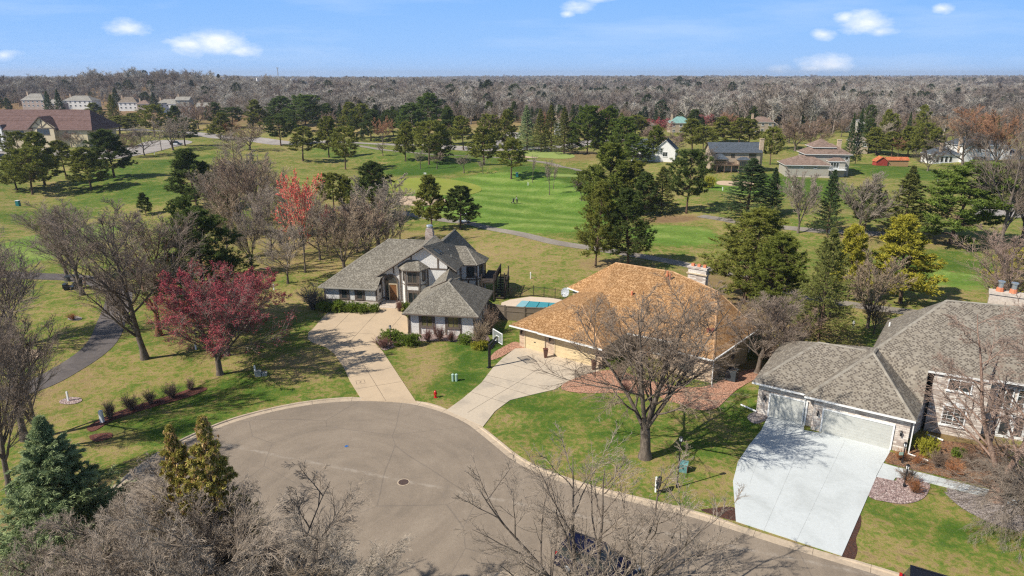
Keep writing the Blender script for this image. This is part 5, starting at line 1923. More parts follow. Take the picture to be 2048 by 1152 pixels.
def bare(name, seed, H=12., fork=.22, stems=1, nl=8, n2=8, n3=7, n4=5, n5=0, ang=(.45, .8), up=.10, droop=0.0, lf=.62, r0=.2, tw=.011, bud=None, bark='bark', lean=0., spread=1.0, top=.9):
    rg = np.random.default_rng(seed)
    G0, G1 = Geo(), Geo()
    if stems == 1:
        S = np.zeros((1, 3)); D = np.array([[lean, 0, 1.]])
        P, Rr = grow(rg, S, D, np.array([H * top]), np.array([r0]), np.array([r0 * .12]), 12, .035, .03)
        Rr[:, 0] *= 1.45
        V, Q = tubes(P, Rr, 9); G0.quads(V, Q)
        Ls = np.array([H * .9])
        S, D, L, r = spawn(rg, P, Rr, nl, fork, .94, ang[0], ang[1], lf * spread, .62, .03, .42)
    else:
        S = np.zeros((1, 3)); D = np.array([[0, 0, 1.]])
        P, Rr = grow(rg, S, D, np.array([H * fork]), np.array([r0 * 1.25]), np.array([r0 * 1.05]), 5, .02, 0)
        Rr[:, 0] *= 1.35
        V, Q = tubes(P, Rr, 10); G0.quads(V, Q)
        th = np.arange(stems) * 2 * pi / stems + rg.uniform(0, .5, stems)
        ti = rg.uniform(.22, .62, stems) * spread
        D = np.stack([np.cos(th) * ti, np.sin(th) * ti, np.ones(stems)], -1)
        S = rep(P[:, -1], stems) + D * .0
        S = S - np.array([0, 0, 1]) * rg.uniform(0, .12 * H * fork, stems)[:, None]
        P, Rr = grow(rg, S, D, np.full(stems, H * (1 - fork) * 1.0) * rg.uniform(.85, 1.05, stems), np.full(stems, r0 * .55), np.full(stems, r0 * .06), 11, .05, .04)
        V, Q = tubes(P, Rr, 7); G0.quads(V, Q)
        S, D, L, r = spawn(rg, P, Rr, nl, .12, .95, ang[0], ang[1], lf * spread * .75, .6, .028, .6)
    P1, R1 = grow(rg, S, D, L, r, r * .22, 8, .07, up)
    V, Q = tubes(P1, R1, 6); G0.quads(V, Q)
    allP = [P1.reshape(-1, 3)]
    S, D, L, r = spawn(rg, P1, R1, n2, .18, 1.0, .4, .85, .42, .6, tw * 1.9, .45)
    P2, R2 = grow(rg, S, D, L, r, np.maximum(r * .3, tw), 6, .09, up - droop * .5)
    V, Q = tubes(P2, R2, 4); G1.quads(V, Q, np.repeat(rg.uniform(0, .6, len(P2)), 20))
    allP.append(P2.reshape(-1, 3))
    S, D, L, r = spawn(rg, P2, R2, n3, .15, 1.0, .35, .8, .5, .6, tw * 1.2, .4)
    P3, R3 = grow(rg, S, D, L, r, np.full(len(r), tw * .8), 4, .11, up * .8 - droop)
    V, Q = tubes(P3, R3, 3); G1.quads(V, Q, np.repeat(rg.uniform(0, 1, len(P3)), 9))
    allP.append(P3.reshape(-1, 3))
    last, lastR = P3, R3
    if n4:
        S, D, L, r = spawn(rg, P3, R3, n4, .2, 1.0, .3, .75, .55, .7, tw * .8, .3)
        P4, R4 = grow(rg, S, D, L, r, np.full(len(r), tw * .5), 3, .13, up * .6 - droop)
        V, Q = tubes(P4, R4, 3); G1.quads(V, Q, np.repeat(rg.uniform(.2, 1, len(P4)), 6))
        allP.append(P4.reshape(-1, 3)); last = P4
    if bud:
        tip = last[:, -1]; mid = last[:, -2]
        C = np.concatenate([tip, mid, (tip + mid) / 2])
        C = rep(C, bud[1])
        C = C + rg.normal(0, .04, C.shape)
        Dn = norm(rg.normal(0, 1, C.shape) + np.array([0, 0, .3]))
        V, T = blades(rg, C, Dn, rg.uniform(.5, 1.2, len(C)) * bud[2], bud[2] * .7)
        G1.tris(V, T, rg.uniform(0, 1, len(C)), 1)
    Hh, Ww = measure(np.concatenate(allP))
    mt = ['twig'] + ([bud[0]] if bud else [])
    proto(name, G0.mesh('trunk', [bark], True), G1.mesh('crown', mt), Hh, Ww)


def pine(name, seed, H=12., start=.22, nb=64, prof=None, ang=(1.15, 1.45), up=.05, ns=6, ntuft=5, nn=9, nl=.30, nw=.045, shape=1.0, r0=.17, flat=0.0, layers=0, rad=.30):
    """pines: sparse limbs carrying rounded pads of needle tufts"""
    rg = np.random.default_rng(seed)
    G0, G1 = Geo(), Geo()
    P, Rr = grow(rg, np.zeros((1, 3)), np.array([[rg.normal(0, .03), rg.normal(0, .03), 1.]]), np.array([H * .97]), np.array([r0]), np.array([r0 * .12]), 14, .018, .02)
    Rr[:, 0] *= 1.3
    V, Q = tubes(P, Rr, 8); G0.quads(V, Q)
    t = start + (1 - start) * (np.arange(nb) + rg.uniform(0, 1, nb)) / nb
    if layers:
        q = np.round((t - start) / (1 - start) * layers) / layers
        t = np.clip(start + q * (1 - start) + rg.normal(0, .006, nb), start, .99)
    x = t * 13; i = np.minimum(x.astype(int), 12); f = (x - i)[:, None]
    S = P[0, i] * (1 - f) + P[0, i + 1] * f
    s = (t - start) / (1 - start)
    L = H * rad * prof(s) * rg.uniform(.65, 1.12, nb)
    th = np.arange(nb) * 2.39996 + rg.uniform(-.5, .5, nb)
    el = (ang[1] + (ang[0] - ang[1]) * s + rg.normal(0, .1, nb))
    D = np.stack([np.cos(th) * np.sin(el), np.sin(th) * np.sin(el), np.cos(el)], -1)
    r = np.clip(r0 * .3 * (1 - s) + .02, .02, .09)
    P1, R1 = grow(rg, S, D, L, r, r * .3, 6, .06, up)
    V, Q = tubes(P1, R1, 4); G0.quads(V, Q)
    S2, D2, L2, r2 = spawn(rg, P1, R1, ns, .32, 1.0, .45, .95, .42, .5, .012, .45)
    D2[:, 2] *= (1 - flat); D2[:, 2] += .12
    P2, R2 = grow(rg, S2, D2, L2, r2, r2 * .5, 4, .1, up)
    V, Q = tubes(P2, R2, 3); G0.quads(V, Q)
    # tufts along the outer part of limbs and side limbs
    for PP, m, tt0 in ((P2, ntuft, .25), (P1, ntuft + 1, .55)):
        n = len(PP)
        tq = tt0 + (1 - tt0) * rg.uniform(0, 1, (n, m)) ** .7
        xx = tq * (PP.shape[1] - 1)
        ii = np.minimum(xx.astype(int), PP.shape[1] - 2)
        ff = (xx - ii)[..., None]
        idx = np.arange(n)[:, None]
        C = (PP[idx, ii] * (1 - ff) + PP[idx, ii + 1] * ff)
        Tn = norm(PP[idx, ii + 1] - PP[idx, ii])
        C = C.reshape(-1, 3) + rg.normal(0, 1, (n * m, 3)) * np.array([.10, .10, .07 * (1 - flat)])
        Tn = Tn.reshape(-1, 3)
        br = np.clip(rg.normal(.5, .22, len(C)), 0, 1)
        C, Tn, br = rep(C, nn), rep(Tn, nn), rep(br, nn)
        Dn = norm(Tn * .5 + norm(rg.normal(0, 1, C.shape)) * 1.0 + np.array([0, 0, .4]))
        Lb = nl * rg.uniform(.6, 1.15, len(C))
        V, T = blades(rg, C, Dn, Lb, nw)
        G1.tris(V, T, np.clip(br + rg.normal(0, .12, len(C)), 0, 1))
    Hh, Ww = measure(np.concatenate([P2.reshape(-1, 3), P1.reshape(-1, 3), P.reshape(-1, 3)]))
    proto(name, G0.mesh('trunk', ['bark_pine'], True), G1.mesh('crown', ['needle']), Hh, Ww + .3)


def spruce(name, seed, H=12., nb=130, ns=9, nc=4, nn=6, nl=.2, nw=.05, rad=.24, start=.06, droop=.12, r0=.16, cones=None, power=.85):
    rg = np.random.default_rng(seed)
    G0, G1 = Geo(), Geo()
    P, Rr = grow(rg, np.zeros((1, 3)), np.array([[0, 0, 1.]]), np.array([H]), np.array([r0]), np.array([.012]), 12, .006, .02)
    V, Q = tubes(P, Rr, 8); G0.quads(V, Q)
    s = ((np.arange(nb) + rg.uniform(0, 1, nb)) / nb) ** .9
    t = start + (1 - start) * s
    x = t * 11; i = np.minimum(x.astype(int), 10); f = (x - i)[:, None]
    S = P[0, i] * (1 - f) + P[0, i + 1] * f
    L = H * rad * ((1 - s) ** power * .985 + .015) * rg.uniform(.72, 1.1, nb)
    th = np.arange(nb) * 2.39996 + rg.uniform(-.4, .4, nb)
    el = 1.25 + .45 * (1 - s) + rg.normal(0, .07, nb)
    el = np.where(s > .9, .7, el)
    D = np.stack([np.cos(th) * np.sin(el), np.sin(th) * np.sin(el), np.cos(el)], -1)
    r = np.clip(.05 * (1 - s) + .012, .012, .06)
    P1, R1 = grow(rg, S, D, L, r, r * .3, 6, .03, .09)
    V, Q = tubes(P1, R1, 3); G0.quads(V, Q)
    S2, D2, L2, r2 = spawn(rg, P1, R1, ns, .18, 1.0, .6, 1.05, .40, .5, .01, .55)
    D2[:, 2] = D2[:, 2] * .35 - droop
    P2, R2 = grow(rg, S2, D2, L2, r2, r2 * .5, 4, .06, .02)
    for PP, m, t0 in ((P2, nc, .0), (P1, nc + 4, .15)):
        n = len(PP)
        tq = t0 + (1 - t0) * (np.arange(m)[None, :] + rg.uniform(0, 1, (n, m))) / m
        xx = tq * (PP.shape[1] - 1)
        ii = np.minimum(xx.astype(int), PP.shape[1] - 2)
        ff = (xx - ii)[..., None]
        idx = np.arange(n)[:, None]
        C = (PP[idx, ii] * (1 - ff) + PP[idx, ii + 1] * ff).reshape(-1, 3)
        Tn = norm(PP[idx, ii + 1] - PP[idx, ii]).reshape(-1, 3)
        br = np.clip((rg.normal(.35, .15, (n, m)) + .3 * tq).ravel(), 0, 1)
        C, Tn, br = rep(C, nn), rep(Tn, nn), rep(br, nn)
        Dn = norm(Tn * 1.0 + norm(rg.normal(0, 1, C.shape)) * .75 + np.array([0, 0, -.05]))
        C = C + rg.normal(0, .03, C.shape)
        V, T = blades(rg, C, Dn, nl * rg.uniform(.6, 1.2, len(C)), nw)
        G1.tris(V, T, np.clip(br + rg.normal(0, .1, len(C)), 0, 1))
    mats = ['needle']
    if cones:
        mats.append('cone')
        top = P1[s > cones]
        C = rep(top[:, 2:].reshape(-1, 3), 3)
        C = C + rg.normal(0, .1, C.shape)
        C = rep(C, 5)
        Dn = norm(np.stack([rg.normal(0, .25, len(C)), rg.normal(0, .25, len(C)), -np.ones(len(C))], -1))
        V, T = blades(rg, C, Dn, .20, .09)
        G1.tris(V, T, rg.uniform(0, 1, len(C)), 1)
    Hh, Ww = measure(np.concatenate([P1[s < .4].reshape(-1, 3), P.reshape(-1, 3), P2[:20].reshape(-1, 3)]))
    Ww = 2 * H * rad
    proto(name, G0.mesh('trunk', ['bark_pine'], True), G1.mesh('crown', mats), H, Ww)


def shrub(name, seed, R_=1.0, H=1.0, kind='juniper', n=420, nn=8):
    rg = np.random.default_rng(seed)
    G0, G1 = Geo(), Geo()
    k = 26 if kind != 'bare' else 46
    th = rg.uniform(0, 2 * pi, k); ti = rg.uniform(.1, 1.0, k) if kind != 'bare' else rg.uniform(.1, .75, k)
    D = np.stack([np.cos(th) * ti, np.sin(th) * ti, np.full(k, .75 if kind != 'bare' else 1.)], -1)
    S = np.zeros((k, 3)) + rg.normal(0, .08, (k, 3)) * np.array([1, 1, 0])
    P1, R1 = grow(rg, S, D, np.full(k, H * (1.0 if kind == 'bare' else .8)) * rg.uniform(.6, 1.1, k), np.full(k, .02), np.full(k, .008), 5, .1, .0)
    V, Q = tubes(P1, R1, 3); G0.quads(V, Q)
    if kind == 'bare':
        S2, D2, L2, r2 = spawn(rg, P1, R1, 9, .2, 1, .3, .8, .42, .6, .006, .3)
        P2, R2 = grow(rg, S2, D2, L2, r2, r2 * .6, 3, .12, .03)
        V, Q = tubes(P2, R2, 3); G1.quads(V, Q, np.repeat(rg.uniform(0, 1, len(P2)), 6))
        S3, D3, L3, r3 = spawn(rg, P2, R2, 4, .2, 1, .3, .8, .5, .7, .005, .3)
        P3, R3 = grow(rg, S3, D3, L3, r3, r3 * .6, 2, .12, .03)
        V, Q = tubes(P3, R3, 3); G1.quads(V, Q, np.repeat(rg.uniform(0, 1, len(P3)), 3))
        mats = ['twig']
    else:
        # lumpy mound of sprays
        nc = 16
        cc = np.stack([rg.uniform(-.62, .62, nc) * R_, rg.uniform(-.62, .62, nc) * R_, rg.uniform(.3, .62, nc) * H], -1)
        rr = rg.uniform(.28, .46, nc)
        pick = rg.integers(0, nc, n)
        u = norm(rg.normal(0, 1, (n, 3)) + np.array([0, 0, .35]))
        C = cc[pick] + u * rr[pick][:, None] * np.array([R_, R_, H * .9])
        C[:, 2] = np.maximum(C[:, 2], .05)
        br = np.clip(rg.normal(.45, .2, n), 0, 1)
        C2, U2, b2 = rep(C, nn), rep(u, nn), rep(br, nn)
        Dn = norm(U2 * .8 + norm(rg.normal(0, 1, C2.shape)) * .8 + np.array([0, 0, .3]))
        V, T = blades(rg, C2 + rg.normal(0, .03, C2.shape), Dn, .17 * rg.uniform(.6, 1.2, len(C2)), .05)
        G1.tris(V, T, b2)
        mats = ['needle']
    proto(name, G0.mesh('stem', ['bark'], True), G1.mesh('foliage' if kind != 'bare' else 'twigs', mats), H, 2 * R_)


mat('cone', lambda t: t.out(t.bsdf(t.mix(t.node('ShaderNodeAttribute', attribute_name='vary').outputs['Fac'], (.34, .19, .07, 1), (.66, .46, .2, 1)), .8, .2)))
# near, detailed
bare('ash_a', 11, 13, .20, 1, 18, 10, 9, 6, ang=(.35, .75), up=.11, r0=.19, lf=.56, tw=.009)
bare('ash_b', 12, 12, .18, 1, 18, 10, 9, 6, ang=(.4, .8), up=.10, r0=.18, lf=.58, tw=.009)
bare('ash_c', 13, 12, .16, 4, 11, 9, 9, 7, ang=(.4, .85), up=.08, r0=.19, lf=.72, tw=.009)
bare('yard_tree', 22, 14.5, .19, 6, 12, 9, 7, 4, ang=(.4, .9), up=.04, droop=.09, r0=.27, lf=.72, spread=.95, tw=.009)
bare('red_maple', 31, 11, .16, 5, 12, 10, 8, 4, ang=(.5, 1.0), up=.06, r0=.22, bud=('bud_red', 1, .095), spread=1.3, tw=.009)
bare('street_tree', 41, 11.5, .17, 8, 8, 8, 6, 4, ang=(.4, .85), up=.08, r0=.22, lf=.62, tw=.007, spread=1.25)
bare('brush_a', 51, 11, .12, 6, 13, 11, 9, 6, ang=(.5, 1.1), up=.03, droop=.06, r0=.18, tw=.0065, spread=1.15)
bare('brush_b', 52, 10, .12, 6, 13, 11, 9, 6, ang=(.5, 1.15), up=.02, droop=.08, r0=.16, tw=.006, spread=1.2)
bare('birch', 61, 15, .10, 3, 14, 10, 8, 5, ang=(.6, 1.1), up=.02, droop=.07, r0=.30, tw=.008, lf=.6, bark='bark_birch', spread=.8)
bare('weeping', 71, 4.6, .22, 7, 10, 10, 8, 5, ang=(.7, 1.3), up=-.06, droop=.16, r0=.20, tw=.0055, spread=3.0, lf=.9)
pine('pine_near', 81, 13, .14, 100, lambda s: np.minimum(1, .6 + s * 2.0) * (1 - s) ** .58 + .07, ns=9, ntuft=7, nn=12, nl=.30, nw=.05, rad=.31)
spruce('spruce_near', 82, 13.5, nb=250, ns=15, nc=6, nn=8, nl=.17, nw=.04, rad=.38, droop=.16, power=1.02)
spruce('spruce_cone', 83, 14, nb=130, ns=10, nc=5, nn=8, nl=.17, nw=.045, rad=.25, droop=.16, cones=.5)
# mid distance
bare('bare_a', 101, 11, .20, 1, 15, 9, 8, 4, ang=(.4, .85), up=.09, r0=.16, tw=.016, lf=.72)
bare('bare_b', 102, 11, .16, 5, 11, 8, 7, 4, ang=(.4, .85), up=.07, r0=.20, tw=.018)
bare('bare_c', 103, 10, .20, 1, 16, 10, 8, 3, ang=(.5, 1.0), up=.06, r0=.14, tw=.017, lf=.62)
bare('bare_small', 104, 6, .3, 1, 10, 7, 6, 2, ang=(.35, .7), up=.1, r0=.08, tw=.012, lf=.5)
bare('maple_mid', 105, 10, .2, 1, 15, 10, 8, 0, ang=(.4, .85), up=.08, r0=.15, tw=.016, lf=.68, bud=('bud_red', 2, .16))
PR1 = lambda s: np.minimum(1, .6 + s * 2.2) * (1 - s) ** .55 + .07
PR2 = lambda s: (1 - s) ** .75 * .95 + .12
PR3 = lambda s: np.clip(np.sin(pi * np.clip(s * .9 + .12, 0, 1)), 0, 1) ** .6
pine('pine_a', 111, 11, .20, 62, PR1, ns=7, ntuft=6, nn=9, nl=.42, nw=.10)
pine('pine_b', 112, 11, .26, 52, PR3, ns=7, ntuft=6, nn=9, nl=.42, nw=.10, rad=.34)
pine('pine_c', 113, 11, .12, 72, PR2, ns=7, ntuft=6, nn=9, nl=.40, nw=.10, rad=.30)
pine('pine_d', 114, 11, .30, 40, PR1, ns=8, ntuft=6, nn=9, nl=.42, nw=.10, rad=.30)
pine('white_pine', 121, 13, .10, 90, lambda s: (1 - s) ** .6 * .9 + .1, ang=(1.1, 1.5), up=.05, ns=9, ntuft=6, nn=9, nl=.42, nw=.10, flat=.7, layers=11, rad=.36)
pine('white_pine_b', 122, 13, .12, 80, lambda s: np.sin(pi * np.clip(s * .8 + .22, 0, 1)) ** .6, ang=(.9, 1.5), up=.07, ns=9, ntuft=6, nn=9, nl=.42, nw=.10, flat=.6, layers=9, rad=.32)
spruce('spruce_a', 131, 12, nb=130, ns=9, nc=4, nn=6, nl=.22, nw=.06, rad=.23)
spruce('spruce_b', 132, 12, nb=120, ns=9, nc=4, nn=6, nl=.24, nw=.065, rad=.27, droop=.2, power=.7)
spruce('spruce_c', 133, 12, nb=160, ns=11, nc=5, nn=6, nl=.18, nw=.045, rad=.36, droop=.14, power=.75)
shrub('juniper_a', 141, 1.0, .9); shrub('juniper_b', 142, 1.0, .7); shrub('juniper_c', 143, .9, 1.1)
shrub('bush_a', 144, .8, 1.2, 'bare'); shrub('bush_b', 145, .8, 1.2, 'bare')

TINT = {
 'shade': (.88, .78, .70), 'ash': (.92, .83, .78), 'grey': (1.12, 1.06, 1.02), 'tan': (1.25, 1.1, .9), 'pink': (1.15, .95, .9), 'brown': (1.0, .82, .72), 'pale': (1.2, 1.12, 1.04), 'white': (1.45, 1.4, 1.32), 'rust': (1.3, .8, .55), 'yel': (1.15, 1.05, .6), 'dark': (.62, .57, .55),
 'pdark': (0.085, 0.116, 0.043), 'polive': (0.163, 0.178, 0.050), 'pyel': (0.310, 0.295, 0.054), 'pbright': (.125, .15, .04), 'wpine': (0.10, 0.145, 0.05), 'wbright': (.115, .16, .042),
 'sdark': (0.062, 0.096, 0.050), 'solive': (0.139, 0.155, 0.056), 'sblue': (.21, .27, .165), 'scone': (.27, .25, .08), 'red': (1, 1, 1), 'orangered': (1.9, 1.7, 1.2), 'wine': (.75, .8, .9),
 'jun': (0.132, 0.186, 0.043), 'jyel': (0.264, 0.264, 0.046), 'maroon': (.75, .42, .42), 'rustbush': (1.5, .75, .4),
}
rnd = random.Random(5)


def place(name, pr, x, y, H, W, tint, label, cat='tree', group=None, rot=None, z=None, parts=('trunk', 'crown'), btint=None):
    tr, cr, h0, w0 = PROTO[pr]
    o = empty(name, (x, y, float(terrain(x, y)) - .03 if z is None else z), rnd.uniform(0, 2 * pi) if rot is None else rot, label, cat, group)
    s = (W / w0, W / w0, H / h0)
    o.scale = s
    c = TINT[tint]
    v = rnd.uniform(.9, 1.1)
    for nm, me in zip(parts, (tr, cr)):
        ob = bpy.data.objects.new(nm, me)
        ob.parent = o
        ob.color = (c[0] * v, c[1] * v, c[2] * v, 1) if nm not in ('trunk', 'stem') else ((*(TINT[btint] if btint else (1, 1, 1)), 1))
        COL.objects.link(ob)
    return o


KIND = {  # code: (object name, prototypes, tint)
 'P': ('pine_tree', ('pine_a', 'pine_b', 'pine_c', 'pine_d'), 'polive'),
 'Pd': ('pine_tree', ('pine_a', 'pine_b', 'pine_c'), 'pdark'),
 'Py': ('pine_tree', ('pine_a', 'pine_c'), 'pyel'),
 'Pb': ('pine_tree', ('pine_a', 'pine_c', 'pine_b'), 'pbright'),
 'Pn': ('pine_tree', ('pine_near',), 'polive'),
 'Pnd': ('pine_tree', ('pine_near',), 'pdark'),
 'Pny': ('pine_tree', ('pine_near',), 'pyel'),
 'Pnb': ('pine_tree', ('pine_near',), 'pbright'),
 'W': ('white_pine_tree', ('white_pine', 'white_pine_b'), 'wpine'),
 'Wb': ('white_pine_tree', ('white_pine_b', 'white_pine'), 'wbright'),
 'S': ('spruce_tree', ('spruce_a', 'spruce_b'), 'sdark'),
 'So': ('spruce_tree', ('spruce_b', 'spruce_a'), 'solive'),
 'Sb': ('spruce_tree', ('spruce_a',), 'sblue'),
 'Sn': ('spruce_tree', ('spruce_c',), 'solive'),
 'B': ('bare_tree', ('bare_a', 'bare_b', 'bare_c'), 'grey'),
 'Bd': ('bare_tree', ('bare_a', 'bare_b'), 'dark'),
 'Bn': ('bare_tree', ('ash_a', 'ash_b'), 'ash'),
 'Bp': ('bare_tree', ('bare_c', 'bare_b'), 'pink'),
 'Bt': ('bare_tree', ('bare_b', 'bare_a'), 'tan'),
 'Bw': ('bare_tree', ('bare_b', 'ash_c'), 'white'),
 'Br': ('bare_tree', ('bare_c', 'bare_b'), 'brown'),
 'Bu': ('bare_tree', ('bare_c', 'bare_b'), 'rust'),
 's': ('sapling_tree', ('bare_small',), 'grey'),
 'sp': ('sapling_tree', ('bare_small',), 'pink'),
 'M': ('maple_tree', ('maple_mid',), 'red'),
 'Mo': ('maple_tree', ('maple_mid',), 'orangered'),
 'Mn': ('maple_tree', ('red_maple',), 'red'),
 'Mw': ('maple_tree', ('red_maple',), 'wine'),
}
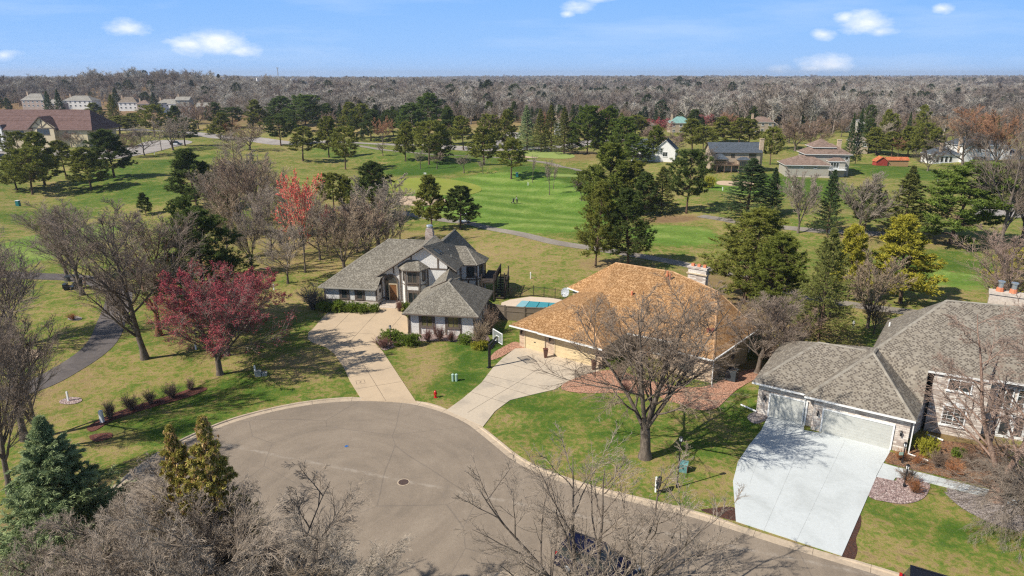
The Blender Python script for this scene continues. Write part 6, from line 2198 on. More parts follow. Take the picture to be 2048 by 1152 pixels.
TREES = """
P 34 381 312 52|leftmost of the pines on the lawn below the car park
P 65 389 295 76|pine second from the left on the golf lawn, its shadow on the grass
P 90 370 265 62|tall pine before the clubhouse gable, left of the clump
P 133 357 282 50|slim pine standing just left of the white parked car
P 183 379 295 66|broad olive pine with a bare trunk right of the white parked car
Pd 229 355 259 74|big dark rounded pine nearest the car park exit
P 45 337 262 50|pine rising in front of the clubhouse wall, left edge
Pd 370 292 235 50|dark pine with the black and white car under it
B 289 311 243 56|bare tree beside the street left of the wooden post
B 346 300 226 66|bare tree right of the wooden post by the street
Br 257 314 265 44|small brown bare tree at the car park corner
Bp 144 295 258 40|pinkish bare tree below the clubhouse roof, left one
Bp 161 290 252 44|pinkish bare tree before the clubhouse, next to the blue car
Bp 186 290 244 64|spreading pinkish bare tree at the right end of the clubhouse
Br 176 287 222 22|thin brown tree against the clubhouse roof
So 232 262 190 36|tall pointed spruce with a brown tip behind the clubhouse
P 192 242 206 34|olive pine peeping over the right end of the clubhouse
P 240 272 232 60|olive pine below the tall pointed spruce
P 265 262 226 40|pine between the tall pointed spruce and the street
P 309 274 209 50|olive pine behind the street junction
Pd 350 262 212 34|dark pine behind the yellow sign
S 312 226 184 22|dark conical evergreen among the left house row
S 234 216 176 20|small dark evergreen in the woods above the pointed spruce
S 119 208 179 26|darker spruce of the pair between the left houses
S 96 208 183 26|left spruce of the pair behind the clubhouse
Bp 397 258 200 48|pinkish bare tree above the street bend
Bp 372 250 204 40|pale pink bare tree behind the junction
Pd 427 250 205 38|dark pine left of the rounded pine over the street bend
Pd 465 256 214 44|dark rounded pine at the street bend
P 441 279 226 42|olive pine at the right end of the street bend
Bu 462 279 238 46|orange-brown bushy tree below the rounded dark pine
Bt 500 300 246 74|pale grey bare thicket tree right of the orange-brown one
Pd 395 420 300 88|dark pine at the left edge of the grove
P 428 400 330 50|olive pine just right of the grove's edge pine
Pd 452 470 383 52|dark pine standing in the middle of the bare grove
Pnd 425 655 420 160|large dark green pine behind the red maple
Pd 385 560 395 60|dark pine top behind the bare trees by the path
Pd 292 430 386 26|small dark pine top just above the bare crown by the path
B 440 452 318 90|bare grey tree at the left of the grove
Br 480 480 300 96|brownish bare tree in the left part of the grove
Bt 530 470 285 100|tan bare tree at the back of the grove
B 545 520 350 90|bare tree in the middle of the grove
B 505 545 400 80|bare tree behind the red maple's right shoulder
Mo 611 545 334 84|orange-red budding tree at the top of the grove
B 576 567 440 96|low branching bare tree on the lawn left of the white house
B 640 520 392 92|grey bare tree between the orange-red tree and the white house
Bt 690 548 398 116|yellow-brown bare tree just behind the white house
M 655 500 410 60|faint reddish tree behind the yellow-brown one
Br 735 530 392 92|brown bare tree over the left roof of the white house
Bw 757 492 345 124|whitish bare tree with steep limbs behind the white house
Bw 800 480 400 44|thin pale leaning tree left of the stone chimney
Pd 745 440 325 74|dark pine behind the whitish bare tree
P 697 425 356 32|slim olive pine left of the dark one above the grove
P 668 420 345 58|olive pine right of the orange-red treetop
B 520 440 300 80|bare tree low in the hollow behind the grove's left part
Bt 570 455 330 84|tan bare tree left of the orange-red treetop
B 590 500 370 70|grey bare tree just left below the orange-red treetop
Bt 625 470 360 70|tan bare tree right below the orange-red treetop
B 715 505 400 80|grey bare tree between the yellow-brown and the whitish ones
Bw 480 430 296 90|whitish bare tree towering over the left of the grove
Bt 455 520 380 80|tan bare tree right of the large dark green pine
B 775 500 420 60|small grey bare tree at the right edge of the grove
B 470 330 262 60|bare tree beside the pale thicket
B 700 470 400 60|bare grey tree in front of the slim pine
Br 600 480 380 70|brown bare tree behind the orange-red one
P 520 258 200 42|olive pine left of the two big white pines
W 566 256 193 62|left of the two big white pines behind the parkway
W 612 264 188 66|right of the two big white pines behind the parkway
Pd 562 292 230 52|dark pine in front of the left big white pine
P 606 322 254 54|olive pine right of the pale thicket
P 658 315 233 46|tall olive pine standing left of the other fairway pine
P 691 339 253 52|dark green fairway pine nearest the putting green on its left
Pd 660 256 207 34|dark pine right of the big white pines
S 681 256 206 18|narrow dark spruce behind the parkway
P 704 268 205 40|olive pine left of the orange-topped tree
P 724 276 208 44|dense olive pine, second left of the orange-topped tree
Pd 742 282 219 40|dark pine just left of the orange-topped tree
S 725 282 260 14|tiny conical spruce at the parkway verge
Bu 766 288 231 36|orange-topped bare tree beside the parkway
s 766 312 284 28|small bare tree between parkway and cart path, middle
s 790 305 286 18|thin sapling right of the small parkway tree
Pd 787 272 219 34|dark pine right of the orange-topped tree
W 825 282 207 62|big white pine overhanging the parkway
W 852 268 185 54|tallest dark white pine above the parkway
P 811 321 243 38|tall slim pine before the big white pine
P 858 329 241 60|broad olive pine on the fairway edge
Pd 902 290 216 46|dark pine right of the tall white pine
P 880 320 250 44|olive pine between broad one and slim ones
P 927 301 233 44|pine with twin trunks beside the parkway
P 968 330 254 56|pine with a clear trunk at the end of the parkway trees
P 980 300 228 38|olive pine behind the side road
P 1008 298 221 42|pine at the right side of the side road
P 1022 357 278 58|open pine with a teal bin at its foot
s 841 338 298 24|grey sapling left of the pink one on the fairway edge
sp 874 338 303 30|pinkish sapling on the green mound
s 928 346 308 34|grey sapling right of the pink one
s 966 348 318 20|thin sapling below the clear-trunked pine
P 864 460 351 54|left of the two lone pines above the white house
Pd 921 457 371 64|right of the two lone pines, round, by the golf cart
Sb 1054 302 211 46|blue-grey spruce at the left of the dark spruce row
So 1082 304 219 42|first olive spruce right of the blue-grey one
So 1102 304 211 42|second olive spruce in the dark row
So 1128 308 214 46|last olive spruce of the row, by the narrow white house
S 1144 308 236 30|dark shaded spruce between the row and the bright pines
Wb 1174 308 209 58|left of the bright green tall pines
Wb 1211 308 213 52|middle one of the bright green tall pines
Wb 1240 318 232 52|right of the bright green tall pines
Wb 1271 326 268 50|bright layered pine before the white gabled house
Pb 1306 322 251 38|bright rounded pine at the white gabled house
P 1271 274 230 36|olive pine behind the bright ones
P 1290 276 236 26|narrow olive pine left of the teal roof
Pb 1215 430 290 92|big green pine at the left of the clump beyond the fairway
P 1258 425 322 70|olive pine in the middle of the clump beyond the fairway
So 1322 428 334 62|brownish spruce of the clump with mulch at its foot
Pd 1372 427 298 76|dark pine at the right of the clump beyond the fairway
Pd 1290 432 345 54|low dark pine in the clump beyond the fairway
Pb 1168 402 340 40|small green pine at the left foot of the clump
Pn 1191 532 362 70|left of the two tall pines behind the orange roof
Pnd 1256 532 376 86|right, darker one of the two tall pines behind the orange roof
P 1384 300 238 48|olive pine below the teal roof
P 1406 302 252 40|olive pine right of the one below the teal roof
Pd 1390 262 219 32|dark pine beside the teal roof
M 1412 264 226 34|reddish round tree right of the teal roof
M 1320 278 234 52|reddish tree left of the teal roof
Bp 1335 310 262 70|pink-grey bare trees' middle one behind the clump
Bp 1300 290 250 40|pink bare tree beside the white gabled house
P 1449 288 234 50|olive pine behind the slate roof, left
P 1478 288 236 46|olive pine behind the slate roof, middle
P 1497 288 238 40|olive pine behind the slate roof, right
P 1540 330 254 40|olive pine at the chimney of the decked house
s 1099 390 316 22|thin bare tree on the fairway, taller one
s 1107 378 326 18|thin bare tree just right of the taller fairway one
s 1163 402 358 32|pale thin tree at the left of the big clump
s 1065 365 308 14|hair-thin sapling beside the open pine
Bd 1401 347 292 50|dark bare tree at the left of the wooden deck
S 1494 437 318 116|broad dark spruce standing below the decked house
S 1543 425 335 44|narrow dark spruce right of the broad one
Pn 1488 604 416 150|big olive pine left of the pair behind the orange house
Pnb 1545 640 470 110|rough green pine between the two big evergreens
Sn 1636 690 458 130|broad olive spruce behind the tan garden tree
Py 1696 600 450 66|yellow-green pine behind the broad olive spruce
Py 1800 606 436 112|yellow-green pine with a leaning trunk on the right lawn
Bt 1735 655 498 108|olive-grey bare tree before the leaning yellow pine
Bd 1747 668 598 50|small dark bare tree by the brick roof corner
Bn 1514 747 580 130|grey bare tree at the right wall of the orange-roofed house
Br 1575 720 610 110|brown shrubby tree between the orange and brown roofs
Br 1480 700 600 70|brown shrubby tree hidden behind the orange roof's right hip
B 1596 466 334 76|fan-shaped bare tree behind the cart path at right
S 1653 470 341 54|dark spruce between the two bare trees at right
B 1716 480 336 98|broad bare tree left of the green spruce at right
Pd 1727 471 370 60|dark evergreen behind the broad bare tree
So 1806 478 333 96|green spruce left of the layered bright pine
Wb 1900 487 320 150|large layered bright pine on the right lawn
Bn 1996 507 228 130|tall bare tree in front of the white house at right
Bn 2041 498 300 90|bare tree at the right edge beside the tall one
Bd 1923 338 232 116|broad dark bare tree left of the tall one
Bd 1855 342 294 48|many-stemmed low bare tree before the conifers
Pny 2020 600 494 84|yellow-green pine at the right edge over the brick roof
Br 1590 302 232 76|brown round bare tree behind the rust-roofed house
Br 1560 300 250 56|brown bare tree right of the decked house
Br 1625 300 240 60|brown bare tree above the hillside house ridge
S 1696 328 226 22|tall dark spruce against the hillside house, left of pair
S 1710 328 218 22|taller dark spruce of the pair by the hillside house
P 1751 314 256 46|olive pine left of the orange pavilion
P 1783 314 264 40|olive pine behind the orange pavilion
P 1815 314 253 46|olive pine right of the orange pavilion
P 1840 322 245 42|olive pine second right of the orange pavilion
P 1868 316 258 36|olive pine nearest the round shrub
Bu 1795 316 272 28|rusty small tree behind the pavilion
S 1811 300 224 18|slim spruce above the pavilion pines
P 1840 290 211 28|tall olive conifer above the pavilion pines
P 1766 290 219 24|small conifer left above the pavilion
P 1781 290 227 22|small conifer right above the pavilion
Bu 1990 330 215 90|tan-brown bare tree above the white house
Bu 1940 310 208 90|brown bare tree behind the broad dark one
Bt 1890 300 225 70|tan bare tree behind the pavilion conifers
Br 2030 320 210 80|brown bare tree at the right edge of the woods
Bn 165 590 392 132|bare tree beside the golf buggy
Bn 136 562 412 100|bare tree just behind the golf buggy
Bn 290 718 388 205|large bare tree standing right of the dark path
Bn 318 671 412 150|bare tree with a reddish trunk behind the large one
Bn 50 880 455 210|bare tree at the left edge with a forked trunk
Bn -20 700 440 160|bare tree cut by the left edge of the picture
Bn 85 900 600 120|twiggy bare tree overlapping the dark path
Bn 20 985 640 150|bare tree behind the blue spruce at the left edge
Mn 440 749 514 262|bright red budding maple by the turning circle
Mw 457 711 545 170|wine-red maple behind the bright one
""".strip().split('\n')
cnt = {}
for line in TREES:
    a, lb = line.split('|')
    k, bx, by, ty, w = a.split()
    bx, by, ty, w = float(bx), float(by), float(ty), float(w)
    nm, prs, tint = KIND[k]
    cnt[k] = cnt.get(k, 0) + 1
    pr = prs[(cnt[k] - 1) % len(prs)]
    x, y = G(bx, by)
    z = float(terrain(x, y))
    H = HT(y, ty) - z
    W = w * depth(y, H * .5) / FPX
    bt = None
    place(nm, pr, x, y, max(H, 1.5), W * (1.22 if k[0] in 'PWS' else 1.25 if k == 'Bn' else 1.04 if k[0] == 'M' else 1.22), tint, lb, btint='rust' if 'reddish trunk' in lb else None)
# hero trees
x, y = G(1290, 915)
place('shade_tree', 'yard_tree', x, y, HT(y, 548), 14.0, 'shade', 'large bare many-stemmed shade tree on the lawn of the orange-roofed house', rot=.4)
place('bare_tree', 'street_tree', 3.9, 29.2, 10.9, 14.5, 'pale', 'bare tree rising from the bottom edge in front of the dark blue car', rot=1.0)
for i, (x, y, H, W, pr, tn, lb) in enumerate([
 (-13.2, 25.4, 12.8, 13, 'brush_a', 'pale', 'pale twiggy bare tree at the bottom below the coned spruces'),
 (-17.4, 24.6, 12.0, 12, 'brush_b', 'pale', 'tangled bare tree at the bottom between blue spruce and coned spruces'),
 (-9.6, 25.2, 10.6, 11, 'brush_b', 'white', 'rightmost purple-grey bare tree of the bottom left thicket'),
 (-20.6, 22.0, 10.0, 10, 'brush_a', 'pale', 'bare tree at the bottom left corner under the blue spruce'),
 (-15.4, 22.6, 11.4, 11, 'brush_b', 'pale', 'bare tree at the bottom edge in the middle of the thicket'),
 (-14.6, 24.6, 13.8, 12.5, 'brush_a', 'pale', 'bare tree of the thicket rising just before the coned spruces'),
 (-11.0, 22.2, 10.2, 9.5, 'brush_a', 'tan', 'low bare tree at the bottom edge below the rightmost thicket tree')]):
    place('bare_tree', pr, x, y, H, W, tn, lb)
place('spruce_tree', 'spruce_near', -22.8, 29.6, 13.2, 12.5, 'sblue', 'big blue-green spruce in the bottom left corner', rot=.3)
place('spruce_tree', 'spruce_cone', -13.9, 27.6, 14.3, 7.4, 'scone', 'right of the two spruces with orange cones at the top', rot=.8)
place('spruce_tree', 'spruce_cone', -15.9, 28.2, 13.5, 6.0, 'scone', 'left of the two spruces with orange cones at the top', rot=2.3)
place('pine_tree', 'pine_c', -10.6, 23.4, 8.2, 4.5, 'pdark', 'dark evergreen inside the bottom thicket')
place('pine_tree', 'pine_a', -17.0, 23.6, 7.6, 4.5, 'pdark', 'dark evergreen under the tangled bare trees at the bottom left')
x, y = G(1990, 1000)
place('birch_tree', 'birch', x, y, 16.8, 13.5, 'pink', 'tall river birch with peeling pink bark before the brick house', rot=.2)
x, y = G(2045, 1030)
place('weeping_tree', 'weeping', x, y, 5.4, 11.5, 'grey', 'low weeping bare tree with arching branches beside the birch', rot=.2)
x, y = G(2062, 700)
place('bare_tree', 'ash_b', x, y + 4, 13, 12, 'pink', 'pinkish bare tree behind the brick chimney')

# ------------------------------------------------------------------ shrubs
SH = """
bush_a 222 838 806 34 brown|leftmost shrub of the mulch strip, nearest the white post
bush_b 263 820 793 36 brown|second shrub from the white post in the mulch strip
bush_a 301 808 782 30 brown|middle shrub of the mulch strip
bush_b 345 796 769 32 brown|second shrub from the red maple end of the mulch strip
bush_a 382 780 760 26 brown|last small shrub at the maple end of the mulch strip
bush_b 146 640 627 18 rustbush|small rusty shrub in the stone ring on the left lawn
juniper_a 648 622 602 34 jun|leftmost clipped yew under the house's left windows
juniper_b 675 623 603 36 jun|second clipped yew in the row under the windows
juniper_a 702 624 605 34 jun|middle clipped yew in the row under the windows
juniper_c 726 625 606 32 jun|fourth clipped yew in the row under the windows
juniper_a 748 625 608 26 jun|yew at the doorstep end of the row
bush_a 628 618 576 54 grey|bare grey shrub at the left corner of the white house
bush_b 645 612 592 18 maroon|small reddish shrub against the white house corner
bush_a 799 623 602 20 maroon|small purple shrub right of the front steps
juniper_c 813 620 604 20 jun|round evergreen behind the purple shrub at the steps
juniper_a 785 682 662 54 jun|wide juniper at the lamp post
bush_b 768 696 676 38 maroon|reddish shrub in front of the wide juniper
juniper_b 818 690 668 44 jun|juniper at the left corner of the garage wing
juniper_c 793 693 683 14 jun|tiny juniper on the pebbles
bush_a 856 684 660 26 maroon|left purple shrub under the garage windows
bush_b 880 682 654 26 maroon|taller middle purple shrub under the garage windows
bush_a 902 684 662 22 maroon|right purple shrub under the garage windows
juniper_a 930 684 668 38 jun|juniper under the right garage window
juniper_b 958 698 682 34 jyel|low yellowish juniper at the garage wing corner
bush_a 962 690 650 54 tan|big bare bush at the garage wing's right corner
bush_b 978 668 624 36 brown|bare bush in the shade by the wooden fence
juniper_a 1418 376 353 30 jyel|round golden juniper below the decked house
juniper_c 1872 318 300 24 jun|round evergreen shrub on the far lawn at right
juniper_c 1902 318 302 20 jun|second round shrub left of the white house
bush_a 1815 966 938 40 brown|bare brown bush beside the walk lamp
bush_b 1829 986 960 30 rustbush|rusty bush on the pebble bed
juniper_a 1850 910 876 46 jyel|golden yew beside the brick garage corner
juniper_b 1918 914 898 30 jun|small evergreen in the leaf bed by the birch
bush_b 1800 920 900 26 rustbush|rusty low bush at the driveway corner
bush_a 1835 930 912 30 rustbush|rusty bush left of the golden yew
bush_b 1875 935 905 40 brown|brown shrub in the planting bed under the bay window
bush_a 1905 952 925 36 rustbush|orange-brown shrub beside the front walk
bush_a 1940 940 905 44 brown|brown shrub by the birch trunk
juniper_a 2035 935 900 40 jun|green shrub by the brick house door
bush_a 1240 760 735 34 brown|bare shrub at the entry of the orange-roofed house
juniper_c 1225 740 715 24 jun|dark evergreen by the tan house entry
bush_a 1540 720 690 50 brown|bare shrub behind the tan house's right wall
bush_b 1250 785 765 26 maroon|small shrub on the orange rock bed
""".strip().split('\n')
for line in SH:
    a, lb = line.split('|')
    pr, bx, by, ty, w, tn = a.split()
    x, y = G(float(bx), float(by))
    z = float(terrain(x, y))
    H = max(.3, HT(y, float(ty)) - z)
    W = float(w) * depth(y) / FPX
    ev = pr.startswith('jun')
    place('evergreen_shrub' if ev else 'bare_shrub', pr, x, y, H, W, tn, lb, 'shrub', parts=('stem', 'foliage' if ev else 'twigs'))
# ------------------------------------------------------------------ small things
def thing(name, px, py, label, cat, rz=0.0, group=None, z=None):
    x, y = G(px, py)
    return empty(name, (x, y, float(terrain(x, y)) if z is None else z), rz, label, cat, group)


def mk(name, m, parent, fn, smooth=False):
    bm = bmesh.new()
    fn(bm)
    return fin(name, bm, m, parent, smooth)


# fire hydrant
o = thing('fire_hydrant', 871, 795, 'red fire hydrant on the grass between the two driveways', 'hydrant', .4, z=0)
mk('body', 'hydrant_red', o, lambda b: (lathe(b, [(.17, 0), (.17, .05), (.11, .06), (.105, .50), (.145, .51), (.145, .56)], n=12)))
mk('bonnet', 'hydrant_red', o, lambda b: (lathe(b, [(.14, .56), (.12, .64), (.07, .70), (.03, .72), (.03, .77)], n=12)))
for s in (-1, 1):
    mk('nozzle', 'hydrant_red', o, lambda b: cyl(b, (s * .09, 0, .40), (s * .19, 0, .40), .055, .055, 8))
mk('nozzle', 'hydrant_red', o, lambda b: cyl(b, (0, -.09, .38), (0, -.22, .38), .075, .075, 8))
# utility pedestals
for (px, py, lb) in ((906, 762, 'left one of two pale green utility posts by the lawn edge'), (913, 762, 'right one of two pale green utility posts by the lawn edge')):
    o = thing('utility_post', px, py, lb, 'utility post', z=0)
    mk('body', 'utility_green', o, lambda b: lathe(b, [(.13, 0), (.13, .62), (.15, .63), (.15, .72), (.10, .76)], n=10))
    mk('cap', 'utility_green', o, lambda b: cyl(b, (0, 0, .765), (0, 0, .80), .09, .05, 8))
# transformer box
o = thing('transformer_box', 1366, 942, 'pale teal utility box with a rusty side behind the black lamp post', 'utility box', RAD(-22), z=0)
mk('cabinet', 'utility_teal', o, lambda b: (box(b, -.34, .30, -.25, .25, .0, .62), slab(b, [(-.36, -.28, .62), (.34, -.28, .62), (.34, .28, .74), (-.36, .28, .74)], (0, 0, .05))))
mk('side_panel', 'rust', o, lambda b: box(b, .303, .33, -.25, .25, .02, .6))
mk('handle', 'black_metal', o, lambda b: box(b, -.05, .05, -.30, -.252, .35, .42))
# grey boxes by the red maple
o = thing('utility_box', 518, 752, 'pair of low grey utility cabinets right of the red maple', 'utility box', .2, z=0)
mk('cabinet', 'utility_grey', o, lambda b: (box(b, -.35, .25, -.22, .22, 0, .55), box(b, -.37, .27, -.24, .24, .552, .6)))
mk('cabinet', 'utility_grey', o, lambda b: (box(b, .32, .78, -.2, .2, 0, .34), box(b, .30, .80, -.22, .22, .342, .38)))
# white posts
for i, (px, py, h_, r_, lb) in enumerate([(205, 845, 1.15, .13, 'thick white post at the left end of the mulch strip'), (137, 802, .95, .07, 'thin white stake in the stone ring'), (548, 580, .9, .07, 'white marker post on the lawn left of the white house'),
        (511, 750, 1.0, .07, 'white marker post just left of the grey utility cabinets'), (1061, 557, .95, .08, 'white marker post on the rough behind the pool fence'), (1706, 657, .95, .09, 'white marker post near the brick roof corner'),
        (1445, 381, .9, .09, 'white marker post on the lawn below the decked house'), (1875, 366, .9, .09, 'white marker post on the far right lawn'), (1584, 380, .9, .09, 'white marker post below the hillside house'),
        (1056, 371, .9, .09, 'white marker post left of the fairway saplings'), (309, 309, 1.3, .1, 'short white post at the street verge'), (392, 699, .8, .07, 'pale stake behind the red maple')]):
    o = thing('marker_post', px, py, lb, 'post')
    mk('post', 'white_paint', o, lambda b: box(b, -r_, r_, -r_, r_, -.05, h_))
    mk('cap', 'white_paint', o, lambda b: cyl(b, (0, 0, h_), (0, 0, h_ + .07), r_ * .9, .02, 6))


def lamp_post(px, py, top, lb, scale=1.0, rz=0):
    o = thing('lamp_post', px, py, lb, 'lamp post', rz, z=0)
    x, y = o.location.x, o.location.y
    H = HT(y, top)
    mk('pole', 'black_metal', o, lambda b: (lathe(b, [(.09 * scale, 0), (.09 * scale, .25), (.05 * scale, .32), (.045 * scale, H - .45)], n=8)))
    hd = mk('lantern', 'black_metal', o, lambda b: (cyl(b, (0, 0, H - .45), (0, 0, H - .40), .06, .13, 6), cyl(b, (0, 0, H - .12), (0, 0, H), .17, .03, 6), [box(b, sx * .1 - .012, sx * .1 + .012, sy * .1 - .012, sy * .1 + .012, H - .4, H - .12) for sx in (-1, 1) for sy in (-1, 1)]))
    mk('glass', 'lens_clear', hd, lambda b: cyl(b, (0, 0, H - .4), (0, 0, H - .12), .09, .12, 6))
    return o


lamp_post(1354, 975, 872, 'tall black lamp post on the lawn beside the shade tree', 1.1)
lamp_post(782, 690, 650, 'black lamp post with a white globe among junipers by the driveway')
lamp_post(1808, 974, 928, 'black lamp post in the pebble bed beside the front walk', 1.1)
o = lamp_post(1804, 927, 884, 'black post at the brick garage corner carrying a pale green plate', 1.0)
mk('plate', 'utility_green', o, lambda b: box(b, -.38, -.06, -.03, .0, .75, 1.0))
# mailbox
o = thing('mailbox', 1311, 984, 'black mailbox on a white post at the kerb under the shade tree', 'mailbox', RAD(-28), z=0)
mk('post', 'white_paint', o, lambda b: (box(b, -.06, .06, -.06, .06, 0, 1.25)))
mk('box', 'dark_plastic', o, lambda b: (box(b, .07, .32, -.3, .3, .85, 1.12), cyl(b, (.195, -.3, 1.12), (.195, .3, 1.12), .125, .125, 10)))
mk('paper_box', 'dark_plastic', o, lambda b: box(b, .08, .30, -.25, .25, .45, .7))
# basketball hoop
o = thing('basketball_hoop', 979, 735, 'basketball hoop on a black pole between the two driveways', 'basketball hoop', RAD(32), z=0)
mk('pole', 'black_metal', o, lambda b: (box(b, -.11, .11, -.11, .11, 0, 2.6), slab(b, [(-.09, -.09, 2.5), (.09, -.09, 2.5), (.09, .09, 2.5), (-.09, .09, 2.5)], (.9, 0, .75)), slab(b, [(-.09, -.09, 1.9), (.09, -.09, 1.9), (.09, .09, 1.9), (-.09, .09, 1.9)], (.9, 0, .9)), box(b, -.25, .25, -.2, .2, 0, .05)))
bb = mk('backboard', 'backboard_glass', o, lambda b: box(b, 1.0, 1.03, -.9, .9, 2.7, 3.75))
mk('backboard_frame', 'white_paint', bb, lambda b: [box(b, .985, 1.05, *q) for q in ((-.95, .95, 3.75, 3.82), (-.95, .95, 2.64, 2.7), (-.95, -.89, 2.7, 3.75), (.89, .95, 2.7, 3.75), (-.3, .3, 3.28, 3.32), (-.3, -.26, 2.85, 3.28), (.26, .3, 2.85, 3.28))])


def rim(b):
    for k in range(12):
        a0, a1 = 2 * pi * k / 12, 2 * pi * (k + 1) / 12
        cyl(b, (1.32 + .23 * cos(a0), .23 * sin(a0), 3.02), (1.32 + .23 * cos(a1), .23 * sin(a1), 3.02), .02, .02, 5)
    box(b, 1.05, 1.12, -.08, .08, 2.9, 3.05)


rm = mk('hoop', 'hoop_red', o, rim)


def net(b):
    for k in range(12):
        a0 = 2 * pi * k / 12
        for dd in (-.5, .5):
            a1 = a0 + dd
            cyl(b, (1.32 + .22 * cos(a0), .22 * sin(a0), 3.0), (1.32 + .12 * cos(a1), .12 * sin(a1), 2.58), .012, .012, 3)


mk('net', 'net_white', rm, net)
# planters
for (px, py, lb) in ((1091, 716, 'tapered brown planter between the two tan garage doors'), (1187, 740, 'tapered brown planter at the right end of the tan garage')):
    o = thing('planter', px, py, lb, 'planter', RAD(-36), z=.05)
    mk('pot', 'planter_clay', o, lambda b: (lathe(b, [(.2, 0), (.33, .95), (.36, .96), (.36, 1.02), (.30, 1.02)], n=4)))
    mk('soil', 'mulch_red', o, lambda b: cyl(b, (0, 0, 1.021), (0, 0, 1.04), .28, .28, 4))
# air conditioner
o = thing('air_conditioner', 1463, 760, 'dark air conditioner unit beside the tan right wall', 'air conditioner', RAD(-36), z=0)
mk('casing', 'ac_dark', o, lambda b: (box(b, -.5, .5, -.5, .5, .05, 1.1), [box(b, -.52, .52, -.52, .52, z, z + .03) for z in np.arange(.15, 1.05, .12)]))
mk('fan_guard', 'black_metal', o, lambda b: (cyl(b, (0, 0, 1.1), (0, 0, 1.14), .42, .42, 16), cyl(b, (0, 0, 1.14), (0, 0, 1.2), .12, .1, 8)))
# satellite dish
o = thing('satellite_dish', 1131, 606, 'white satellite dish standing at the left corner of the orange roof', 'satellite dish', 0, z=0)
x, y = o.location.x, o.location.y
hz = HT(y, 590)
mk('mast', 'grey_metal', o, lambda b: cyl(b, (0, 0, 0), (0, 0, hz), .05, .05, 8))


def dish(b):
    n = Vector((-.55, -.7, .35)).normalized(); a = n.orthogonal().normalized(); c = n.cross(a)
    pr = None
    ct = Vector((0, 0, hz + .35))
    for i in range(6):
        r = .62 * i / 5 + .01; d = .18 * (i / 5) ** 2
        ring = [b.verts.new(ct + n * d + (a * cos(2 * pi * k / 16) + c * sin(2 * pi * k / 16)) * r) for k in range(16)]
        if pr:
            for k in range(16): b.faces.new((pr[k], pr[(k + 1) % 16], ring[(k + 1) % 16], ring[k]))
        pr = ring
    g = bmesh.ops.solidify(b, geom=b.faces[:], thickness=.04)


mk('dish', 'dish_white', o, dish)
mk('feed_arm', 'grey_metal', o, lambda b: (cyl(b, (0, 0, hz + .05), (-.5, -.6, hz + .2), .03, .03, 6), box(b, -.56, -.44, -.66, -.54, hz + .15, hz + .3)))
# manhole and valve
x, y = G(807, 965)
o = empty('manhole_cover', (x, y, .03), 0, 'round brown manhole cover in the middle of the turning circle', 'manhole cover')
mk('frame', 'kerb_concrete', o, lambda b: cyl(b, (0, 0, -.02), (0, 0, .004), .46, .46, 28))
mk('lid', 'iron_cast', o, lambda b: (cyl(b, (0, 0, .0045), (0, 0, .012), .38, .38, 28), [box(b, -.3, .3, t, t + .03, .0125, .018) for t in np.arange(-.24, .25, .08)]))
x, y = G(693, 893)
o = empty('valve_cover', (x, y, .03), 0, 'small blue valve cover in the asphalt above the manhole', 'valve cover')
mk('lid', 'paint_blue_bright', o, lambda b: (cyl(b, (0, 0, -.01), (0, 0, .008), .12, .12, 12)))
mk('ring', 'grey_metal', o, lambda b: cyl(b, (0, 0, -.015), (0, 0, .005), .2, .2, 16))
x, y = G(721, 765)
o = empty('valve_cover', (x, y, .056), RAD(20), 'small square cover with a dark lid in the tan driveway', 'valve cover')
mk('slab', 'joint_dark', o, lambda b: [box(b, *q, -.01, .001) for q in ((-.42, .42, -.42, -.39), (-.42, .42, .39, .42), (-.42, -.39, -.39, .39), (.39, .42, -.39, .39))])
mk('lid', 'iron_cast', o, lambda b: cyl(b, (0, 0, -.01), (0, 0, .006), .1, .1, 12))
# bins on the golf course
for (px, py, lb) in ((37, 412, 'teal bin on the lawn at the left edge'), (1034, 353, 'teal bin beside the open pine'), (22, 410, None)):
    if not lb: continue
    o = thing('litter_bin', px, py, lb, 'bin')
    mk('body', 'bin_teal', o, lambda b: (box(b, -.38, .38, -.38, .38, 0, 1.25)))
    mk('lid', 'dish_white', o, lambda b: box(b, -.42, .42, -.42, .42, 1.252, 1.33))
# flag
o = thing('golf_flag', 848, 360, 'white flag on the putting green', 'flag')
mk('pole', 'white_paint', o, lambda b: cyl(b, (0, 0, 0), (0, 0, 2.2), .03, .03, 6))
mk('flag', 'white_paint', o, lambda b: slab(b, [(0, 0, 1.6), (.7, .1, 1.62), (.7, .1, 2.12), (0, 0, 2.15)], (0, .03, 0)))
# wooden poles and signs by the street
o = thing('street_pole', 323, 301, 'wooden pole beside the street below the junction', 'pole')
mk('pole', 'pole_wood', o, lambda b: cyl(b, (0, 0, 0), (0, 0, 7.2), .16, .12, 8))
mk('light_head', 'grey_metal', o, lambda b: box(b, -.1, .9, -.1, .1, 7.2, 7.32))
for (px, py, h_, lb) in ((341, 280, 8.5, 'yellow diamond sign on the traffic island'), (415, 268, 3.0, 'pair of yellow arrow signs facing the junction')):
    o = thing('road_sign', px, py, lb, 'sign', .3)
    mk('pole', 'grey_metal', o, lambda b: cyl(b, (0, 0, 0), (0, 0, h_), .06, .06, 6))
    mk('plate', 'sign_yellow', o, lambda b: [slab(b, [(dx, -.06, h_ - .2), (dx + .8, -.06, h_ - 1.0), (dx, -.06, h_ - 1.8), (dx - .8, -.06, h_ - 1.0)], (0, -.05, 0)) for dx in ((0,) if h_ > 5 else (-.9, .9))])
# low iron trellis in the orange rock bed
o = thing('garden_fence', 1152, 758, 'low curved iron fence on the orange rock bed', 'fence', 0, z=.04)
x0, y0 = o.location.x, o.location.y
pth = [G(*p) for p in ((1150, 760), (1158, 752), (1170, 748), (1183, 749), (1190, 754))]


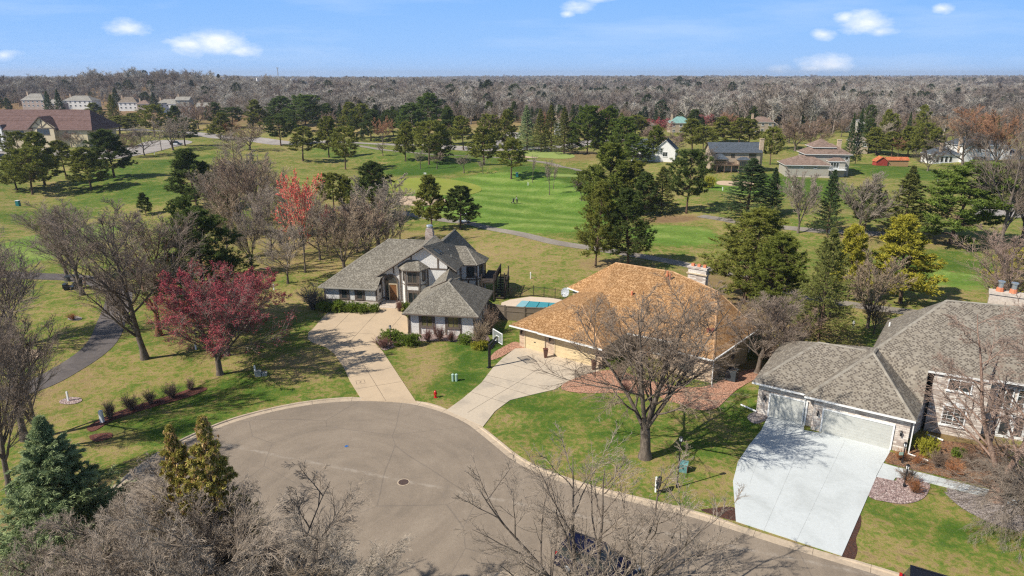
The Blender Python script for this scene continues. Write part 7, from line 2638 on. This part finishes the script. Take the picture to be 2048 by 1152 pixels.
def lowf(b):
    for p, q in zip(pth[:-1], pth[1:]):
        A = Vector((p[0] - x0, p[1] - y0, 0)); B = Vector((q[0] - x0, q[1] - y0, 0))
        for z in (.15, .85): cyl(b, A + Vector((0, 0, z)), B + Vector((0, 0, z)), .022, .022, 4)
        for k in range(6):
            c = A + (B - A) * k / 6
            cyl(b, c, c + Vector((0, 0, .88)), .012, .012, 4)


mk('railing', 'wood_dark', o, lowf)
for i in (0, 4):
    mk('post', 'black_metal', o, lambda b: (cyl(b, (pth[i][0] - x0, pth[i][1] - y0, 0), (pth[i][0] - x0, pth[i][1] - y0, 1.0), .04, .04, 6), ball(b, (pth[i][0] - x0, pth[i][1] - y0, 1.05), .06, 6, 4)))

# ------------------------------------------------------------------ pool yard
pts = Gs([(1000, 622), (1003, 606), (1020, 600), (1060, 594), (1110, 597), (1180, 608), (1200, 625), (1160, 640), (1060, 632)], 0)
sheet('pool_terrace', pts, 'pool_deck', .06, None, 'pale concrete terrace round the covered pool', thick=.1, ground=False)
x, y = G(1085, 612)
o = empty('swimming_pool', (x, y, .06), 0, 'swimming pool under a teal cover with one pale panel', 'swimming pool')
cor = [G(*p) for p in ((1028, 618), (1044, 603), (1150, 610), (1175, 622), (1160, 632))]
cor = [(a - x, b - y) for a, b in cor]
mk('coping', 'stone_pale', o, lambda b: prism(b, [(a * 1.04, c * 1.06) for a, c in cor], -.02, .02))
mk('cover', 'cover_teal', o, lambda b: prism(b, cor, .021, .06))
c2 = [(a - x, b - y) for a, b in [G(*p) for p in ((1028, 618), (1044, 603), (1059, 604), (1046, 620))]]
mk('cover_panel', 'cover_pale', o, lambda b: prism(b, c2, .061, .075))
for (p, q) in (((1059, 604), (1046, 620)), ((1079, 606), (1068, 624)), ((1098, 607), (1092, 628))):
    a, c = G(*p), G(*q)
    mk('seam', 'cover_pale' if p[0] < 1060 else 'bin_teal', o, lambda b: cyl(b, (a[0] - x, a[1] - y, .07), (c[0] - x, c[1] - y, .07), .05, .05, 5))


def fence_run(name, pxs, H, label, style, m, z=0.0):
    P = [G(*p) for p in pxs]
    o = empty(name, (P[0][0], P[0][1], z), 0, label, 'fence')
    for p, q in zip(P[:-1], P[1:]):
        A = Vector((p[0] - P[0][0], p[1] - P[0][1], 0)); B = Vector((q[0] - P[0][0], q[1] - P[0][1], 0))
        d = (B - A); L = d.length; d.normalize(); n = Vector((-d.y, d.x, 0))
        bm = bmesh.new()
        if style == 'iron':
            for zz in (.12, H - .12): slab(bm, [A + n * .02, B + n * .02, B - n * .02, A - n * .02], (0, 0, .04)) if False else cyl(bm, A + Vector((0, 0, zz)), B + Vector((0, 0, zz)), .028, .028, 4)
            k = 0.0
            while k < L:
                c = A + d * k
                cyl(bm, c + Vector((0, 0, .05)), c + Vector((0, 0, H)), .014, .014, 4, cap=False)
                k += .13
        else:
            slab(bm, [A + n * .02, B + n * .02, B - n * .02, A - n * .02], (0, 0, H - .1))
            for zz in (H - .1, H * .62): 
                slab(bm, [A + n * .07 + Vector((0, 0, zz)), B + n * .07 + Vector((0, 0, zz)), B - n * .07 + Vector((0, 0, zz)), A - n * .07 + Vector((0, 0, zz))], (0, 0, .11))
        fin('panel', bm, m, o)
    for p in P:
        A = Vector((p[0] - P[0][0], p[1] - P[0][1], 0))
        s = .045 if style == 'iron' else .1
        mk('post', m if style != 'iron' else 'wood_dark', o, lambda b: (box(b, A.x - s, A.x + s, A.y - s, A.y + s, -.05, H + .08)))
    return o


fence_run('iron_fence', [(1003, 594), (1022, 596), (1044, 594), (1067, 592), (1088, 595), (1110, 598), (1134, 602), (1160, 608)], 1.45, 'dark iron railing fence curving behind the pool', 'iron', 'wood_dark')
fence_run('wooden_fence', [(976, 634), (1010, 640), (1049, 643), (1090, 644), (1118, 646)], 1.85, 'grey-brown board fence in front of the pool', 'board', 'fence_wood')

# ------------------------------------------------------------------ vehicles
def car(name, x, y, z, rz, paint, label, cat='car', group=None, style='suv', L=4.7, W=1.85, H=1.7):
    o = empty(name, (x, y, z), rz, label, cat, group)
    hw = W / 2
    # lower body: side profile lofted across the width with tumblehome
    prof = [(-L / 2, .45), (-L / 2 + .05, .95), (-L * .46, 1.02 if style != 'sedan' else .98), (L * .18, .98), (L * .44, .80), (L / 2, .62), (L / 2, .32), (L * .46, .25), (-L * .46, .25)]

    def body(b):
        rows = []
        for yy, s in ((-hw, .0), (-hw * .96, .03), (hw * .96, .03), (hw, .0)):
            rows.append([b.verts.new((px_, yy, pz + (s if pz > .7 else 0))) for px_, pz in prof])
        for r0, r1 in zip(rows[:-1], rows[1:]):
            for k in range(len(prof)):
                j = (k + 1) % len(prof)
                b.faces.new((r0[k], r0[j], r1[j], r1[k]))
        b.faces.new(rows[0][::-1]); b.faces.new(rows[-1])
    bd = mk('body', paint, o, body)
    if style == 'pickup':
        cab = [(-.25, 1.0), (-.05, H - .04), (1.0, H), (L * .32, 1.0)]
    elif style == 'sedan':
        cab = [(-L * .36, .98), (-L * .22, H - .06), (L * .08, H), (L * .24, .98)]
    else:
        cab = [(-L * .47, 1.0), (-L * .42, H - .07), (L * .06, H), (L * .24, 1.0)]

    def cabf(b, g0, g1, inset, zt):
        rows = []
        for yy in (-1, 1):
            rows.append([b.verts.new((px_, yy * (hw * (.95 if pz < 1.2 else .78) - inset), min(pz, zt))) for px_, pz in cab])
        for k in range(4):
            j = (k + 1) % 4
            b.faces.new((rows[0][k], rows[0][j], rows[1][j], rows[1][k]))
        b.faces.new(rows[0][::-1]); b.faces.new(rows[1])
    mk('windows', 'glass_dark', o, lambda b: cabf(b, 0, 0, 0, H))
    c1, c2_ = cab[1], cab[2]
    mk('roof', paint, o, lambda b: prism(b, [(c1[0] - .02, -hw * .79), (c2_[0] + .02, -hw * .79), (c2_[0] + .02, hw * .79), (c1[0] - .02, hw * .79)], min(c1[1], c2_[1]) - .03, H + .03))
    for sx in (-L * .31, L * .31):
        for sy in (-1, 1):
            w = mk('wheel', 'rubber', o, lambda b: cyl(b, (sx, sy * (hw - .22), .34), (sx, sy * (hw + .01), .34), .34, .34, 16))
            mk('rim', 'grey_metal', w, lambda b: cyl(b, (sx, sy * (hw + .011), .34), (sx, sy * (hw + .03), .34), .2, .17, 10))
    for sy in (-1, 1):
        mk('headlight', 'lens_clear', o, lambda b: box(b, L / 2 - .2, L / 2 + .01, sy * hw * .75 - .2, sy * hw * .75 + .2, .62, .78))
        mk('tail_light', 'tail_red', o, lambda b: box(b, -L / 2 - .03, -L / 2 + .12, sy * hw * .84 - .13, sy * hw * .84 + .13, .72, 1.05))
        mk('mirror', paint, o, lambda b: box(b, L * .17, L * .17 + .12, sy * (hw + .08) - .1, sy * (hw + .08) + .1, .95, 1.12))
    if style == 'pickup':
        mk('bed_cover', 'dark_plastic', o, lambda b: box(b, -L / 2 + .06, -.3, -hw * .9, hw * .9, 1.03, 1.09))
    if style == 'suv':
        for sy in (-1, 1):
            mk('roof_rail', 'black_metal', o, lambda b: cyl(b, (-L * .38, sy * hw * .68, H + .06), (L * .04, sy * hw * .68, H + .06), .025, .025, 5))
    return o


def car_px(px, py, rz, *a, **k):
    x, y = G(px, py)
    return car(k.pop('name', 'parked_car'), x, y, float(terrain(x, y)) + .11, rz, *a, **k)


rd = math.atan2(ex[1], ex[0])
x, y = 5.15, 34.6
car('parked_car', x, y, .03, rd, 'paint_blue', 'dark blue estate car parked on the street behind the bottom bare tree', style='suv', L=4.9, W=1.95, H=1.72)
car('parked_car', 24.6, 31.2, .03, rd, 'paint_black', 'black pickup by the kerb, cut by the bottom edge of the picture', 'pickup truck', style='suv', L=5.2, W=2.0, H=1.86)
car('parked_car', 29.5, 30.6, .03, rd, 'paint_white', 'white car ahead of the black pickup at the bottom edge', style='sedan', L=4.6, H=1.62)
for (px, py, rz, m, lb, st) in [(174, 291, 1.4, 'paint_blue_bright', 'bright blue car parked nose-in below the clubhouse', 'sedan'), (194, 290, 1.4, 'paint_silver', 'silver blue car beside the bright blue one', 'sedan'),
        (353, 291, .05, 'paint_black', 'black and white car on the street under the dark pine', 'suv'), (150, 321, 1.2, 'paint_white', 'white car parked between two pines', 'suv'),
        (3, 303, .4, 'paint_blue_bright', 'blue car at the left edge of the car park', 'sedan'), (14, 297, .4, 'paint_silver', 'silver car behind the blue one at the left edge', 'suv'),
        (6, 318, .2, 'paint_black', 'dark green-black car nearest the pines at the left edge', 'suv'), (50, 291, .1, 'paint_white', 'white car in front of the clubhouse wall', 'suv'),
        (104, 288, .1, 'paint_black', 'dark car before the clubhouse gable', 'suv'), (870, 293, .05, 'paint_black', 'dark car on the parkway behind the broad olive pine', 'suv'), (1014, 281, 1.2, 'paint_silver', 'silver car on the side road', 'suv')]:
    car_px(px, py, rz, m, lb, style=st, H=1.75 if st == 'suv' else 1.5)
# white door panels make the black car two-tone
for ob in COL.objects:
    if ob.get('label') == 'black and white car on the street under the dark pine':
        mk('door_panels', 'paint_white', ob, lambda b: (box(b, -.9, .9, -.95, -.93, .35, .95), box(b, -.9, .9, .93, .95, .35, .95)))


def golf_cart(px, py, rz, bodym, roofm, label):
    o = thing('golf_cart', px, py, label, 'golf cart', rz)
    mk('body', bodym, o, lambda b: (box(b, -1.15, 1.15, -.58, .58, .28, .48), prism(b, [(.75, -.55), (1.2, -.42), (1.2, .42), (.75, .55)], .482, .85), box(b, -1.1, -.25, -.56, .56, .482, .78)))
    mk('roof', roofm, o, lambda b: (box(b, -.95, .85, -.62, .62, 1.85, 1.93)))
    mk('seat', 'dark_plastic', o, lambda b: (box(b, -.55, -.05, -.5, .5, .79, .9), box(b, -.62, -.5, -.5, .5, .9, 1.3)))
    for sx, sy in ((-.88, -.55), (-.88, .55), (.75, -.5), (.75, .5)):
        mk('roof_post', 'grey_metal', o, lambda b: cyl(b, (sx, sy, .5), (sx * .95, sy, 1.86), .025, .025, 5))
    for sx in (-.75, .8):
        for sy in (-.52, .52):
            mk('wheel', 'rubber', o, lambda b: cyl(b, (sx, sy - .09, .24), (sx, sy + .09, .24), .24, .24, 12))
    mk('steering_wheel', 'dark_plastic', o, lambda b: cyl(b, (.32, -.25, 1.05), (.36, -.25, 1.09), .17, .17, 10))
    mk('windscreen', 'backboard_glass', o, lambda b: slab(b, [(.72, -.5, .9), (.72, .5, .9), (.66, .5, 1.8), (.66, -.5, 1.8)], (.02, 0, 0)))
    mk('bag_rack', 'dark_plastic', o, lambda b: (box(b, -1.15, -.95, -.45, .45, .79, .86), cyl(b, (-1.05, -.22, .86), (-1.2, -.22, 1.6), .13, .13, 8), cyl(b, (-1.05, .22, .86), (-1.2, .22, 1.6), .13, .13, 8)))
    return o


golf_cart(147, 578, RAD(195), 'paint_black', 'dark_plastic', 'black golf buggy under the bare trees at the left')
golf_cart(928, 446, RAD(200), 'paint_white', 'white_paint', 'white-roofed golf buggy on the cart path beside the round pine')


def person(x, y, z, rz, label, H=1.75, top='cloth_white', legs='cloth_dark', bend=0.0, arm=(.35, .35), hair='wood_dark'):
    """one skinned figure; jacket, trousers and hair are shells over it"""
    o = empty('person', (x, y, z), rz, label, 'person')
    s = H / 1.75
    hipz = .92
    cb, sb = cos(bend), sin(bend)

    def up(dz, dy=0, dx=0):      # torso point above the hip, leaning forward (+y)
        return (dx, dy * cb + dz * sb, hipz + dz * cb - dy * sb)
    V = [(0, 0, hipz), up(.22), up(.46), up(.56), up(.66, .01),                        # pelvis, waist, chest, neck, head base
         up(.78, .03),                                                                 # head
         (-.1, 0, .84), (-.12, .03, .48), (-.12, -.01, .08), (-.12, .12, .03),          # left leg
         (.1, 0, .84), (.13, -.02, .48), (.14, -.05, .08), (.14, .08, .03),
         up(.48, 0, -.19), up(.24, arm[0] * .35, -.26), up(.06 + arm[0] * .2, arm[0], -.22), up(.0 + arm[0] * .25, arm[0] + .09, -.19),
         up(.48, 0, .19), up(.24, arm[1] * .35, .26), up(.06 + arm[1] * .2, arm[1], .22), up(.0 + arm[1] * .25, arm[1] + .09, .19)]
    Ed = [(0, 1), (1, 2), (2, 3), (3, 4), (4, 5), (0, 6), (6, 7), (7, 8), (8, 9), (0, 10), (10, 11), (11, 12), (12, 13), (2, 14), (14, 15), (15, 16), (16, 17), (2, 18), (18, 19), (19, 20), (20, 21)]
    R_ = [.14, .13, .15, .06, .07, .10, .10, .07, .05, .045, .10, .07, .05, .045, .07, .05, .038, .04, .07, .05, .038, .04]
    for nm, m, keep, grow_ in (('body', 'skin', None, 1.0), ('shirt', top, {0, 1, 2, 14, 15, 18, 19}, 1.14), ('trousers', legs, {0, 6, 7, 8, 10, 11, 12}, 1.15)):
        me = bpy.data.meshes.new(nm)
        idx = list(range(len(V))) if keep is None else sorted(keep)
        mp = {v: i for i, v in enumerate(idx)}
        me.from_pydata([tuple(c * s for c in V[i]) for i in idx], [(mp[a], mp[b]) for a, b in Ed if a in mp and b in mp], [])
        ob = bpy.data.objects.new(nm, me)
        COL.objects.link(ob)
        ob.parent = o
        sk = ob.modifiers.new('Skin', 'SKIN')
        for i, v in enumerate(idx):
            me.skin_vertices[0].data[i].radius = (R_[v] * s * grow_, R_[v] * s * grow_)
        me.skin_vertices[0].data[0].use_root = True
        ob.modifiers.new('Sub', 'SUBSURF').levels = 1
        ob.modifiers['Sub'].render_levels = 2
        me.materials.append(MATS[m])
    hd = up(.84, -.01)
    mk('hair', hair, o, lambda b: ball(b, [c * s for c in hd], .11 * s, 10, 6))
    return o


x, y = G(1034, 407)
person(x, y, float(terrain(x, y)), 1.2, 'golfer in a white shirt and dark trousers walking beside the trolley', bend=.25, arm=(.3, .4))
x, y = G(172, 578)
person(x, y, float(terrain(x, y)), 2.4, 'person in dark clothes standing behind the golf buggy', top='cloth_dark', arm=(.25, .1))
o = thing('golf_trolley', 1026, 407, 'black golf bag on a trolley beside the walking golfer', 'golf trolley', 1.0)
mk('bag', 'cloth_dark', o, lambda b: (cyl(b, (0, 0, .25), (.28, 0, 1.15), .15, .17, 10), box(b, -.12, .16, -.2, -.12, .4, .8)))
for sy in (-.35, .35):
    mk('wheel', 'rubber', o, lambda b: cyl(b, (0, sy - .03, .17), (0, sy + .03, .17), .17, .17, 12))
mk('handle', 'grey_metal', o, lambda b: (cyl(b, (0, 0, .2), (.8, 0, 1.05), .02, .02, 5), cyl(b, (0, -.35, .17), (0, .35, .17), .02, .02, 5)))
# radio mast on the skyline
by = 3800
bx = (557 - 1024) / FPX * depth(by)
o = empty('radio_mast', (bx, by, 0), 0, 'thin radio mast standing above the horizon', 'mast')
ht = HT(by, 135)
mk('tower', 'utility_grey', o, lambda b: [cyl(b, (3 * cos(a), 3 * sin(a), 0), (1.2 * cos(a), 1.2 * sin(a), ht), 1.0, .8, 4) for a in (0, 2.1, 4.2)])
mk('antenna', 'utility_grey', o, lambda b: [box(b, s - .9, s + .9, -1, 1, ht - 6, ht + 1) for s in (-4.5, 4.5)] + [box(b, -5, 5, -.5, .5, ht - 3.4, ht - 2.6)])
HAZE = 0.00011
# ------------------------------------------------------------------ the woods beyond the golf course
def far_tree(name, seed, kind):
    rg = np.random.default_rng(seed)
    g = Geo()
    H = 12.0
    if kind == 'bare':
        P, Rr = grow(rg, np.zeros((1, 3)), np.array([[0, 0, 1.]]), np.array([H * .8]), np.array([.22]), np.array([.05]), 6, .05, .02)
        V, Q = tubes(P, Rr, 5); g.quads(V, Q, .7)
        S, D, L, r = spawn(rg, P, Rr, 16, .22, .98, .35, .85, .55, .6, .05, .5)
        P1, R1 = grow(rg, S, D, L, r, r * .3, 5, .08, .08)
        V, Q = tubes(P1, R1, 3); g.quads(V, Q, .7)
        S, D, L, r = spawn(rg, P1, R1, 12, .15, 1., .35, .8, .5, .6, .03, .4)
        V, T = blades(rg, S, norm(D + np.array([0, 0, .25])), L * 1.0, .085)
        g.tris(V, T, rg.uniform(.2, .8, len(T)))
        S2 = rep(S + norm(D) * (L * .4)[:, None], 5)
        D2 = norm(rep(D, 5) + rg.normal(0, .6, (len(S2), 3)) + np.array([0, 0, .3]))
        V, T = blades(rg, S2, D2, rg.uniform(.6, 1.6, len(S2)), .075)
        g.tris(V, T, rg.uniform(.1, 1, len(T)))
    else:
        P, Rr = grow(rg, np.zeros((1, 3)), np.array([[0, 0, 1.]]), np.array([H * .97]), np.array([.2]), np.array([.03]), 5, .01, .02)
        V, Q = tubes(P, Rr, 4); g.quads(V, Q, .1)
        n = 1100
        s = rg.uniform(0, 1, n) ** 1.25
        rr = ((1 - s) ** .8 * 2.4 + .15) if kind == 'cone' else (np.sin(pi * np.clip(s * .8 + .2, 0, 1)) ** .6 * 3.1)
        th = rg.uniform(0, 2 * pi, n)
        lobes = .8 + .25 * np.sin(th * 3 + s * 9) + .12 * np.sin(th * 7 - s * 17)
        rad = rr * lobes * rg.uniform(.6, 1., n) ** .5
        C = np.stack([np.cos(th) * rad, np.sin(th) * rad, 1.8 + s * (H - 1.8)], -1)
        D = norm(np.stack([np.cos(th), np.sin(th), rg.uniform(-.2, .9, n)], -1) + rg.normal(0, .35, (n, 3)))
        V, T = blades(rg, C, D, rg.uniform(.5, 1.1, n), .38)
        g.tris(V, T, rg.uniform(0, 1, n))
    return g.mesh(name, ['wood_bare_%d' % (seed % 10) if kind == 'bare' else 'wood_green'])


FT = [far_tree('wood_a%d' % i, 300 + i, 'bare') for i in range(5)] + [far_tree('wood_b%d' % i, 320 + i, k) for i, k in enumerate(('cone', 'round', 'round'))]
src = bpy.data.collections.new('wood_kinds')
for i, me in enumerate(FT):
    ob = bpy.data.objects.new('wood_kind_%02d' % i, me)
    src.objects.link(ob)


def wood_object():
    rg = np.random.default_rng(77)
    X, Y, K, Sc = [], [], [], []
    # clearings: house plots
    y = 350.0
    while y < 6400:
        step = 9.6 + max(0, (y - 500)) * .0085
        hw = y * .80 + 60
        n = int(2 * hw / step)
        xs = (np.arange(n) + rg.uniform(-.48, .48, n)) / n * 2 * hw - hw
        ysr = y + rg.uniform(-.5, .5, n) * step
        X.append(xs); Y.append(ysr)
        y += step * .92
    X = np.concatenate(X); Y = np.concatenate(Y)
    # keep the parkway / club side open
    keep = np.ones(len(X), bool)
    for (hx, hy, hr) in HOUSE_SPOTS:
        keep &= ~((np.abs(X / Y - hx / hy) < (13. if hr > 5 else 6.) / hy) & (Y > hy - (130 if hr > 5 else 22)) & (Y < hy + 14))
    # nearer edge of the wood varies along the view
    az = X / Y
    edge = np.interp(az, [-.8, -.6, -.47, -.38, -.15, 0, .15, .3, .5, .8], [620, 610, 590, 440, 430, 425, 400, 385, 355, 350])
    keep &= Y > edge
    keep &= rg.uniform(0, 1, len(X)) < .93
    X, Y = X[keep], Y[keep]
    z = terrain(X, Y) - .2
    # stands of pines as in the photo: (px0, px1, top row approx -> distance band)
    dens = np.full(len(X), .085)
    pxv = 1024 + X / (Y * CT + 29 * ST) * FPX
    for (a, b, y0, y1, d) in [(1075, 1210, 800, 950, .95), (1205, 1255, 820, 930, .9), (1270, 1330, 780, 900, .8), (1620, 1800, 620, 760, .5), (1820, 1860, 600, 800, .6), (880, 1040, 560, 800, .25), (940, 980, 620, 720, .8), (1500, 2048, 450, 560, .16), (1350, 1380, 1100, 1400, .8), (1900, 1935, 1800, 2300, .8), (700, 760, 430, 520, .35), (560, 1010, 425, 470, .3), (1000, 1500, 385, 460, .3)]:
        m = (pxv > a) & (pxv < b) & (Y > y0) & (Y < y1)
        dens[m] = d
    # far stretches have patches of dark conifers
    pat = np.sin(X * .012 + 1) * np.sin(Y * .009 + X * .003) + .5 * np.sin(X * .031 + Y * .017)
    dens = np.where((Y > 1300) & (pat > .85), .4, dens)
    green = rg.uniform(0, 1, len(X)) < dens
    fld = np.sin(X * .019 + 3 * np.sin(Y * .006)) + np.sin(Y * .013 + 2 * np.sin(X * .008)) + rg.normal(0, .8, len(X))
    K = np.where(green, rg.integers(5, 8, len(X)), np.digitize(fld, [-1.2, -.4, .4, 1.2]))
    grow_ = 1 + np.clip((Y - 900) / 4000, 0, 1) * .5
    Sz = rg.normal(1.05, .2, len(X)).clip(.6, 1.6)
    Sz *= np.where(green, .95, 1.0)
    # taller crowns on the left rise
    Sz *= 1.05 + .22 * np.sin(X * .011 + 2) * np.sin(Y * .013) + .12 * np.sin(X * .027 - Y * .006)
    Sx = Sz * grow_ * rg.uniform(.9, 1.2, len(X)) * np.where(green, 1.15, 1.55)
    me = bpy.data.meshes.new('woodland')
    me.vertices.add(len(X))
    me.vertices.foreach_set('co', np.stack([X, Y, z], -1).astype(np.float32).ravel())
    for nm, ty, v in (('kind_id', 'INT', K.astype(np.int32)), ('rot', 'FLOAT', rg.uniform(0, 6.28, len(X)).astype(np.float32))):
        a = me.attributes.new(nm, ty, 'POINT')
        a.data.foreach_set('value', v)
    a = me.attributes.new('size', 'FLOAT_VECTOR', 'POINT')
    a.data.foreach_set('vector', np.stack([Sx, Sx, Sz], -1).astype(np.float32).ravel())
    print('woodland trees', len(X))
    o = bpy.data.objects.new('woodland', me)
    COL.objects.link(o)
    tag(o, 'bare grey and brown woods with dark pine stands reaching to the horizon', 'woods', kind='stuff')
    ng = bpy.data.node_groups.new('woodland', 'GeometryNodeTree')
    ng.interface.new_socket('Geometry', in_out='INPUT', socket_type='NodeSocketGeometry')
    ng.interface.new_socket('Geometry', in_out='OUTPUT', socket_type='NodeSocketGeometry')
    N, Lk = ng.nodes, ng.links
    gi, go = N.new('NodeGroupInput'), N.new('NodeGroupOutput')
    ci = N.new('GeometryNodeCollectionInfo')
    ci.inputs['Collection'].default_value = src
    ci.inputs['Separate Children'].default_value = True
    ci.inputs['Reset Children'].default_value = True
    iop = N.new('GeometryNodeInstanceOnPoints')
    iop.inputs['Pick Instance'].default_value = True

    def attr(nm, ty):
        a_ = N.new('GeometryNodeInputNamedAttribute')
        a_.data_type = ty
        a_.inputs['Name'].default_value = nm
        return a_.outputs['Attribute']
    mp = N.new('GeometryNodeMeshToPoints')
    Lk.new(gi.outputs[0], mp.inputs['Mesh'])
    Lk.new(mp.outputs['Points'], iop.inputs['Points'])
    Lk.new(ci.outputs[0], iop.inputs['Instance'])
    Lk.new(attr('kind_id', 'INT'), iop.inputs['Instance Index'])
    cx = N.new('ShaderNodeCombineXYZ')
    Lk.new(attr('rot', 'FLOAT'), cx.inputs[2])
    e2r = N.new('FunctionNodeEulerToRotation')
    Lk.new(cx.outputs[0], e2r.inputs[0])
    Lk.new(e2r.outputs[0], iop.inputs['Rotation'])
    Lk.new(attr('size', 'FLOAT_VECTOR'), iop.inputs['Scale'])
    Lk.new(iop.outputs[0], go.inputs[0])
    md = o.modifiers.new('wood', 'NODES')
    md.node_group = ng


HOUSE_SPOTS = []
for ob in COL.objects:
    if ob.type == 'EMPTY' and ob.parent is None and ob.get('category') in ('house', 'clubhouse'):
        HOUSE_SPOTS.append((ob.location.x, ob.location.y, 3 if ob.get('glimpse') else 10))
wood_object()
# single trees along the near edge of the wood
rg_ = random.Random(9)
n_edge = 0
tries = 0
spots = []
while n_edge < 94 and tries < 4000:
    tries += 1
    px = rg_.uniform(-20, 2068)
    d = rg_.uniform(330, 440)
    if px < 430: d = rg_.uniform(520, 620)
    elif px < 640: d = rg_.uniform(360, 430)
    elif px > 1560: d = rg_.uniform(300, 400)
    x = (px - 1024) / FPX * depth(d)
    if any((x - a) ** 2 + (d - b) ** 2 < 49 for a, b in spots): continue
    if any((abs(x - hx) < 11 and -22 < d - hy < 12) or (hy > 480 and abs(x / d - hx / hy) < 12 / hy and d < hy + 12) for hx, hy, _ in HOUSE_SPOTS): continue
    spots.append((x, d))
    ev = rg_.random() < (.34 if 430 < px < 1560 else .22)
    if ev:
        k = rg_.choice(['pine_a', 'pine_b', 'pine_c', 'spruce_a'])
        place('evergreen_tree', k, x, d, rg_.uniform(9, 14), rg_.uniform(5.5, 8), rg_.choice(['pdark', 'polive', 'sdark', 'pdark']), 'dark evergreen standing among the bare trees at the edge of the woods', group='evergreens along the edge of the woods')
    else:
        k = rg_.choice(['bare_a', 'bare_b', 'bare_c'])
        place('bare_tree', k, x, d, rg_.uniform(9.5, 14.5), rg_.uniform(8, 12), rg_.choice(['grey', 'pink', 'tan', 'brown', 'white', 'grey', 'brown', 'rust'] if px > 900 else ['grey', 'white', 'ash', 'pink', 'grey', 'tan']), 'leafless tree at the near edge of the woods behind the golf course', group='bare trees along the edge of the woods')
    n_edge += 1
# ------------------------------------------------------------------ haze
if HAZE:
    bm = bmesh.new()
    box(bm, -6200, 6200, -90, 7150, -12, 62)
    hm = bpy.data.materials.new('haze')
    hm.use_nodes = True
    t = NT(hm.node_tree)
    pv = t.node('ShaderNodeVolumePrincipled')
    pv.inputs['Color'].default_value = (.70, .78, .93, 1)
    pv.inputs['Density'].default_value = HAZE
    pv.inputs['Anisotropy'].default_value = .2
    o_ = t.node('ShaderNodeOutputMaterial')
    t.l.new(pv.outputs[0], o_.inputs['Volume'])
    hz_ = fin('haze', bm, hm)
    tag(hz_, 'thin blue haze over the distant woods', kind='stuff')
print('objects', len(scene.objects))
